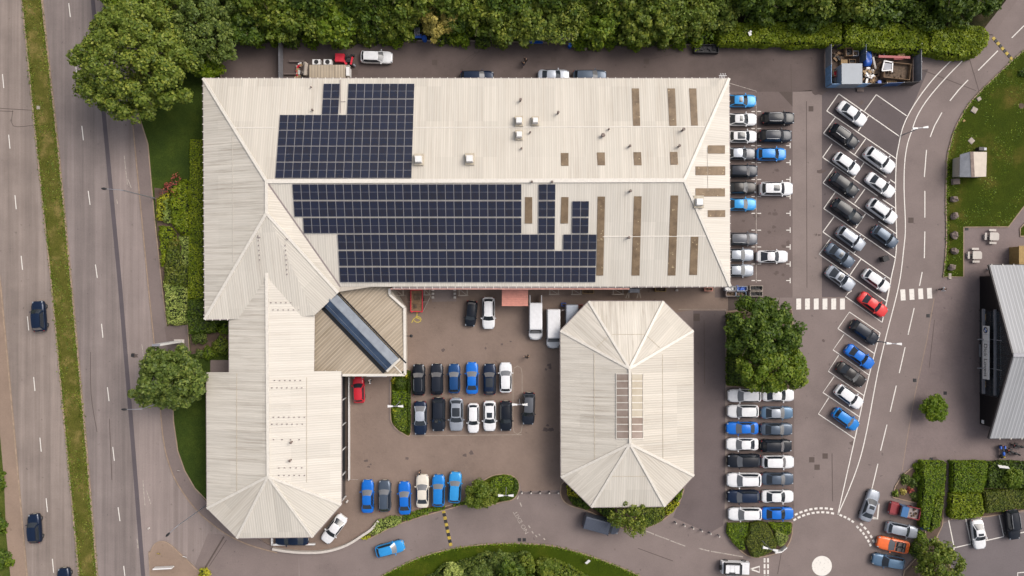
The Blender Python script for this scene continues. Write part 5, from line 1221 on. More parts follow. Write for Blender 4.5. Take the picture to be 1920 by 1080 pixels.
# ragged grass fringes along the kerbs
def fringe(name, pts, w_, dens, m_, z=0.13, size=.12):
    P_ = []
    for a, b in zip(pts[:-1], pts[1:]):
        L = math.hypot(b[0] - a[0], b[1] - a[1]); n = int(L * dens)
        if n < 1: continue
        u = rng.uniform(0, 1, n); o_ = rng.normal(0, w_, n); ex, ey = (b[0] - a[0]) / L, (b[1] - a[1]) / L
        P_.append(np.stack([a[0] + (b[0] - a[0]) * u - ey * o_, a[1] + (b[1] - a[1]) * u + ex * o_, z + rng.uniform(0, .06, n)], 1))
    p = np.concatenate(P_); o = leaf_object(name, p, np.tile([0, 0, 1.0], (len(p), 1)), size, LM[m_]); return tag(o, kind='stuff', label='ragged grass and weeds growing along the kerb edge')
in_l = PP([(x + 2.5, y) for x, y in med_l]); in_r = PP([(x - 2.5, y) for x, y in med_r])
fringe('grass_fringe', in_l, .16, 26, 'mid'); fringe('grass_fringe', in_r, .16, 26, 'mid')
fringe('grass_fringe', PP([(x + 2, y) for x, y in lawn_e]), .14, 22, 'bright'); fringe('grass_fringe', PP([(x, y + 1.5) for x, y in outer]), .14, 24, 'bright')
def tufts(name, poly, n, m_, size=.14, z=.13):
    xy = np.array(poly); lo, hi = xy.min(0), xy.max(0); x = rng.uniform(lo[0], hi[0], n); y = rng.uniform(lo[1], hi[1], n); k = in_poly(x, y, poly) & (bump_noise(x, y, .9, 4) > -.1)
    p = np.stack([x[k], y[k], np.full(k.sum(), z)], 1); o = leaf_object(name, p, np.tile([0, 0, 1.0], (len(p), 1)), size, LM[m_]); return tag(o, kind='stuff', label='loose tufts and weeds in the grass')
med_in = PP([p for p in med_l if -100 < p[1] < 1200] + [p for p in med_r[::-1] if -100 < p[1] < 1200])
tufts('grass_tufts', med_in, 9000, 'mid'); tufts('grass_tufts', med_in, 2500, 'oak')
tufts('grass_tufts', PP(lawn_e[8:] + [(1806, 519), (1806, 426), (1890, 425.5), (1920, 386), (1990, 300), (2010, 280)]), 6000, 'bright', .11)
# ---------------------------------------------------------------- vehicles
def cpaint(name, c, metal=0.0, rough=0.28): M['car_' + name] = paint('car_paint_' + name, c, metal, rough)
cpaint('white', hx(238, 238, 240)); cpaint('cream', hx(228, 220, 206)); cpaint('silver', hx(168, 174, 184), .35, .3); cpaint('lightsilver', hx(196, 202, 212), .35, .3)
cpaint('grey', hx(98, 100, 106), .35); cpaint('slate', hx(84, 96, 112), .35); cpaint('black', (0.004, 0.006, 0.011, 1)); cpaint('charcoal', (0.010, 0.013, 0.021, 1), .2); cpaint('brownblack', (0.016, 0.014, 0.014, 1), .2)
cpaint('navy', (0.006, 0.014, 0.036, 1), .25); cpaint('midblue', (0.008, 0.045, 0.14, 1), .2); cpaint('blue', (0.006, 0.11, 0.44, 1), .1); cpaint('brightblue', (0.01, 0.15, 0.44, 1), .1); cpaint('sky', (0.025, 0.22, 0.50, 1), .1); cpaint('steelblue', (0.05, 0.13, 0.28, 1), .35)
cpaint('red', (0.42, 0.018, 0.03, 1)); cpaint('brightred', (0.50, 0.03, 0.03, 1)); cpaint('maroon', (0.20, 0.03, 0.035, 1)); cpaint('orange', (0.62, 0.12, 0.03, 1)); cpaint('denim', (0.075, 0.13, 0.20, 1), .3)
cpaint('vangrey', hx(84, 90, 104), .1)
t = NT('car_glass'); t.col((0.018, 0.022, 0.028, 1)); t.set(Roughness=0.05, Specular_IOR_Level=0.55); M['car_glass'] = t.mat
t = NT('car_glass_painted_sky'); t.col((0.11, 0.11, 0.115, 1)); t.set(Roughness=0.08, Specular_IOR_Level=0.9, Coat_Weight=0.6); M['car_glass_pale'] = t.mat  # grey base colour paints the sky's reflection into the glass
M['car_lamp'] = plain('headlamp_lens', hx(150, 156, 164), 0.15, var=.05); M['car_tail'] = plain('tail_lamp_lens', (0.2, 0.012, 0.012, 1), 0.25, var=.1)
M['car_trim'] = plain('black_car_trim', (0.02, 0.02, 0.022, 1), 0.5, var=.2); M['tyre'] = plain('tyre_rubber', (0.02, 0.02, 0.02, 1), 0.85, var=.2); M['rim'] = plain('alloy_rim', hx(150, 152, 156), 0.35, metal=.6, var=.1)
M['plate'] = plain('number_plate', hx(226, 220, 200), 0.5, var=.05); M['fabric'] = plain('black_soft_top', (0.022, 0.022, 0.024, 1), 0.85, var=.2); M['seat'] = plain('leather_seat', (0.09, 0.08, 0.075, 1), 0.6, var=.2)
# L, W, H, belt, windscreen foot / head, roof end, rear window foot, bonnet height
TY = dict(
 saloon=(4.75, 1.84, 1.43, .93, 1.02, .30, -1.02, -1.78, .86), hatch=(4.25, 1.80, 1.47, .95, .98, .34, -1.50, -1.95, .88), suv=(4.62, 1.90, 1.68, 1.06, 1.05, .46, -1.72, -2.12, 1.0),
 estate=(4.75, 1.84, 1.47, .94, 1.05, .34, -1.85, -2.22, .87), coupe=(4.55, 1.84, 1.37, .90, .88, .16, -.85, -1.80, .83), small=(3.85, 1.72, 1.45, .95, .95, .40, -1.40, -1.72, .88),
 off=(4.55, 1.86, 1.85, 1.18, .95, .62, -1.95, -2.15, 1.12), conv=(4.4, 1.80, 1.34, .92, .72, .12, -.85, -1.32, .85))
def loft_body(L, W, zb, zh, ws, rw):
    """lower body from nose to tail: paint"""
    mb = MB(); st = []
    n0, n1 = L / 2, -L / 2
    def z_top(x):
        if x > ws: return zh + (zb - zh) * .55 - (zh * .17) * max(0, (x - ws) / (n0 - ws)) ** 1.9
        if x < rw: return zb - .02 - (.10) * max(0, (rw - x) / max(.05, rw - n1)) ** 2
        return zb
    def half(x):
        e = 1.0
        if x > n0 - .9: e = 1 - .31 * ((x - n0 + .9) / .9) ** 2.8
        if x < n1 + .7: e = 1 - .23 * ((n1 + .7 - x) / .7) ** 2.8
        return W / 2 * e
    X = [n0, n0 - .05, n0 - .16, n0 - .38, n0 - .75, n0 - 1.0, ws + .02, ws - .7, 0, rw + .6, rw, n1 + .45, n1 + .18, n1 + .05, n1]
    X = sorted(set(round(x, 3) for x in X if n1 <= x <= n0), reverse=True)
    rings = []
    for x in X:
        h = half(x); zt = z_top(x); e = 0.0
        if x > n0 - .03 or x < n1 + .03: h *= .86; zt -= .13; e = .08
        prof = [(h * .90, .24 + e), (h * .985, .40), (h, .58), (h * .985, zt - .16), (h * .93, zt - .03), (h * .62, zt + .025), (0, zt + .045)]
        ring = [(x, y, z) for y, z in prof] + [(x, -y, z) for y, z in prof[-2::-1]]
        rings.append(ring)
    k = len(rings[0]); vs = [p for r_ in rings for p in r_]; fs = []
    for i in range(len(rings) - 1):
        for j in range(k - 1): fs.append((i * k + j, (i + 1) * k + j, (i + 1) * k + j + 1, i * k + j + 1))
        fs.append((i * k + k - 1, (i + 1) * k + k - 1, (i + 1) * k, i * k))
    mb.add(vs, fs, 0, True); e = (len(rings) - 1) * k
    mb.add(rings[0], [tuple(range(k))], 0); mb.add(rings[-1], [tuple(range(k - 1, -1, -1))], 0)
    return mb, half, z_top
def cabin(W, zb, Ht, ws, wt, re, rw):
    """glasshouse: returns painted shell and a function for panes that sit a few mm proud of it"""
    hb, ht = W / 2 * .92, W / 2 * .66
    zt = Ht - .05
    def front(u, v):       # u across -1..1, v 0 foot .. 1 head
        bow = (1 - u * u) * .16 * (1 - .5 * v)
        return Vector((ws + (wt - ws) * v + bow - .10, u * (hb + (ht - hb) * v), zb - .01 + (zt - zb + .01) * v + (1 - u * u) * .045 * v))
    def rear(u, v):
        bow = (1 - u * u) * .12 * (1 - .5 * v)
        return Vector((rw + (re - rw) * v - bow + .08, -u * (hb * .97 + (ht * .97 - hb * .97) * v), zb - .01 + (zt - .03 - zb + .01) * v + (1 - u * u) * .045 * v))
    def side(s):
        def f(u, v):   # u 0 rear .. 1 front
            xb = rw + .08 + (ws - .10 - rw - .08) * u; xt = re + .08 * 0 + .08 + (wt - .10 - re - .08) * u
            yb, yt = hb * (1 - .03 * (1 - u)), ht * (1 - .03 * (1 - u))
            bul = .05 * math.sin(math.pi * u)
            return Vector((xb + (xt - xb) * v, s * (yb + (yt - yb) * v + bul * (1 - .3 * v)), zb - .01 + (zt - .03 * (1 - u) - zb + .01) * v))
        return f
    def roof(u, v):    # u across, v rear..front
        a, b = rear(-u, 1), front(u, 1); p = a + (b - a) * v; p.z += .055 * math.sin(math.pi * v) * (1 - .5 * u * u); p.y *= 1 + .05 * math.sin(math.pi * v); return p
    return front, rear, side, roof
def patch(mb, f, u0, u1, v0, v1, nu, nv, off=0.0, mi=0, flip=False, skew=0.0):
    g_ = []
    for j in range(nv + 1):
        for i in range(nu + 1):
            v = v0 + (v1 - v0) * j / nv; u = u0 + (u1 - u0) * i / nu
            p = f(u, v)
            if off:
                e = 1e-3; n = (f(u + e, v) - p).cross(f(u, v + e) - p).normalized()
                if flip: n = -n
                p = p + n * off
            g_.append(p)
    w_ = nu + 1; fs = []
    for j in range(nv):
        for i in range(nu):
            q = (j * w_ + i, j * w_ + i + 1, (j + 1) * w_ + i + 1, (j + 1) * w_ + i); fs.append(q[::-1] if flip else q)
    mb.add(g_, fs, mi, True)
def wheel_mesh(r=.33, w_=.22):
    mb = MB(); prof = [(r * .6, -w_ / 2), (r * .95, -w_ / 2), (r, -w_ / 2 + .04), (r, w_ / 2 - .04), (r * .95, w_ / 2), (r * .6, w_ / 2)]; n = 18; vs = []
    for a, y in prof:
        for i in range(n): t_ = 2 * math.pi * i / n; vs.append((a * math.cos(t_), y, a * math.sin(t_)))
    mb.add(vs, [(k * n + i, k * n + (i + 1) % n, (k + 1) * n + (i + 1) % n, (k + 1) * n + i) for k in range(5) for i in range(n)], 0, True); return mb
def rim_mesh(r=.33, w_=.22):
    mb = MB(); n = 18
    for s in (-1, 1):
        mb.tube((0, s * (w_ / 2 - .05), 0), (0, s * (w_ / 2 - .02), 0), r * .18, r * .12, 8)
        for i in range(5):
            t_ = 2 * math.pi * i / 5; mb.beam((r * .1 * math.cos(t_), s * (w_ / 2 - .03), r * .1 * math.sin(t_)), (r * .6 * math.cos(t_), s * (w_ / 2 - .02), r * .6 * math.sin(t_)), .05, .03)
    mb.tube((0, -w_ / 2 + .04, 0), (0, w_ / 2 - .04, 0), r * .55, r * .55, n); return mb
WH = {}
def set_obj_mat(o, m):
    o.material_slots[0].link = 'OBJECT'; o.material_slots[0].material = m
PROTO = {}
def proto(kind):
    """list of (name, mesh, default material, role) for one body style"""
    if kind in PROTO: return PROTO[kind]
    L, W, Ht, zb, ws, wt, re, rw, zh = TY[kind]; out_ = []
    def put(name, mb, mat, role=None, loc=(0, 0, 0)):
        me = bpy.data.meshes.new(name); me.from_pydata(mb.v, [], mb.f); me.materials.append(mat)
        me.polygons.foreach_set('use_smooth', mb.sm); me.update(); out_.append((name, me, role, loc)); return me
    P_, GL, TR = M['car_white'], M['car_glass'], M['car_trim']
    mb, half, zt = loft_body(L, W, zb, zh, ws, rw)
    mb.beam((L / 2 - .35, 0, zh - .02 + .06), (L / 2 - .36, 0, zh - .02 + .06), .01, .01)
    put('body', mb, P_, 'paint')
    front, rear, side, roof = cabin(W, zb, Ht, ws, wt, re, rw)
    mb = MB()
    if kind != 'conv':
        patch(mb, front, -1, 1, 0, 1, 8, 3); patch(mb, rear, -1, 1, 0, 1, 8, 3)
        for s in (-1, 1): patch(mb, side(s), 0, 1, 0, 1, 8, 2, 0, 0, s > 0)
        patch(mb, roof, -1, 1, 0, 1, 8, 8, 0, 0, True)
        put('roof', mb, P_, 'roof')
    mb = MB(); patch(mb, front, -.93, .93, .04, .94, 8, 4, .012); put('windscreen', mb, GL, 'windscreen')
    if kind != 'conv':
        mb = MB(); patch(mb, rear, -.88, .88, .22 if kind in ('suv', 'hatch', 'estate', 'off', 'small') else .05, .93, 8, 4, .012); put('rear_window', mb, GL, 'rearglass')
        for s in (-1, 1):
            mb = MB(); patch(mb, side(s), .05, .93, .10, .90, 8, 2, .012, 0, s > 0); put('side_window', mb, GL, 'glass')
    else:
        mb = MB(); mb.box((-.35, 0, zb + .03), (1.75, W * .72, .06)); put('cockpit', mb, TR)
        for sx in (0.0, -.72):
            for s in (-1, 1):
                mb = MB(); mb.box((sx - .1, s * .37, zb + .12), (.5, .48, .14)); mb.box((sx - .38, s * .37, zb + .26), (.16, .46, .40)); put('seat', mb, M['seat'])
        mb = MB()
        for s in (-1, 1): mb.beam(front(s * .97, 0), front(s * .97, 1), .06, .05)
        mb.beam(front(-.97, 1), front(.97, 1), .06, .05); put('windscreen_frame', mb, P_, 'paint')
        mb = MB(); mb.box((-1.35, 0, zb + .07), (.4, W * .7, .16)); put('folded_hood', mb, M['fabric'])
    for s in (-1, 1):
        mb = MB(); mb.box((ws - .32, s * (W / 2 + .07), zb + .04), (.15, .24, .14), 0, 0, .8); put('wing_mirror', mb, P_, 'paint')
        mb = MB(); x = L / 2 - .24; h = half(x); mb.ell((x, s * h * .80, zt(x) - .085), (.24, .12, .09), 8, 6); put('headlight', mb, M['car_lamp'])
        mb = MB(); x = -L / 2 + .12; h = half(x); mb.ell((x, s * h * .84, zt(x) - .11), (.12, .13, .09), 8, 6); put('tail_light', mb, M['car_tail'])
    mb = MB(); x = L / 2 - .02; mb.box((x - .03, 0, .52), (.1, W * .5, .18)); put('grille', mb, TR)
    mb = MB(); mb.box((L / 2 + .015, 0, .42), (.02, .52, .11)); put('front_plate', mb, M['plate'])
    mb = MB(); mb.box((-L / 2 - .012, 0, .62), (.02, .52, .11)); put('rear_plate', mb, M['plate'])
    r_ = .36 if kind in ('suv', 'off') else .32
    for sx in (L / 2 - .86, -L / 2 + .92):
        for s in (-1, 1): put('wheel', wheel_mesh(r_), M['tyre'], 'wheel', (sx, s * (W / 2 - .12), r_))
    WH[kind] = bpy.data.meshes.new('rim'); rm = rim_mesh(r_); WH[kind].from_pydata(rm.v, [], rm.f); WH[kind].materials.append(M['rim'])
    # optional pieces
    mb = MB(); patch(mb, roof, -.80, .80, .30, .93, 6, 6, .012, 0, True); put('panoramic_roof', mb, GL, 'opt:pano')
    mb = MB(); patch(mb, roof, -.62, .62, .50, .90, 6, 5, .012, 0, True); put('sunroof', mb, GL, 'opt:sun')
    for s in (-1, 1):
        mb = MB(); a = [roof(s * .93, v) + Vector((0, 0, .07)) for v in (.06, .3, .6, .9)]
        for p, q in zip(a[:-1], a[1:]): mb.beam(p, q, .05, .05)
        put('roof_rail', mb, M['rim'], 'opt:rail')
    PROTO[kind] = out_; return out_
def car(px, py, ang, kind, colour, label, group=None, opts='', L=None, roofmat=None, pale=None, name='parked_car', cat='car', z=0.75):
    """px, py: middle of the car in the photo; ang: heading in degrees, 0 = towards the right, 90 = up"""
    q = P(px, py, z); o = thing(name, label, cat, (q.x, q.y, 0.017), R(ang), group)
    if L: o.scale = (L / TY[kind][0],) * 2 + (1,) if L > TY[kind][0] * 1.04 or L < TY[kind][0] * .96 else (L / TY[kind][0], 1, 1)
    pm = M['car_' + colour]
    for nm, me, role, loc in proto(kind):
        if role and role.startswith('opt:') and role[4:] not in opts: continue
        c = bpy.data.objects.new(nm, me); COL.objects.link(c); c.parent = o; c.location = loc
        if role == 'paint': set_obj_mat(c, pm)
        elif role == 'roof': set_obj_mat(c, M[roofmat] if roofmat else pm)
        elif role == 'windscreen' and 'pale' in opts: set_obj_mat(c, M['car_glass_pale'])
        elif role == 'rearglass' and 'prear' in opts: set_obj_mat(c, M['car_glass_pale'])
        elif role == 'wheel':
            r_ = bpy.data.objects.new('rim', WH[kind]); COL.objects.link(r_); r_.parent = c
    return o

# ---- east side of the workshop: inner column nosed out from under the eaves
GE = 'cars in the bays against the right end of the workshop'
car(1388, 189, 0, 'saloon', 'sky', 'light blue saloon with a dark sunroof, topmost of the column by the roof end', GE, 'sun')
car(1389, 224, 0, 'saloon', 'white', 'white saloon with a small sunroof, directly below the topmost light blue saloon', GE, 'sun')
car(1392, 256, 0, 'hatch', 'white', 'white hatchback with a full black glass roof beside the roof end', GE, 'pano')
car(1386, 288, 0, 'saloon', 'grey', 'grey saloon with a pale roof under the eaves, left of the vivid blue hatchback', GE, '', roofmat='car_lightsilver')
car(1391, 321, 0, 'suv', 'charcoal', 'charcoal off-roader under the eaves, second above the lower light blue saloon', GE, 'pale')
car(1388, 352, 0, 'saloon', 'brownblack', 'dark saloon under the eaves, directly above the lower light blue saloon', GE, 'pale')
car(1388, 383, 0, 'saloon', 'sky', 'light blue saloon beside two empty bays, lower of two in the column', GE, 'pale')
car(1391, 448, 0, 'suv', 'grey', 'brownish grey off-roader just below the empty bays by the roof end', GE, 'pale rail')
car(1383, 478, 0, 'saloon', 'silver', 'silver saloon second from the bottom of the column by the roof end', GE, 'pale')
car(1383, 507, 0, 'saloon', 'silver', 'silver saloon at the bottom of the column by the roof end, above the crate stack', GE, 'pale')
GF = 'cars in the outer column right of the workshop'
car(1459, 222, 0, 'suv', 'black', 'black off-roader with roof rails, topmost of the outer column', GF, 'rail', L=4.75)
car(1454, 255, 0, 'suv', 'charcoal', 'charcoal off-roader directly below the topmost black one in the outer column', GF, 'rail', L=4.8)
car(1446, 289, 0, 'hatch', 'brightblue', 'vivid blue hatchback in the outer column right of the workshop', GF, '', L=4.45)
car(1455, 354, 0, 'suv', 'white', 'white off-roader with a big glass sunroof, alone between empty outer bays', GF, 'sun', L=4.95)
car(1448, 481, 0, 'coupe', 'white', 'white coupe lowest in the outer column above the zebra crossing', GF, '', L=4.65)
# ---- diagonal bays
GD = 'cars in the slanted bays beside the curved lane'
A_ = -36
car(1598, 213, A_, 'saloon', 'white', 'white saloon in the topmost slanted bay below the blue waste compound', GD)
car(1582.5, 256, A_, 'suv', 'black', 'black off-roader in the second slanted bay from the top', GD, 'rail')
car(1588, 307, A_, 'hatch', 'white', 'white hatchback with wraparound rear window, in the left slanted column', GD)
car(1583, 347, A_, 'hatch', 'black', 'black hatchback with plain roof below the white hatchback, left slanted column', GD, '', L=4.6)
car(1588, 397, A_, 'estate', 'black', 'long black estate car, third black car down the left slanted column', GD, '', L=5.0)
car(1595, 447, A_, 'suv', 'silver', 'silver off-roader with roof rails above the silver saloon', GD, 'rail')
car(1575, 479, A_, 'saloon', 'slate', 'grey saloon with large dark rear window, left slanted column', GD, 'sun')
car(1576, 522, A_, 'coupe', 'silver', 'silver car with a black glass roof at the foot of the left slanted column', GD, 'pano', L=4.75)
car(1649, 300, A_, 'suv', 'white', 'large white off-roader, topmost of the right slanted column', GD, 'rail', L=4.95)
car(1651, 347, A_, 'saloon', 'white', 'white saloon between two white off-roaders in the right slanted column', GD)
car(1654, 396, A_, 'suv', 'white', 'white off-roader below the white saloon, right slanted column', GD, 'rail', L=4.8)
car(1659, 444, A_, 'hatch', 'slate', 'small grey hatchback overhanging the bay line beside the lane', GD)
car(1643, 526, A_, 'hatch', 'white', 'white hatchback directly above the red car', GD, '', L=4.4)
car(1637, 571, A_, 'saloon', 'brightred', 'bright red saloon beside the zebra crossing, only red car in the slanted bays', GD)
car(1620, 623, A_, 'suv', 'charcoal', 'black off-roader under the lane lamp, first bay below the zebra crossing', GD)
car(1612, 669, A_, 'saloon', 'blue', 'vivid blue saloon in the second bay below the zebra crossing', GD)
car(1596, 702, A_, 'saloon', 'brownblack', 'black saloon between the blue saloon and the white car below the zebra crossing', GD, 'pale')
car(1592, 744, A_, 'hatch', 'white', 'white hatchback second from the bottom of the slanted bays', GD, '', L=4.5)
car(1586, 786, A_, 'hatch', 'brightblue', 'bright blue hatchback in the lowest slanted bay', GD, 'pale')
# ---- two columns below the pair of trees
GS = 'cars in the twin columns below the pair of trees'
car(1396, 742, 180, 'estate', 'white', 'white estate car tucked under the pair of trees, top of the left twin column', GS, 'pale', L=4.95)
car(1393, 771, 180, 'suv', 'white', 'white off-roader second from the top of the left twin column', GS, 'pale')
car(1392, 803, 180, 'saloon', 'blue', 'vivid blue saloon, only blue car of the left twin column', GS, 'pale')
car(1392, 833, 180, 'saloon', 'white', 'white saloon directly below the blue saloon of the left twin column', GS, 'pale')
car(1395, 864, 180, 'suv', 'black', 'black off-roader between two white cars, upper black one of the left twin column', GS, 'pale', L=4.95)
car(1395, 900, 180, 'suv', 'white', 'white off-roader between two black cars of the left twin column', GS, 'pale rail', L=5.1)
car(1394, 931, 180, 'suv', 'navy', 'dark navy off-roader second from the bottom of the left twin column', GS, 'pale', L=4.8)
car(1397, 964, 180, 'estate', 'white', 'white estate car at the bottom of the left twin column beside the island', GS, 'pale', L=4.95)
car(1459, 741, 0, 'saloon', 'white', 'white saloon half hidden under the fresher green tree', GS)
car(1457, 774, 0, 'saloon', 'denim', 'slate blue saloon directly below the half-hidden white saloon', GS, 'pale', roofmat='car_silver')
car(1456, 805, 0, 'saloon', 'slate', 'grey saloon third from the top of the right twin column', GS, 'pale')
car(1455, 836, 0, 'suv', 'black', 'black off-roader, the only black car of the right twin column', GS, 'pale')
car(1458, 866, 0, 'suv', 'white', 'white off-roader directly below the black one in the right twin column', GS, 'pale', L=4.8)
car(1458, 898, 0, 'saloon', 'slate', 'grey blue saloon between two white cars of the right twin column', GS, 'pale')
car(1458, 931, 0, 'saloon', 'white', 'white saloon with dark rear window above the blue saloon by the roundabout', GS)
car(1458, 963, 0, 'saloon', 'blue', 'vivid blue saloon at the bottom of the right twin column by the roundabout', GS)
# ---- courtyard
GC = 'cars in the courtyard double row'
car(785, 712, 90, 'suv', 'black', 'black off-roader with pale roof rails, left end of the upper courtyard row', GC, 'rail pale')
car(819, 711, 90, 'suv', 'charcoal', 'charcoal off-roader second from left in the upper courtyard row', GC, 'pale')
car(851.5, 710, 90, 'hatch', 'midblue', 'dark blue hatchback third from left in the upper courtyard row', GC, 'pale', L=4.4)
car(885, 709, 90, 'saloon', 'blue', 'vivid blue saloon in the upper courtyard row', GC, 'pale')
car(918, 711, 90, 'suv', 'navy', 'navy off-roader with a glass roof in the upper courtyard row', GC, 'pano pale')
car(948, 708, 90, 'hatch', 'white', 'white hatchback at the right end of the upper courtyard row', GC, 'pale', L=4.5)
car(788, 784, 270, 'saloon', 'navy', 'navy saloon with a pale grey roof, left end of the lower courtyard row', GC, 'prear', L=5.0, roofmat='car_lightsilver')
car(822, 777, 270, 'suv', 'charcoal', 'charcoal off-roader second from left in the lower courtyard row', GC, '', L=5.0)
car(855.5, 777, 270, 'hatch', 'silver', 'silver car with a black glass roof in the lower courtyard row', GC, 'pano', L=4.9)
car(887.5, 784, 270, 'estate', 'white', 'white car with a plain white roof in the lower courtyard row', GC, '', L=4.4)
car(918, 780, 270, 'hatch', 'white', 'white car with a square black sunroof in the lower courtyard row', GC, 'sun', L=4.5)
car(948.5, 780, 270, 'hatch', 'black', 'black hatchback with red tail lamps at the right end of the lower courtyard row', GC, '', L=4.45)
car(991, 766, 268, 'suv', 'charcoal', 'dark grey off-roader standing apart beside the right courtyard lamp', GC, '', L=4.8, roofmat='car_grey')
car(883, 588, 264, 'small', 'black', 'small black car parked slightly askew in front of the workshop doors', 'cars in front of the workshop doors', 'prear')
car(916, 587, 270, 'suv', 'white', 'white off-roader with roof rails beside the small black car', 'cars in front of the workshop doors', 'rail', L=4.75)
car(672.5, 731, 92, 'small', 'red', 'small red classic car nosed under the annex roof', None, '', L=3.95)
GR = 'cars in the bottom courtyard row'
car(689, 931, 90, 'saloon', 'blue', 'vivid blue saloon at the left end of the bottom courtyard row', GR, 'pale', L=4.9)
car(721, 930, 90, 'suv', 'slate', 'grey off-roader second from left in the bottom courtyard row', GR, 'rail pale', L=4.65)
car(758.5, 934, 91, 'saloon', 'blue', 'vivid blue saloon between the grey off-roader and the cream saloon', GR, 'pale', L=4.9)
car(792, 921, 90, 'saloon', 'cream', 'cream saloon with a person standing at its bonnet', GR, 'pale', L=4.95)
car(822, 920, 89, 'suv', 'brightblue', 'blue off-roader second from right in the bottom courtyard row', GR, 'pale', L=4.75)
car(853, 914, 87, 'suv', 'sky', 'light blue off-roader at the right end of the bottom courtyard row', GR, 'pale', L=4.6)
car(626, 992, 233, 'saloon', 'white', 'white saloon parked at a slant beside the showroom wing corner', None, '', L=4.75)
car(547, 1011, 180, 'saloon', 'navy', 'navy saloon half hidden under the wing eaves behind a white rail', None, '', L=4.9)
car(731, 1029, 15, 'hatch', 'sky', 'light blue hatchback driving along the access road', None, 'pale', L=4.4, name='moving_car')
car(1631, 948, 70, 'saloon', 'silver', 'silver saloon driving up from the mini roundabout', None, 'sun', L=4.85, name='moving_car')
# ---- road
GRD = 'dark cars on the dual carriageway'
car(73, 593, 94, 'suv', 'navy', 'navy car with a red tail lamp on the carriageway, uppermost of three', GRD, 'prear', name='moving_car', L=4.55)
car(65, 991, 94, 'suv', 'navy', 'navy black car on the carriageway level with the showroom wing end', GRD, '', name='moving_car', L=4.3)
car(121, 1093, 94, 'suv', 'navy', 'navy car only its bonnet showing at the bottom edge of the carriageway', GRD, '', name='moving_car', L=4.4)
# ---- north yard
car(706, 107, -2, 'estate', 'white', 'white car parked beside the red tractor in the north yard', None, 'pale', L=4.75)
GN = 'cars along the north eaves'
car(894.5, 144, 0, 'estate', 'navy', 'navy estate car half under the north eaves, leftmost of three', GN, 'pale', L=4.9)
car(1038, 142, 0, 'saloon', 'lightsilver', 'silver white saloon half under the north eaves, the pale one of three', GN, '', L=4.65)
car(1106, 143, 0, 'estate', 'slate', 'grey blue estate car half under the north eaves, rightmost of three', GN, 'pale', L=4.95)
# ---- south-east corner
car(1691, 994, -12, 'estate', 'silver', 'silver estate car between the classic pickup and the orange convertible', None, '', L=4.75)
car(1675, 1022, 168, 'conv', 'orange', 'orange convertible with its roof down and black cockpit', None, 'pale', L=4.8)
car(1666, 1053, 170, 'estate', 'denim', 'slate blue classic estate car below the orange convertible', None, '', L=4.85)
car(1835, 1002, 277, 'coupe', 'white', 'white rounded coupe in the south car park bays', None, 'sun', L=4.4)
car(1897, 982, 277, 'off', 'black', 'black square off-roader in the south car park bays', None, 'rail', L=4.6)
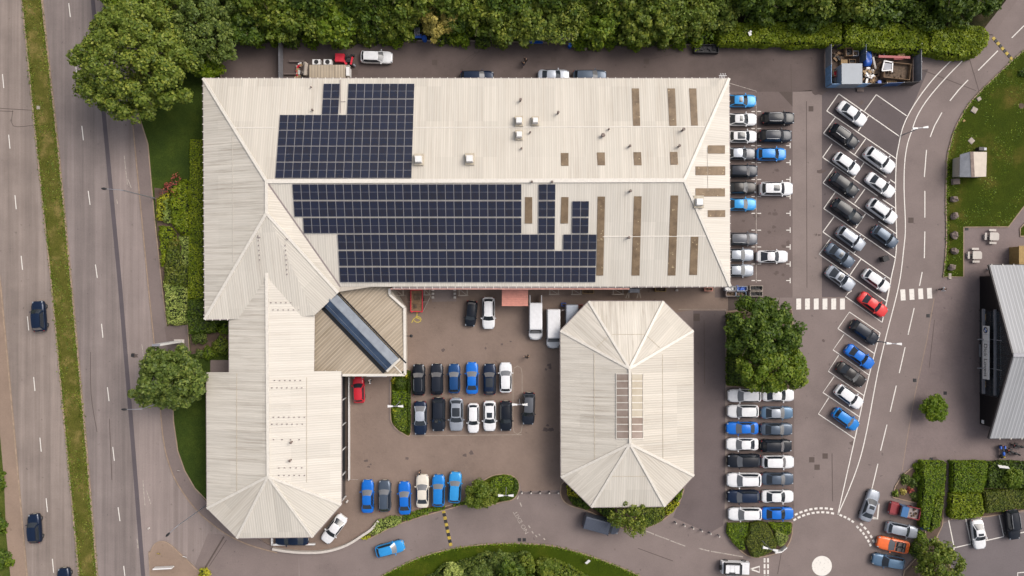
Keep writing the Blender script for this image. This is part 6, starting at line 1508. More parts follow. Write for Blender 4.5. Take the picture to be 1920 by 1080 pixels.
# ---- vans
def van(px, py, ang, L, W, Ht, paintname, label, bonnet=.75, opts='', group=None, cat='van'):
    q = P(px, py, Ht * .6); o = thing('panel_van', label, cat, (q.x, q.y, .017), R(ang), group)
    x0, x1 = -L / 2, L / 2; bonnet *= 1.35; xb = x1 - bonnet; xw = xb - .72; hw = W / 2; pm = M['car_' + paintname]
    # profile of the side (x, z) with rounded front
    prof = [(x0, .35), (x0 - .02, .6), (x0, Ht - .15), (x0 + .1, Ht), (xw, Ht), (xw + .15, Ht - .1), (xb, 1.15), (x1 - .25, 1.0), (x1 - .05, .8), (x1, .5), (x1 - .04, .32)]
    mb = MB(); n = len(prof)
    secs = [(-1.0, .10), (-.96, .03), (-.80, 0), (-.5, 0), (0, 0), (.5, 0), (.80, 0), (.96, .03), (1.0, .10)]
    vs = []
    for s_, dz in secs:
        for x, z in prof:
            k = hw * s_; tp = (.93 if z > 1.2 else 1.0); fx = x - (abs(s_) ** 3) * (.55 if x > xb + .2 else (.16 if x > xb - .2 else 0))
            vs.append((fx, k * tp, z - (dz if z > 1 else 0)))
    fs = [(j * n + i, j * n + (i + 1) % n, (j + 1) * n + (i + 1) % n, (j + 1) * n + i) for j in range(len(secs) - 1) for i in range(n)]
    mb.add(vs, [f[::-1] for f in fs] + [tuple(range(n)), tuple(range(len(secs) * n - 1, (len(secs) - 1) * n - 1, -1))], 0)
    b_ = mb.build('body', pm, o)
    mb = MB(); a = [(xw + .17, Ht - .10), (xb + .02, 1.17)]
    mb.add([(a[0][0], -hw * .76, a[0][1]), (a[0][0], hw * .76, a[0][1]), (a[1][0], hw * .9, a[1][1]), (a[1][0], -hw * .9, a[1][1]), (a[0][0] + .03, -hw * .76, a[0][1] + .02), (a[0][0] + .03, hw * .76, a[0][1] + .02), (a[1][0] + .03, hw * .88, a[1][1] + .02), (a[1][0] + .03, -hw * .88, a[1][1] + .02)], [(7, 6, 5, 4), (0, 4, 5, 1), (2, 6, 7, 3), (1, 5, 6, 2), (3, 7, 4, 0)]); mb.build('windscreen', M['car_glass'], o)
    for s in (-1, 1):
        mb = MB(); mb.box((xw - .25, s * hw * .955, 1.55), (.85, .06, .55)); mb.build('side_window', M['car_glass'], o)
        mb = MB(); mb.box((xb - .45, s * (hw + .14), 1.45), (.12, .26, .3)); mb.build('wing_mirror', M['car_trim'], o)
        mb = MB(); mb.ell((x1 - .30, s * hw * .70, .88), (.2, .14, .10), 8, 6); mb.build('headlight', M['car_lamp'], o)
        mb = MB(); mb.box((x0 - .03, s * hw * .88, 1.1), (.05, .12, .5)); mb.build('tail_light', M['car_tail'], o)
        for sx in (x1 - .95, x0 + 1.1):
            w_ = wheel_mesh(.36).build('wheel', M['tyre'], o); w_.location = (sx, s * (hw - .14), .36); rim_mesh(.36).build('rim', M['rim'], w_)
    mb = MB(); mb.box((x1 - .03, 0, .5), (.08, W * .5, .18)); mb.build('grille', M['car_trim'], o)
    if 'rails' in opts:
        for s in (-1, 1): mb = MB(); mb.beam((x0 - 1.1, s * hw * .85, 1.25), (x0, s * hw * .85, 1.25), .09, 1.6); mb.build('rear_door', pm, o)
        mb = MB(); mb.box((x0 - .02, 0, 1.3), (.06, W * .8, 1.7)); mb.build('load_opening', M['car_trim'], o)
    if 'ribs' in opts:
        for k in range(9): mb = MB(); mb.beam((x0 + .2, -hw * .72 + k * hw * .18, Ht + .01), (xw - .2, -hw * .72 + k * hw * .18, Ht + .01), .05, .04); mb.build('roof_rib', pm, o)
    return o
van(1004.5, 603, 270, 5.6, 2.0, 2.5, 'white', 'white van with open rear doors beside the pale red canopy', .8, 'rails', 'white vans by the workshop')
van(1038, 617, 270, 5.9, 2.0, 2.6, 'white', 'white van parked tight against the octagonal pavilion', .8, '', 'white vans by the workshop')
van(1072, 600, 270, 4.6, 1.9, 2.2, 'lightsilver', 'silver van mostly hidden beneath the pavilion eaves', .7, '')
van(1129, 985, -15, 5.6, 2.0, 2.3, 'vangrey', 'slate grey van with ribbed roof under the sparse tree by the pavilion', .9, 'ribs')
# classic pickup with a rusty red bonnet
def pickup(px, py, ang, label):
    q = P(px, py, 1.0); o = thing('pickup_truck', label, 'pickup', (q.x, q.y, .017), R(ang))
    mb = MB(); mb.box((1.55, 0, .82), (1.35, 1.55, .62), 0, 0, .94); mb.build('bonnet', M['car_maroon'], o, label='rusty red bonnet')
    for s in (-1, 1): mb = MB(); mb.box((1.55, s * .84, .72), (1.2, .26, .45), 0, 0, .9); mb.build('front_wing', M['car_maroon'], o)
    mb = MB(); mb.box((.35, 0, 1.15), (1.1, 1.66, 1.2), 0, 0, .9); mb.build('cab', M['car_steelblue'], o)
    mb = MB(); mb.box((.92, 0, 1.42), (.12, 1.4, .5)); mb.build('windscreen', M['car_glass'], o)
    mb = MB(); mb.box((-1.2, 0, .72), (2.1, 1.6, .12)); mb.build('load_bed', M['gutter'], o)
    for s in (-1, 1): mb = MB(); mb.box((-1.2, s * .82, .92), (2.1, .08, .5)); mb.build('bed_side', M['car_maroon'], o)
    mb = MB(); mb.box((-2.26, 0, .92), (.08, 1.7, .5)); mb.build('tailgate', M['car_maroon'], o)
    mb = MB()
    for k in range(8): mb.box((-1.9 + random.uniform(0, 1.4), random.uniform(-.6, .6), .86), (random.uniform(.15, .4), random.uniform(.1, .3), .16), random.uniform(0, 3))
    mb.build('load', M['junk'], o)
    for s in (-1, 1):
        mb = MB(); mb.ell((2.24, s * .72, .85), (.08, .13, .13), 8, 6); mb.build('headlight', M['car_lamp'], o)
        for sx in (1.5, -1.35): w_ = wheel_mesh(.36).build('wheel', M['tyre'], o); w_.location = (sx, s * .78, .36); rim_mesh(.36).build('rim', M['rim'], w_)
pickup(1696, 958, 167, 'classic pickup with rusty red bonnet, blue cab and scrap in its bed')
def jeep(px, py, ang, label):
    q = P(px, py, 1.0); o = thing('off_roader', label, 'car', (q.x, q.y, .017), R(ang))
    mb = MB(); mb.box((.0, 0, .75), (4.2, 1.8, .75), 0, 0, .96); mb.build('body', M['car_white'], o)
    mb = MB(); mb.box((1.35, 0, 1.12), (1.3, 1.5, .16), 0, 0, .9); mb.build('bonnet', M['car_white'], o)
    mb = MB(); mb.box((-.55, 0, 1.5), (2.5, 1.66, .75), 0, 0, .88); cb = mb.build('cab', M['car_trim'], o)
    for k, (x, wd) in enumerate(((-1.4, .62), (-.75, .62), (-.05, .7))):
        mb = MB(); mb.box((x, .12, 1.9), (wd, 1.2, .06)); mb.build('roof_panel', M['car_white'], cb)
    mb = MB(); mb.box((-.75, -.52, 1.94), (.9, .42, .06)); mb.build('roof_panel', M['car_trim'], cb, label='dark roof panel')
    mb = MB(); mb.box((.68, 0, 1.5), (.14, 1.45, .55)); mb.build('windscreen', M['car_glass'], o)
    for s in (-1, 1):
        mb = MB(); mb.beam((-1.6, s * .8, 1.95), (.3, s * .8, 1.95), .08, .08); mb.build('roof_rail', M['rim'], o)
        mb = MB(); mb.ell((2.08, s * .66, .9), (.08, .13, .13), 8, 6); mb.build('headlight', M['car_lamp'], o)
        for sx in (1.35, -1.35): w_ = wheel_mesh(.39).build('wheel', M['tyre'], o); w_.location = (sx, s * .8, .39); rim_mesh(.39).build('rim', M['rim'], w_)
    w_ = wheel_mesh(.36, .2).build('spare_wheel', M['tyre'], o); w_.location = (-2.2, 0, .95); w_.rotation_euler = (0, 0, R(90))
jeep(1379, 1065, -2, 'white open-sided off-roader with roof panels waiting at the mini roundabout')
# ---------------------------------------------------------------- lamps, signs, street furniture
def twin_lamp(px, py, ang, h, label, px0=None):
    """px, py: foot of the column in the photo"""
    q = P(px, py); o = thing('car_park_lamp', label, 'lamp post', (q.x, q.y, 0), R(ang), 'twin-headed car park lamps')
    mb = MB(); mb.tube((0, 0, 0), (0, 0, .9), .11, .09, 10); mb.tube((0, 0, .9), (0, 0, h), .07, .055, 10); mb.build('column', M['steel'], o)
    mb = MB(); mb.beam((-.45, 0, h), (.45, 0, h), .1, .1); mb.build('arm', M['steel'], o)
    for s in (-1, 1):
        mb = MB(); vs = [(s * .35, -.1, h - .06), (s * .35, .1, h - .06), (s * 1.12, .2, h - .06), (s * 1.12, -.2, h - .06), (s * .35, -.08, h + .09), (s * .35, .08, h + .09), (s * 1.1, .16, h + .12), (s * 1.1, -.16, h + .12)]
        f = [(0, 1, 2, 3), (7, 6, 5, 4), (0, 4, 5, 1), (1, 5, 6, 2), (2, 6, 7, 3), (3, 7, 4, 0)]; mb.add(vs, f); mb.build('lamp_head', M['white'], o)
twin_lamp(751, 752, 0, 4.6, 'white twin-headed lamp on the narrow planted courtyard island')
twin_lamp(974, 749, 0, 4.6, 'white twin-headed lamp between the lower courtyard row and the dark grey off-roader')
twin_lamp(949, 912, 0, 4.6, 'white twin-headed lamp on the small island at the courtyard exit')
twin_lamp(1424, 1009, -14, 4.4, 'white twin-headed lamp rising from the olive clipped block on the south island')
twin_lamp(1692, 253, 6, 4.6, 'white twin-headed lamp on the curved lane below the waste compound')
twin_lamp(1646, 640, -3, 4.4, 'white twin-headed lamp beside the black off-roader below the zebra crossing')
def street_lamp(px, py, arm_deg, h, reach, label):
    q = P(px, py); o = thing('street_lamp', label, 'street lamp', (q.x, q.y, 0), R(arm_deg), 'slim grey street lamps along the footway')
    mb = MB(); mb.tube((0, 0, 0), (0, 0, 1.2), .12, .11, 10); mb.tube((0, 0, 1.2), (0, 0, h - .3), .085, .06, 10); mb.tube((0, 0, h - .3), (reach * .4, 0, h), .06, .05, 8); mb.tube((reach * .4, 0, h), (reach, 0, h + .08), .05, .04, 8); mb.build('column', M['steel'], o)
    mb = MB(); mb.ell((reach + .28, 0, h + .08), (.42, .17, .11), 10, 6); mb.build('lamp_head', M['dark'], o)
street_lamp(291, 372, 176, 9.0, 2.1, 'slim grey street lamp leaning over the bus lane beside the planted bed')
street_lamp(323, 748, 180, 9.0, 1.9, 'slim grey street lamp rising through the dark tree by the footway')
street_lamp(386, 948, 223, 9.0, 1.4, 'slim grey street lamp at the corner of the access road mouth')
# pylon, low signs
o = thing('pylon_sign', 'tall white slab sign standing on the small paved square by the footway', 'sign', P(337, 640), 0)
mb = MB(); mb.box((0, 0, .12), (1.5, .6, .24)); mb.build('plinth', M['concrete'], o); mb = MB(); mb.box((0, 0, 3.6), (1.05, .26, 6.8)); mb.build('slab', M['white'], o); mb = MB(); mb.box((0, 0, 7.04), (1.1, .3, .08)); mb.build('cap', M['steel'], o)
o = thing('low_sign', 'long low white sign board on the junction island', 'sign', P(311, 1061), R(3)); 
mb = MB(); mb.box((0, 0, .75), (2.8, .18, .8)); mb.build('board', M['white'], o)
for s in (-1, 1): mb = MB(); mb.box((s * 1.1, 0, .2), (.12, .12, .4)); mb.build('post', M['steel'], o)
o = thing('low_sign', 'bent white sign board at the edge of the south island', 'sign', P(1459, 1030), R(8)); mb = MB(); mb.box((-.35, 0, .7), (1.0, .16, .9)); mb.build('board', M['white'], o); mb = MB(); mb.beam((.2, 0.05, .7), (1.0, .55, .7), .12, .9); mb.build('board', M['white'], o); mb = MB(); mb.box((-.3, 0, .15), (.1, .1, .3)); mb.build('post', M['steel'], o)
def small_sign(px, py, ang, label, wd=.8, col='white', hh=1.0, tilt=.5):
    q = P(px, py); o = thing('small_sign', label, 'sign', (q.x, q.y, 0), R(ang)); mb = MB(); mb.tube((0, 0, 0), (0, 0, hh), .035); mb.build('post', M['steel'], o)
    mb = MB(); mb.add([(-wd / 2, -tilt / 2, hh - .25), (wd / 2, -tilt / 2, hh - .25), (wd / 2, tilt / 2, hh + .25), (-wd / 2, tilt / 2, hh + .25), (-wd / 2, -tilt / 2 + .04, hh - .29), (wd / 2, -tilt / 2 + .04, hh - .29), (wd / 2, tilt / 2 + .04, hh + .21), (-wd / 2, tilt / 2 + .04, hh + .21)], [(0, 1, 2, 3), (7, 6, 5, 4), (0, 4, 5, 1), (1, 5, 6, 2), (2, 6, 7, 3), (3, 7, 4, 0)]); mb.build('panel', M[col], o)
small_sign(1101, 1049, 40, 'small white sign tilted on the grass bank', .75)
small_sign(1735, 1017, 72, 'pale grey lectern sign among the bushes behind the old cars', 1.9, 'steel', .9)
small_sign(1868, 870, 175, 'white sign lying along the top of the dark hedge by the motorcycles', 1.5, 'white', 1.6, .3)
small_sign(1727, 987, -20, 'blue sign board poking out beside the silver estate car', 1.0, 'blue', 1.0, .5)
small_sign(301, 1036, 0, 'little yellow marker post on the junction island', .35, 'yellow', .6, .3)
small_sign(349, 1042, -20, 'small white post at the kerb of the junction island', .5, 'white', .5, .2)
small_sign(337, 882, 0, 'tiny pale marker on the west footway', .25, 'concrete', .3, .2)
# bollards
def bollard(px, py, label, group, m='steel', r_=.11, h=.95):
    q = P(px, py); o = thing('bollard', label, 'bollard', (q.x, q.y, 0), 0, group); mb = MB(); mb.tube((0, 0, 0), (0, 0, h - .1), r_, r_, 12); mb.build('post', M[m], o); mb = MB(); mb.tube((0, 0, h - .1), (0, 0, h), r_ * 1.15, r_ * .8, 12); mb.build('cap', M['concrete'], o)
bl_ = ['nearest the pavilion', 'second from the pavilion', 'third from the pavilion', 'third from the south island', 'second from the south island', 'nearest the south island']
for i in range(6): bollard(1265.5 + i * 16.1, 978 + i * 4.9, 'steel bollard in the slanting row of six, ' + bl_[i], 'row of six bollards')
bb = ['beside the exit island', 'second from the exit island', 'middle of five', 'second from the pavilion', 'against the pavilion']
for i in range(5): bollard(978.5 + i * 17, 922, 'dark bollard of the chained row across the courtyard exit, ' + bb[i], 'chained row of five bollards', 'dark' if 0 < i < 4 else 'steel', .12, .9)
ch = thing('bollard_chain', 'thin chain strung between the five courtyard exit bollards', 'chain', P(1013, 922)); mb = MB(); mb.tube(P(979, 922) + Vector((0, 0, .7)), P(1047, 922) + Vector((0, 0, .7)), .025, .025, 6); mb.build('chain', M['dark'], ch, True)
bollard(1852, 504, 'white bollard at the roof corner of the grey showroom', 'white bollards by the showroom', 'white', .14, .8); bollard(1905, 470, 'white bollard beside the tan timber store', 'white bollards by the showroom', 'white', .14, .8)
bollard(651.5, 939, 'short white bollard beside the showroom wing corner', None, 'white', .14, .7)
bollard(280, 990, 'white marker post standing on the bus lane', None, 'white', .12, .4)
for px, py, lb in ((974, 1012, 'dark gully grate on the left of a pair by the grass bank'), (983, 1012, 'dark gully grate on the right of a pair by the grass bank'), (1746, 861, 'dark square drain cover above the clipped hedge'), (1812.5, 429, 'dark round drain cover in the corner of the picnic paving'), (1740, 592, 'dark drain on the forecourt edge below the zebra crossing'), (1715, 713, 'dark drain on the forecourt edge above the round tree'), (1772, 737, 'small dark drain on the paved forecourt'), (249, 666, 'round dark manhole cover on the bus lane'), (73, 202, 'square pale chamber cover on the grass median')):
    q = P(px, py); o = MB(); z_ = .13 if px == 73 else .02; o.box((0, 0, z_), (.5, .5, .03)); o.box((0, 0, z_ + .02), (.36, .36, .03)); b_ = o.build('drain_cover', [M['dark'] if px != 73 else M['slab']]); b_.location = (q.x, q.y, 0); tag(b_, lb, 'drain cover')
# white kerb wall in front of the wing
wp = smooth([(510, 1030), (535, 1034), (565, 1036.5), (600, 1036), (630, 1030), (655, 1020), (680, 1004), (697, 992), (709, 977)], 5)
mb = MB(); ribbon(mb, PP(wp, .6), .34, 0, h=.6); tag(mb.build('kerb_wall', M['concrete']), 'long curved white wall sweeping round the showroom wing end', 'wall')
o = thing('guard_rail', 'white L-shaped rail in front of the wing end', 'rail', P(550, 1020)); mb = MB(); mb.beam(P(510.5, 1021, .5), P(591, 1020, .5), .22, .35); mb.build('rail', M['white'], o, True); mb = MB(); mb.beam(P(510.5, 1022, .5), P(510, 1002, .5), .22, .35); mb.build('rail', M['white'], o, True)
for px in (512, 550, 588): mb = MB(); mb.tube(P(px, 1021), P(px, 1021) + Vector((0, 0, .4)), .06); mb.build('post', M['steel'], o, True)
# speed humps
def hump(px0, py0, px1, py1, n, label):
    a, b = P(px0, py0), P(px1, py1); o = thing('speed_hump', label, 'speed hump', (a + b) / 2); d = (b - a) / n; an = math.atan2(d.y, d.x)
    for i in range(n):
        c_ = a + d * (i + .5); mb = MB(); mb.box((c_.x, c_.y, .035), (d.length * .97, .5, .06), an, 0, .8); mb.build('rubber_block', M['yellow'] if i % 2 == 0 else M['dark'], o, True, 'yellow block' if i % 2 == 0 else 'black block')
hump(831, 956, 845.5, 1024, 11, 'black and yellow striped speed hump across the access road'); hump(1861, 70, 1898, 112, 9, 'black and yellow striped speed hump across the lane by the hedge end')
# rocks and slabs on the lawn
def rock(px, py, r_, h, label, seed):
    random.seed(seed); q = P(px, py); mb = MB(); mb.ell((0, 0, h * .3), (r_, r_ * .85, h * .75), 9, 6, 0, .22); mb.v = [(x, y, max(z, 0)) for x, y, z in mb.v]; b_ = mb.build('boulder', M['stone']); b_.location = (q.x, q.y, .1); b_.rotation_euler = (0, 0, seed); tag(b_, label, 'boulder', 'boulders lining the lane')
rr_ = ['first boulder below the square stone block by the lane', 'second boulder below the square stone block by the lane', 'pointed boulder level with the corner of the picnic paving', 'boulder left of the lower picnic table', 'lowest boulder at the foot of the lawn strip']
for i, (px, py) in enumerate(((1786, 374), (1787, 406), (1786, 442), (1787, 471), (1782, 502))): rock(px, py, .55 + .04 * (i % 3), .8, rr_[i], i + 3)
def slab(px, py, a, b, h, rz, m, label): 
    q = P(px, py); mb = MB(); mb.box((0, 0, h / 2), (a, b, h), 0, 0, .94); mb.box((0.02, 0, h + .008), (a * .8, b * .8, .016), 0, 0, .95); o_ = mb.build('stone_slab', M[m]); o_.location = (q.x, q.y, .1); o_.rotation_euler = (0, 0, R(rz)); tag(o_, label, 'stone', 'stones on the lawn')
slab(1789, 341, 1.05, .85, .5, 3, 'stone', 'square dark stone block below the lawn hut'); slab(1834, 186, .6, .55, .15, 30, 'slab', 'small pale slab nearest the lane bend'); slab(1825, 207, .85, .85, .18, 60, 'slab', 'large pale slab on the lawn near the lane'); slab(1806, 227, .4, .3, .12, 40, 'tan', 'little tan stone at the lawn edge'); slab(1820, 264.5, .8, .8, .12, 45, 'slab', 'pale square slab just above the lawn hut'); slab(1780, 518, .45, .9, .08, 0, 'slab', 'short pale slab bridging the foot of the lawn strip')
o = thing('service_box', 'dark blue service box behind the lawn hut', 'service box', P(1836, 281)); mb = MB(); mb.box((-.25, 0, .5), (.8, .5, .9), 0, 0, .96); mb.build('cabinet', M['wall_dark'], o); mb = MB(); mb.box((.42, 0, .4), (.4, .4, .7), 0, 0, .96); mb.build('blue_cabinet', M['denimbox'] if 'denimbox' in M else M['steel'], o)
shrub(1919, 136, .7, .7, 'deep', 'dark low shrub at the right edge of the lawn', leaf_s=.14); q = P(1914, 199); mb = MB(); mb.disc((0, 0, .135), .42, 14); o = mb.build('bare_earth_patch', M['soil']); o.location = (q.x, q.y, 0); tag(o, kind='structure')
def picnic(px, py, rz, label):
    q = P(px, py, .4); o = thing('picnic_table', label, 'picnic table', (q.x, q.y, 0), R(rz), 'concrete picnic tables')
    mb = MB(); mb.prism([(-.65, -.58), (.62, -.58), (.72, -.35), (.72, .35), (.5, .58), (-.65, .58)], .70, .80); mb.build('tabletop', M['concrete'], o)
    mb = MB(); mb.box((0, 0, .35), (.5, .5, .7)); mb.build('pedestal', M['concrete'], o)
    for x, y, a, b in ((-.05, .95, 1.05, .3), (.05, -.95, 1.05, .3), (-1.02, 0, .3, 1.05)):
        mb = MB(); mb.box((x, y, .43), (a, b, .09)); be = mb.build('bench', M['concrete'], o)
        mb = MB(); mb.box((x, y, .2), (a * .5, b * .5, .38)); mb.build('bench_foot', M['concrete'], be); mb = MB(); mb.beam((x, y, .08), (x * .25, y * .25, .08), .12, .1); mb.build('tie_bar', M['concrete'], be)
picnic(1861, 443.5, -2, 'pale concrete picnic table, upper of two on the paving'); picnic(1829, 478.5, 0, 'pale concrete picnic table, lower of two nearest the boulders')

# ---------------------------------------------------------------- fences, compound, yard clutter
def fence(pts, h, label, mats=('steel', 'steel'), step=2.4, name='steel_fence', group=None, z0=0.02, panel_h=None):
    pts = [Vector(p) for p in pts]; o = thing(name, label, 'fence', (pts[0].x, pts[0].y, 0), 0, group)
    for a, b in zip(pts[:-1], pts[1:]):
        L = (b - a).length; n = max(1, int(round(L / step)))
        for i in range(n):
            p, q = a + (b - a) * i / n, a + (b - a) * (i + 1) / n
            mb = MB(); mb.beam((p.x, p.y, z0 + h * .52), (q.x, q.y, z0 + h * .52), .05, h * .94); mb.build('panel', M[mats[(i % 3 == 1)]], o, True)
            mb = MB(); mb.tube((p.x, p.y, 0), (p.x, p.y, h + .1), .06); mb.build('post', M['steel'], o, True)
    return o
fence([P(531, 82), P(531, 172)], 2.0, 'short grey steel fence closing the end of the north yard')
bc = [P(1547, 165), P(1547, 92), P(1712, 92), P(1712, 158), P(1610, 163), P(1547, 165)]
M['bluegrey'] = plain('blue_grey_sheet', hx(96, 116, 142), .5, var=.25, sc=1.2); M['palegrey'] = plain('pale_grey_sheet', hx(150, 152, 160), .5, var=.15, sc=1.2); M['bluepanel'] = plain('blue_fence_sheet', hx(40, 84, 140), .5, var=.4, sc=1.5)
FG = 'sheet fences of the waste compound'
fence([bc[0], bc[1]], 2.1, 'pale and blue sheet fence on the left side of the waste compound', ('skyblue', 'palegrey'), name='sheet_fence', group=FG)
fence([bc[2], bc[3]], 2.2, 'light grey sheet fence on the right side of the waste compound', ('palegrey', 'palegrey'), name='sheet_fence', group=FG)
fence([P(1547, 165), P(1618, 164)], 2.1, 'pale blue sheet fence along the front left of the waste compound', ('skyblue', 'skyblue'), name='sheet_fence', group=FG)
fence([P(1620, 164), P(1712, 160)], 1.9, 'dark blue sheet fence along the front right of the waste compound', ('wall_dark', 'bluepanel'), name='sheet_fence', group=FG)
fence([P(1547, 91), P(1712, 91)], 1.6, 'dark sheet fence along the hedge side of the waste compound', ('wall_dark', 'wall_dark'), name='sheet_fence', group=FG)
fence([P(1611, 92), P(1611, 120)], 2.1, 'short blue-grey partition fence inside the waste compound', ('bluegrey', 'bluegrey'), 1.2, name='sheet_fence', group=FG)
structure('compound_ground', [(1547, 91), (1712, 91), (1712, 161), (1547, 165)], 0.013, M['soil'])
def crate(px, py, a, b, h, rz, m, label, name='crate', cat='crate', fill=None, z=0.015, group=None, wall=.07):
    q = P(px, py, h * .7); o = thing(name, label, cat, (q.x, q.y, z), R(rz), group)
    mb = MB(); mb.box((0, 0, .06), (a, b, .1)); mb.build('floor', M[m], o)
    for s in (-1, 1):
        mb = MB(); mb.box((0, s * (b / 2 - wall / 2), h / 2 + .05), (a, wall, h)); mb.build('side', M[m], o); mb = MB(); mb.box((s * (a / 2 - wall / 2), 0, h / 2 + .05), (wall, b - 2 * wall - .004, h)); mb.build('side', M[m], o)
    if fill:
        mb = MB(); mb.prism([(-a / 2 + wall + .01, -b / 2 + wall + .01), (a / 2 - wall - .01, -b / 2 + wall + .01), (a / 2 - wall - .01, b / 2 - wall - .01), (-a / 2 + wall + .01, b / 2 - wall - .01)], .12, h * .55)
        for k in range(12): mb.box((random.uniform(-a * .36, a * .36), random.uniform(-b * .36, b * .36), h * .6), (random.uniform(.15, .5), random.uniform(.1, .35), random.uniform(.1, .35)), random.uniform(0, 3))
        mb.build('contents', M[fill], o)
    return o
def container(px, py, a, b, h, rz, m, label, name='steel_container', cat='container'):
    q = P(px, py, h); o = thing(name, label, cat, (q.x, q.y, .015), R(rz)); mb = MB(); mb.box((0, 0, h / 2), (a, b, h)); mb.build('box', M[m], o); mb = MB(); mb.box((0, 0, h + .04), (a + .12, b + .12, .08)); mb.build('lid', M[m], o)
    mb = MB(); mb.box((a / 2 + .03, 0, h / 2), (.06, b * .9, h * .8)); mb.build('door', M['gutter'], o); return o
M['lidgrey'] = plain('blue_grey_container_paint', hx(146, 154, 164), .45, var=.06, sc=.8)
container(1597, 138.5, 2.9, 2.9, 2.3, 0, 'lidgrey', 'square blue-grey steel container inside the waste compound')
crate(1680, 134, 3.9, 2.4, 1.2, -6, 'wood', 'big brown open skip full of scrap in the waste compound', 'skip', 'skip', 'junk')
o = thing('scrap_window', 'white broken frame leaning on the big brown skip', 'frame', P(1664, 125, 1.3), R(-8)); o.location.z = 1.28
mb = MB(); mb.box((0, 0, .05), (1.1, 1.0, .06)); mb.build('pane', M['palegrey'], o); mb = MB()
for s in (-1, 1): mb.beam((s * .75, -.75, .1), (s * .62, .75, .1), .16, .1)
mb.beam((-.7, .75, .1), (.7, .7, .1), .16, .1); mb.beam((-.75, -.75, .1), (.7, -.45, .14), .16, .1); mb.build('frame', M['white'], o)
def tarp(px, py, a, b, m, label, h=1.0, rz=0, name='tarpaulin'):
    q = P(px, py, h); mb = MB(); n = 8; vs = []
    for j in range(n + 1):
        for i in range(n + 1):
            x, y = -a / 2 + a * i / n, -b / 2 + b * j / n; ed = min(i, n - i, j, n - j); vs.append((x, y, h * (.35 if ed == 0 else 1.0) + .08 * math.sin(x * 5 + y * 3)))
    mb.add(vs, [(j * (n + 1) + i, j * (n + 1) + i + 1, (j + 1) * (n + 1) + i + 1, (j + 1) * (n + 1) + i) for j in range(n) for i in range(n)], 0, True)
    mb.box((0, 0, h * .3), (a * .8, b * .8, h * .55)); o_ = mb.build(name, M[m]); o_.location = (q.x, q.y, .015); o_.rotation_euler = (0, 0, R(rz)); tag(o_, label, 'tarpaulin')
tarp(1629, 107, 1.15, 2.4, 'blue', 'bright blue tarpaulin over goods beside the compound partition', .9, 4)
def barrel(px, py, m, label, r_=.3, h=.9): q = P(px, py, h); o_ = thing('barrel', label, 'barrel', (q.x, q.y, .015)); mb = MB(); mb.tube((0, 0, 0), (0, 0, h), r_, r_, 16); mb.tube((0, 0, h * .33), (0, 0, h * .37), r_ * 1.05, r_ * 1.05, 16); mb.build('drum', M[m], o_); mb = MB(); mb.tube((0, 0, h), (0, 0, h + .04), r_ * .9, r_ * .85, 16); mb.build('lid', M[m], o_)
barrel(1649, 154, 'blue', 'blue barrel by the front fence of the waste compound'); barrel(1069, 84, 'blue', 'blue barrel at the end of the rusty grey shed roof')
def pallet(px, py, rz, label, n=1, m='wood', a=1.2, b=1.0, group='wooden pallets'):
    q = P(px, py, .15 * n); o_ = thing('pallet', label, 'pallet', (q.x, q.y, .015), R(rz), group)
    for k in range(n):
        z = k * .15; mb = MB()
        for i in range(6): mb.box((-a / 2 + .09 + i * (a - .18) / 5, 0, z + .13), (.13, b, .025))
        mb.build('top_boards', M[m], o_); mb = MB()
        for s in (-1, 0, 1): mb.box((0, s * (b / 2 - .06), z + .06), (a, .1, .1))
        mb.build('bearers', M[m], o_)
pallet(1672, 153, 0, 'pale wooden pallets along the front of the waste compound', 3, 'card', 1.5, .75); pallet(1613.5, 168, 0, 'grey pallet leaning outside the front of the waste compound', 2, 'stone', 1.0, .55); pallet(1583, 116.5, 0, 'tan pallet behind the blue-grey container', 4, 'card', 1.0, .8)
def crate_small(px, py, lb, m='wood', a=1.0, b=.9, h=.7, rz=0, fill='dark', group='crates in the waste compound'): crate(px, py, a, b, h, rz, m, lb, fill=fill, group=group)
crate_small(1591, 98, 'brown crate beside the hedge in the left half of the compound', 'wood', 1.1, 1.2, .9); crate_small(1603, 101, 'pale grey metal crate right of the brown crate', 'palegrey', .85, .75, .8, 0, 'junk'); crate_small(1640, 102, 'dark wooden crate right of the blue tarpaulin', 'junk', 1.1, 1.0, .8)
crate_small(1597, 116, 'low brown crate touching the back of the container', 'wood', 1.0, .6, .6); crate_small(1566, 138, 'cardboard crate with a red lid by the left compound fence', 'card', .8, .8, .8, 10, 'red'); crate_small(1569, 151, 'grey crate of bags in the front left corner of the compound', 'stone', .8, 1.0, .7, 20, 'palegrey')
container(1689.5, 100, .9, .7, 1.0, 0, 'card', 'tan cardboard box standing behind the red beam', 'cardboard_box', 'box')
o = thing('steel_beam', 'long dark red beam lying across the compound skip', 'beam', P(1676, 107, 1.2)); mb = MB(); mb.beam(P(1647, 106, 1.3), P(1706, 108, 1.3), .35, .2); mb.build('beam', M['deepred'], o, True); mb = MB(); mb.beam(P(1676, 108.5, 1.2), P(1692, 108.5, 1.2), .5, .15); mb.build('plate', M['deepred'], o, True)
for s in (1650, 1703): mb = MB(); q = P(s, 107); mb.box((q.x, q.y, .6), (.2, .3, 1.15)); mb.build('trestle', M['dark'], o, True)
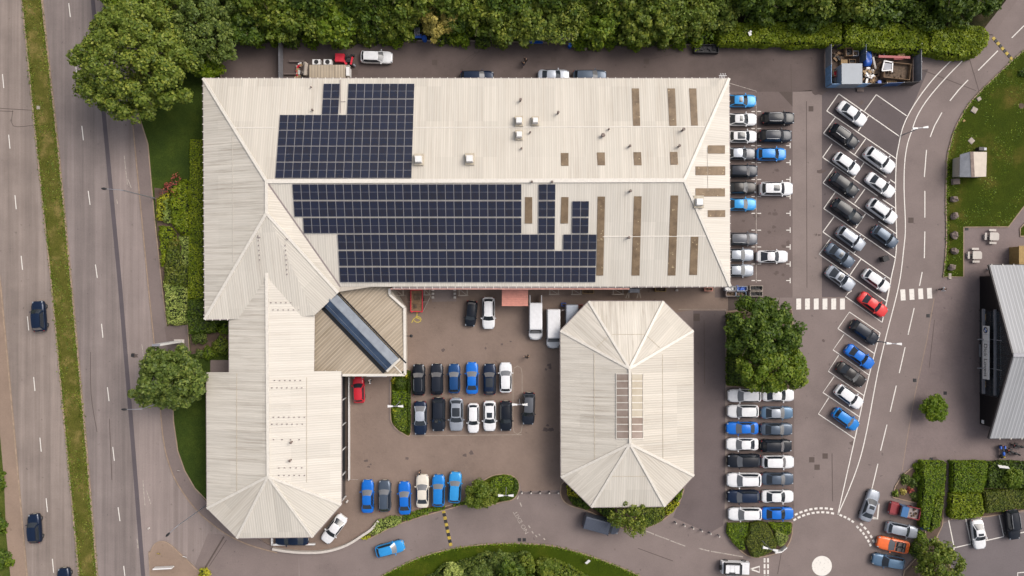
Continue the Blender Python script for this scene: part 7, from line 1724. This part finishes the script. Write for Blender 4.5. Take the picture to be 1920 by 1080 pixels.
def heap(px, py, a, b, h, mats, label, n=26, seed=1, name='scrap_heap'):
    random.seed(seed); q = P(px, py, h * .5); o_ = thing(name, label, 'scrap heap', (q.x, q.y, .015))
    for k, m in enumerate(mats):
        mb = MB()
        for i in range(n // len(mats)):
            x, y = random.gauss(0, a * .26), random.gauss(0, b * .26); mb.box((x, y, h * max(.12, .5 - abs(x) / a * .6 - abs(y) / b * .5) + random.uniform(0, .15)), (random.uniform(.2, .75), random.uniform(.15, .5), random.uniform(.1, .4)), random.uniform(0, 3))
        mb.build('debris', M[m], o_)
heap(1628, 137, 1.9, 2.2, .9, ('white', 'card', 'slab'), 'heap of white and tan rubbish right of the container', 26, 3); heap(1636, 151, 2.4, .9, .6, ('wood', 'card', 'junk'), 'heap of brown timber along the compound front', 18, 5); heap(1690, 147, 3.2, 1.2, .6, ('soil', 'junk', 'wood'), 'heap of dark soil and scrap below the big skip', 30, 7); heap(1573, 108, 2.0, 1.6, .5, ('dark', 'junk', 'wood'), 'dark scrap heap behind the left compound fence', 20, 9); heap(1645, 132, 1.2, 2.6, .35, ('junk', 'wood', 'soil'), 'flat brown rubbish between white heap and big skip', 18, 10)
o = thing('timber_plank', 'pale plank leaning below the blue tarpaulin', 'plank', P(1641, 116, .8)); mb = MB(); mb.beam(P(1637, 107, 1.1), P(1642, 129, .5), .28, .06); mb.beam(P(1638.5, 108, 1.0), P(1643, 129, .45), .1, .06); mb.build('board', M['concrete'], o, True)

# north yard: plant, tractor, skip line
o = thing('plant_unit', 'ribbed cream plant box with twin fan units against the north wall', 'plant unit', P(612, 133)); q0, q1 = P(580, 122, 2.6), P(647, 150, 2.6)
mb = MB(); mb.prism([(q0.x, q1.y - 1.2), (q1.x, q1.y - 1.2), (q1.x, q0.y), (q0.x, q0.y)], 0, 2.5); mb.build('casing', M['wall'], o, True)
roof_shell('ribbed_top', [[(q0.x - .05, q1.y - 1.2, 2.6), (q1.x + .05, q1.y - 1.2, 2.6), (q1.x + .05, q0.y + .05, 2.56), (q0.x - .05, q0.y + .05, 2.56)]], M['roof_annex'], o, .08)
mb = MB(); q = P(573, 123, 1.8); mb.tube((q.x, q.y - 1.5, 1.9), (q.x + .1, q.y + .3, 1.9), .33, .3, 12); mb.tube((q.x, q.y + .2, 1.9), (q.x - .3, q.y + .5, 1.2), .3, .28, 12); mb.build('duct', M['slab'], o, True)
for px in (593, 614): 
    q = P(px, 116, 1.5); mb = MB(); mb.box((q.x, q.y, 1.0), (1.15, .75, 1.0)); fu = mb.build('fan_unit', M['white'], o, True); mb = MB(); mb.disc((q.x, q.y, 1.505), .33, 20, 0, .03); f2 = mb.build('fan_grille', M['dark'], fu, True); 
for py in (115, 139): mb = MB(); mb.beam(P(543 if py == 115 else 533, py, .25), P(571, py, .25), .35 if py == 115 else .2, .35); mb.build('ground_duct', M['eastbay'], o, True)
o = thing('tractor', 'small red tractor with a red front box in the north yard', 'tractor', P(650, 113))
mb = MB(); q = P(637, 108, 1.0); mb.box((q.x, q.y, .8), (1.35, 1.2, .5), R(-3)); mb.build('front_box', M['red'], o, True)
mb = MB(); q = P(652, 111, 1.2); mb.beam(P(644, 112, .9), P(650, 121, .9), .3, .25); mb.beam(P(661, 107, 1.0), P(658, 121, 1.0), .22, .25); mb.build('arm', M['red'], o, True)
mb = MB(); q = P(653, 110, 1.1); mb.box((q.x, q.y, .8), (.75, 1.0, .7)); mb.build('seat_platform', M['dark'], o, True); mb = MB(); q = P(653, 108, 1.6); mb.box((q.x, q.y, 1.2), (.5, .45, .12)); mb.box((q.x, q.y + .22, 1.4), (.5, .1, .4)); mb.build('seat', M['wall_dark'], o, True)
for px, py in ((646, 104), (661, 104), (648, 123), (661, 122)): w_ = wheel_mesh(.34, .24).build('wheel', M['tyre'], o); w_.location = P(px, py, .34) - o.location; w_.location.z = .35
def gas(px, py, m, label, n=2): 
    q = P(px, py, .6); o_ = thing('canister_pair', label, 'canisters', (q.x, q.y, .01))
    for k in range(n): mb = MB(); mb.tube((k * .36, 0, 0), (k * .36, 0, .7), .16, .16, 12); mb.tube((k * .36, 0, .7), (k * .36, 0, .85), .13, .05, 12); mb.build('canister', M[m], o_)
gas(650, 124, 'concrete', 'cream canisters beside the red tractor'); gas(664, 122, 'palegrey', 'single pale canister right of the red tractor', 1)
o = thing('white_cabinet', 'narrow white cabinet right of the ribbed plant box', 'cabinet', P(656, 139, 1.4)); mb = MB(); mb.box((0, 0, .7), (.45, 1.3, 1.4)); mb.build('cabinet', M['white'], o); mb = MB(); mb.box((-.28, 0, .5), (.1, .8, .8)); mb.build('door', M['gutter'], o)
heap(560, 133, .8, 2.4, .9, ('slab', 'red', 'white', 'card'), 'narrow stack of red and white oddments left of the plant box', 24, 12, 'oddments_heap')
def plank(a, b, wd, m, label, z=.35): o_ = thing('yard_plank', label, 'plank', (P(*a) + P(*b)) / 2, 0, 'planks along the hedge'); mb = MB(); mb.beam(P(a[0], a[1], z), P(b[0], b[1], z), wd, .12); mb.beam(P(a[0], a[1] - .6, z + .1), P(b[0], b[1] - .6, z + .1), wd * .5, .06); mb.build('board', M[m], o_, True)
plank((650, 72.5), (688, 74.5), .28, 'steel', 'grey rail lying along the hedge above the white yard car'); plank((822, 75.5), (857, 74.5), .42, 'white', 'white plank along the hedge right of the blue trolleys')
o = thing('yard_trolley', 'blue trolley with white panels tucked into the hedge', 'trolley', P(784, 70, .8)); mb = MB(); mb.box((0, 0, .45), (1.1, .5, .3)); mb.build('base', M['blue'], o)
for k in range(3): mb = MB(); mb.box((-.35 + k * .3, .55, .7), (.12, 1.1, .7)); mb.build('panel', M['palegrey'], o)
barrel(795, 70.5, 'blue', 'blue barrel beside the blue trolley in the hedge', .38, 1.0)
o = thing('skip_trolley', 'low blue trolley piled with white sacks by the hedge', 'trolley', P(1003, 79, .6)); mb = MB(); mb.box((0, 0, .35), (2.3, .6, .3)); mb.build('base', M['blue'], o)
for k, x in enumerate((-.75, -.45, 1.15)): mb = MB(); mb.ell((x, .12, .75), (.34, .3, .3), 9, 6, 0, .12); mb.build('sack', M['palegrey'], o)
o = thing('lean_to_shed', 'rusty pale shed roof half under the hedge', 'shed', P(1047, 77, 1.6)); mb = MB(); mb.box((0, 0, .75), (3.0, .7, 1.5)); mb.build('wall', M['wall_dark'], o); M['rustyroof'] = plain('rust_streaked_sheet', hx(176, 160, 148), .7, var=.35, sc=3); mb = MB(); mb.box((0, 0, 1.56), (3.2, .85, .08)); mb.build('roof', M['rustyroof'], o)
crate(1324, 92, 3.6, 1.2, .8, -1, 'dark', 'long black open trailer against the hedge', 'trailer', 'trailer', 'dark')
o = thing('white_scrap', 'small white scrap lying on top of the bright hedge', 'litter', P(1406, 63, 2.5)); o.location.z = 2.35; mb = MB(); mb.box((0, 0, .1), (.35, .6, .15), .4); mb.box((.1, .25, .18), (.3, .3, .1), .9); mb.build('scrap', M['white'], o)
o = thing('white_bag', 'small white bag on the yard beside the hedge', 'litter', P(1097, 92)); mb = MB(); mb.ell((0, 0, .2), (.25, .3, .22), 8, 6, 0, .2); mb.build('bag', M['slab'], o)
# wheelie bin in the empty slanted bay
o = thing('wheelie_bin', 'black wheelie bin standing in an empty slanted bay', 'bin', P(1658, 485, .6), R(20)); o.location.z = .017; mb = MB(); mb.box((0, 0, .55), (.75, .7, 1.0), 0, 0, 1.1); mb.build('bin_body', M['wall_dark'], o); mb = MB(); mb.box((0, 0, 1.09), (.86, .8, .07)); mb.build('lid', M['dark'], o)
for s in (-1, 1): mb = MB(); mb.tube((-.35, s * .3, .12), (-.35, s * .38, .12), .12, .12, 10); mb.build('wheel', M['tyre'], o)
# south eaves of the workshop: canopy, racks, trailer
o = thing('door_canopy', 'pale red ribbed canopy over a workshop doorway', 'canopy', P(965, 557)); a, b = P(941, 541, 3.2), P(990, 574, 2.8)
mb = MB()
for k in range(8): x0 = a.x + (b.x - a.x) * 0; y0_ = a.y + (b.y - a.y) * k / 8; y1_ = a.y + (b.y - a.y) * (k + .96) / 8; z0_ = 3.2 - .4 * k / 8; mb.add([(a.x, y0_, z0_), (b.x, y0_, z0_), (b.x, y1_, z0_ - .03), (a.x, y1_, z0_ - .03), (a.x, y0_, z0_ - .08), (b.x, y0_, z0_ - .08), (b.x, y1_, z0_ - .11), (a.x, y1_, z0_ - .11)], [(3, 2, 1, 0), (4, 5, 6, 7), (0, 1, 5, 4), (2, 3, 7, 6), (1, 2, 6, 5), (3, 0, 4, 7)])
mb.build('ribbed_sheet', M['pinkred'], o, True)
for px in (941, 990): q = P(px, 573, 2.7); mb = MB(); mb.tube((q.x, q.y, 0), (q.x, q.y, 2.7), .06); mb.build('post', M['pinkred'], o, True)
def rack(x0, x1, y1, label):
    a, b = P(x0, 542, 1.8), P(x1, y1, 1.8); o_ = thing('steel_rack', label, 'rack', ((a.x + b.x) / 2, (a.y + b.y) / 2, 0), 0, 'steel door racks along the workshop wall')
    for x in (a.x, b.x):
        mb = MB(); mb.beam((x, a.y, 1.8), (x, b.y, 1.8), .1, .1); mb.tube((x, b.y, 0), (x, b.y, 1.85), .06); mb.build('side_frame', M['slab'], o_, True)
    mb = MB(); mb.beam((a.x - .15, b.y, 1.8), (b.x + .15, b.y, 1.8), .12, .1); mb.beam((a.x, a.y, 1.78), (b.x, b.y, 1.78), .07, .06); mb.build('cross_bar', M['slab'], o_, True)
for x0, x1, y1, lb in ((738, 756, 554, 'steel rack between the annex corner and the red trailer'), (796, 806, 553, 'narrow steel rack right of the red trailer'), (861, 876, 554, 'steel rack above the small black car'), (1031, 1047, 552, 'steel rack above the second white van'), (1073, 1089, 552, 'steel rack right of the second white van'), (1150, 1168, 552, 'steel rack above the middle of the pavilion')): rack(x0, x1, y1, lb)
for px, lb in ((812, 'white stub posts on the left of the loading pad'), (853, 'white stub posts on the right of the loading pad')):
    o = thing('stub_posts', lb, 'posts', P(px, 550)); 
    for k in range(3): mb = MB(); mb.box((0, .5 - k * .55, .3), (.35, .35, .6), 0, 0, .9); mb.build('stub', M['concrete'], o)
o = thing('flat_trailer', 'red framed flat trailer with a brown bed over the wheelchair bay', 'trailer', P(781, 564, .8), R(-90)); o.location.z = .017
mb = MB(); mb.box((0, 0, .6), (3.1, 1.6, .1)); mb.build('bed', M['wood'], o)
for s in (-1, 1): mb = MB(); mb.box((0, s * .86, .68), (3.2, .12, .22)); mb.build('side_rail', M['red'], o)
for s in (-1, 1): mb = MB(); mb.box((s * 1.6, 0, .68), (.12, 1.6, .2)); mb.build('end_rail', M['red'], o)
for s in (-1, 1): mb = MB(); mb.ell((1.68, s * .75, .7), (.08, .14, .09), 8, 5); mb.build('tail_light', M['red'], o); w_ = wheel_mesh(.28, .18).build('wheel', M['tyre'], o); w_.location = (-.2, s * .95, .28)
mb = MB(); mb.box((-.6, .1, .75), (1.0, .9, .2)); mb.box((.8, -.2, .74), (.6, .5, .18)); mb.build('load', M['junk'], o)
o = thing('tow_bar', 'thin grey pole leaning between red trailer and steel rack', 'pole', P(799, 570)); mb = MB(); mb.tube(P(793, 584, .1), P(807, 556, .9), .05); mb.tube(P(807, 556, .85), P(807, 556, .95), .07); mb.build('pole', M['slab'], o, True)
def boxy(px, py, a, b, h, m, label, name='parts_crate', cat='crate', rz=0): crate(px, py, a, b, h, rz, m, label, name, cat, 'junk', group='parts crates along the workshop wall')
boxy(1103, 547, 1.7, .6, .6, 'card', 'tan crate right of the racks by the second van'); boxy(1238, 542.5, 1.6, .7, .8, 'tan', 'yellowish crate below the right half of the south eaves'); boxy(1328, 542.5, 1.2, .55, .7, 'pinkred', 'reddish crate below the right end of the south eaves')
o = thing('car_trestle', 'grey lifting trestle on splayed legs below the south eaves', 'trestle', P(1187, 546, 1.0)); mb = MB(); mb.box((0, .1, 1.0), (1.7, .7, .35), 0, 0, .8); mb.build('load', M['palegrey'], o)
for x, d in ((-.75, -.35), (-.75, .1), (.7, -.1), (.7, .45)): mb = MB(); mb.beam((x, .1, .9), (x + d, -1.0, .05), .12, .1); mb.build('leg', M['slab'], o)
for x in (-1.0, 1.0): mb = MB(); mb.beam((x * .8, .2, 1.0), (x * 1.6, .8, 1.1), .1, .08); mb.build('arm', M['slab'], o)
bollard(1268, 544, 'white bollard between yellowish and reddish crates', None, 'white', .16, .6)
CB = 'wire cages at the lower right corner of the workshop'
for px, py, m, f, lb in ((1368, 541, 'palegrey', 'white', 'white cage of pale scrap at the workshop corner, leftmost of the top row'), (1390, 541, 'palegrey', 'blue', 'cage with a bright blue sheet in the middle of the top row'), (1417, 540, 'slab', 'dark', 'large dark-filled cage at the right end of the top row'), (1370, 551, 'gutter', 'junk', 'dark cage at the left end of the front row'), (1388, 551, 'bluegrey', 'junk', 'blue-grey cage in the middle of the front row'), (1417, 551, 'slab', 'dark', 'large dark-filled cage at the right end of the front row')):
    crate(px, py, 1.6 if px < 1400 else 1.9, .72, .9, 0, m, lb, 'wire_cage', 'cage', f, group=CB)
for px, py, m, lb in ((1057, 571, 'blue', 'blue crate behind the second white van'), (1083, 574.5, 'deepred', 'red slatted bench beside the pavilion roof corner')): crate(px, py, .7 if m == 'blue' else 1.5, .5, .5, 0, m, lb, 'yard_crate', 'crate', 'junk')
o = thing('wheeled_bench', 'grey wheeled work frame between second van and hidden silver van', 'work frame', P(1062, 580, .8)); mb = MB(); mb.beam((-.8, -.2, .7), (.6, .3, .7), .12, .1); mb.beam((-.1, -.4, .6), (1.3, -.5, .6), .5, .2); mb.build('frame', M['gutter'], o)
for x in (-.6, .5): mb = MB(); mb.tube((x, 0, 0), (x, 0, .7), .05); mb.build('leg', M['gutter'], o)

# ---------------------------------------------------------------- people and motorcycles
def skin_obj(name, verts, edges, radii, mat, parent, root=0, sub=1):
    me = bpy.data.meshes.new(name); me.from_pydata(verts, edges, []); me.materials.append(mat)
    o_ = bpy.data.objects.new(name, me); COL.objects.link(o_); o_.parent = parent
    o_.modifiers.new('skin', 'SKIN')
    if not me.skin_vertices: return o_
    for i, r_ in enumerate(radii): me.skin_vertices[0].data[i].radius = (r_, r_); me.skin_vertices[0].data[i].use_root = (i == root)
    sm = o_.modifiers.new('sub', 'SUBSURF'); sm.levels = sub; sm.render_levels = sub
    return o_
def person(px, py, ang, top, legs, label, arm=0.15, stride=.22, reach=None):
    q = P(px, py, 1.2); o_ = thing('person', label, 'person', (q.x, q.y, .017), R(ang), None)
    V = [(0, 0, .95), (0, 0, 1.15), (0, 0, 1.38), (0, 0, 1.48), (.01, 0, 1.60)]; E = [(0, 1), (1, 2), (2, 3), (3, 4)]; Rd = [.13, .125, .15, .058, .085]
    arms = []
    for s in (-1, 1):
        sw = arm * s; b_ = len(V); up = reach if (reach and s == 1) else None
        if up: J = [(0, s * .19, 1.40), (.28, s * .24, 1.25), (.52, s * .20, 1.22), (.60, s * .19, 1.22)]
        else: J = [(0, s * .20, 1.40), (-sw * .5, s * .26, 1.12), (sw * .6 + .06, s * .25, .87), (sw * .7 + .10, s * .24, .79)]
        V += J; E += [(2, b_), (b_, b_ + 1), (b_ + 1, b_ + 2), (b_ + 2, b_ + 3)]; Rd += [.062, .047, .032, .034]; arms.append(b_)
        hx_, hy_, hz_ = J[3]; d = (Vector(J[3]) - Vector(J[2])).normalized(); sd_ = Vector((0, 1, 0)).cross(d).normalized() if abs(d.y) < .9 else Vector((1, 0, 0))
        for f, (off, ln) in enumerate(((-.028, .075), (-.009, .085), (.010, .08), (.028, .062), (.04, .05))):
            k = len(V); e = Vector(J[3]) + sd_ * off * (1.5 if f == 4 else 1)
            e1 = e + d * ln * (.55 if f < 4 else .3) + sd_ * (.02 if f == 4 else 0); e2 = e1 + (d + Vector((.25, 0, 0))).normalized() * ln * .5
            V += [tuple(e1), tuple(e2)]; E += [(b_ + 3, k), (k, k + 1)]; Rd += [.0095, .008]
    for s in (-1, 1):
        b_ = len(V); st = stride * s
        V += [(0, s * .10, .88), (st * .55 + .03, s * .105, .48), (st * .9, s * .105, .09), (st * .9 + .17, s * .115, .04)]; E += [(0, b_), (b_, b_ + 1), (b_ + 1, b_ + 2), (b_ + 2, b_ + 3)]; Rd += [.095, .062, .042, .036]
    body = skin_obj('body', V, E, Rd, M['skin'], o_)
    a0, a1 = arms
    JV = [V[0], V[1], V[2], V[a0], V[a0 + 1], V[a0 + 2], V[a1], V[a1 + 1], V[a1 + 2]]
    skin_obj('jacket', JV, [(0, 1), (1, 2), (2, 3), (3, 4), (4, 5), (2, 6), (6, 7), (7, 8)], [.15, .145, .175, .082, .062, .046, .082, .062, .046], M[top], o_)
    lb_ = len(V) - 8; TV = [V[0], V[lb_], V[lb_ + 1], V[lb_ + 2], V[lb_ + 4], V[lb_ + 5], V[lb_ + 6]]
    skin_obj('trousers', TV, [(0, 1), (1, 2), (2, 3), (0, 4), (4, 5), (5, 6)], [.145, .108, .076, .058, .108, .076, .058], M[legs], o_)
    mb = MB(); mb.ell((-.02, 0, 1.67), (.115, .10, .105), 12, 8); mb.ell((-.05, 0, 1.60), (.085, .092, .08), 10, 6); mb.build('hair', M['hair'], o_)
    mb = MB(); mb.ell((.105, 0, 1.60), (.02, .014, .022), 6, 5)
    for s in (-1, 1): mb.ell((0.0, s * .092, 1.61), (.024, .012, .034), 6, 5)
    mb.build('face_features', M['skin'], o_)
    mb = MB()
    for s in (-1, 1): mb.ell((.086, s * .034, 1.63), (.012, .014, .009), 6, 5)
    mb.build('eyes', M['dark'], o_)
    for s in (-1, 1):
        st = stride * s; mb = MB(); mb.ell((st * .9 + .08, s * .112, .045), (.15, .05, .055), 8, 6); mb.build('shoe', M['dark'], o_)
M['cloth_dark'] = plain('dark_cloth', hx(44, 42, 46), .9, var=.15); M['cloth_white'] = plain('white_shirt_cloth', hx(232, 232, 234), .9, var=.05); M['cloth_blue'] = plain('blue_jean_cloth', hx(60, 78, 110), .9, var=.15); M['cloth_tan'] = plain('tan_cloth', hx(150, 126, 96), .9, var=.15)
person(692.5, 716, 10, 'cloth_white', 'cloth_dark', 'person in a white shirt walking beside the small red classic car', .25)
person(787, 886.5, 200, 'cloth_dark', 'cloth_dark', 'person in dark clothes standing at the bonnet of the cream saloon', .1, .06, True)
person(990, 669, 160, 'cloth_dark', 'cloth_tan', 'person in a dark top crossing the courtyard near the second white van', .3, .25, True)
person(1770, 542, 180, 'cloth_white', 'cloth_dark', 'person in a white top walking past the zebra crossing', .3, .3)
person(985.5, 111, 50, 'cloth_dark', 'cloth_dark', 'person in black clothes in the north yard, upper of two', .25, .3)
person(981.5, 118, 230, 'cloth_dark', 'cloth_blue', 'person in a dark top and blue trousers in the north yard, lower of two', .25, .25)
def motorcycle(px, py, ang, main, label, extra=None):
    q = P(px, py, .7); o_ = thing('motorcycle', label, 'motorcycle', (q.x, q.y, .017), R(ang), 'motorcycles parked by the dark hedge')
    for sx in (.72, -.70): w_ = wheel_mesh(.32, .15).build('wheel', M['tyre'], o_); w_.location = (sx, 0, .32); rim_mesh(.32, .15).build('rim', M['rim'], w_)
    mb = MB(); mb.box((0, 0, .5), (.75, .3, .4)); mb.build('engine', M['gutter'], o_)
    mb = MB(); mb.ell((.18, 0, .86), (.34, .2, .17), 10, 6); mb.build('tank', M[main], o_)
    mb = MB(); mb.ell((-.38, 0, .84), (.42, .16, .08), 10, 6); mb.build('seat', M['dark'], o_)
    mb = MB(); mb.tube((.72, .1, .34), (.48, .1, 1.0), .035); mb.tube((.72, -.1, .34), (.48, -.1, 1.0), .035); mb.build('fork', M['steel'], o_)
    mb = MB(); mb.tube((.42, -.4, 1.05), (.5, 0, 1.0), .02); mb.tube((.5, 0, 1.0), (.42, .4, 1.05), .02); mb.build('handlebar', M['dark'], o_)
    mb = MB(); mb.ell((.7, 0, .92), (.16, .15, .16), 8, 6); mb.build('headlight', M[extra or main], o_)
    for s in (-1, 1): mb = MB(); mb.box((-.72, s * .3, .68), (.42, .2, .34)); mb.build('pannier', M[main if extra else 'dark'], o_)
    mb = MB(); mb.ell((-.95, 0, .78), (.08, .12, .06), 8, 5); mb.build('tail_light', M['car_tail'], o_)
motorcycle(1880.5, 848, 272, 'blue', 'blue motorcycle with a yellow nose beside the dark hedge', 'yellow'); motorcycle(1901.5, 849, 338, 'dark', 'black motorcycle right of the blue one, lower of two black ones'); motorcycle(1913, 837, 350, 'dark', 'black motorcycle under the edge of the steel roof, upper of two')
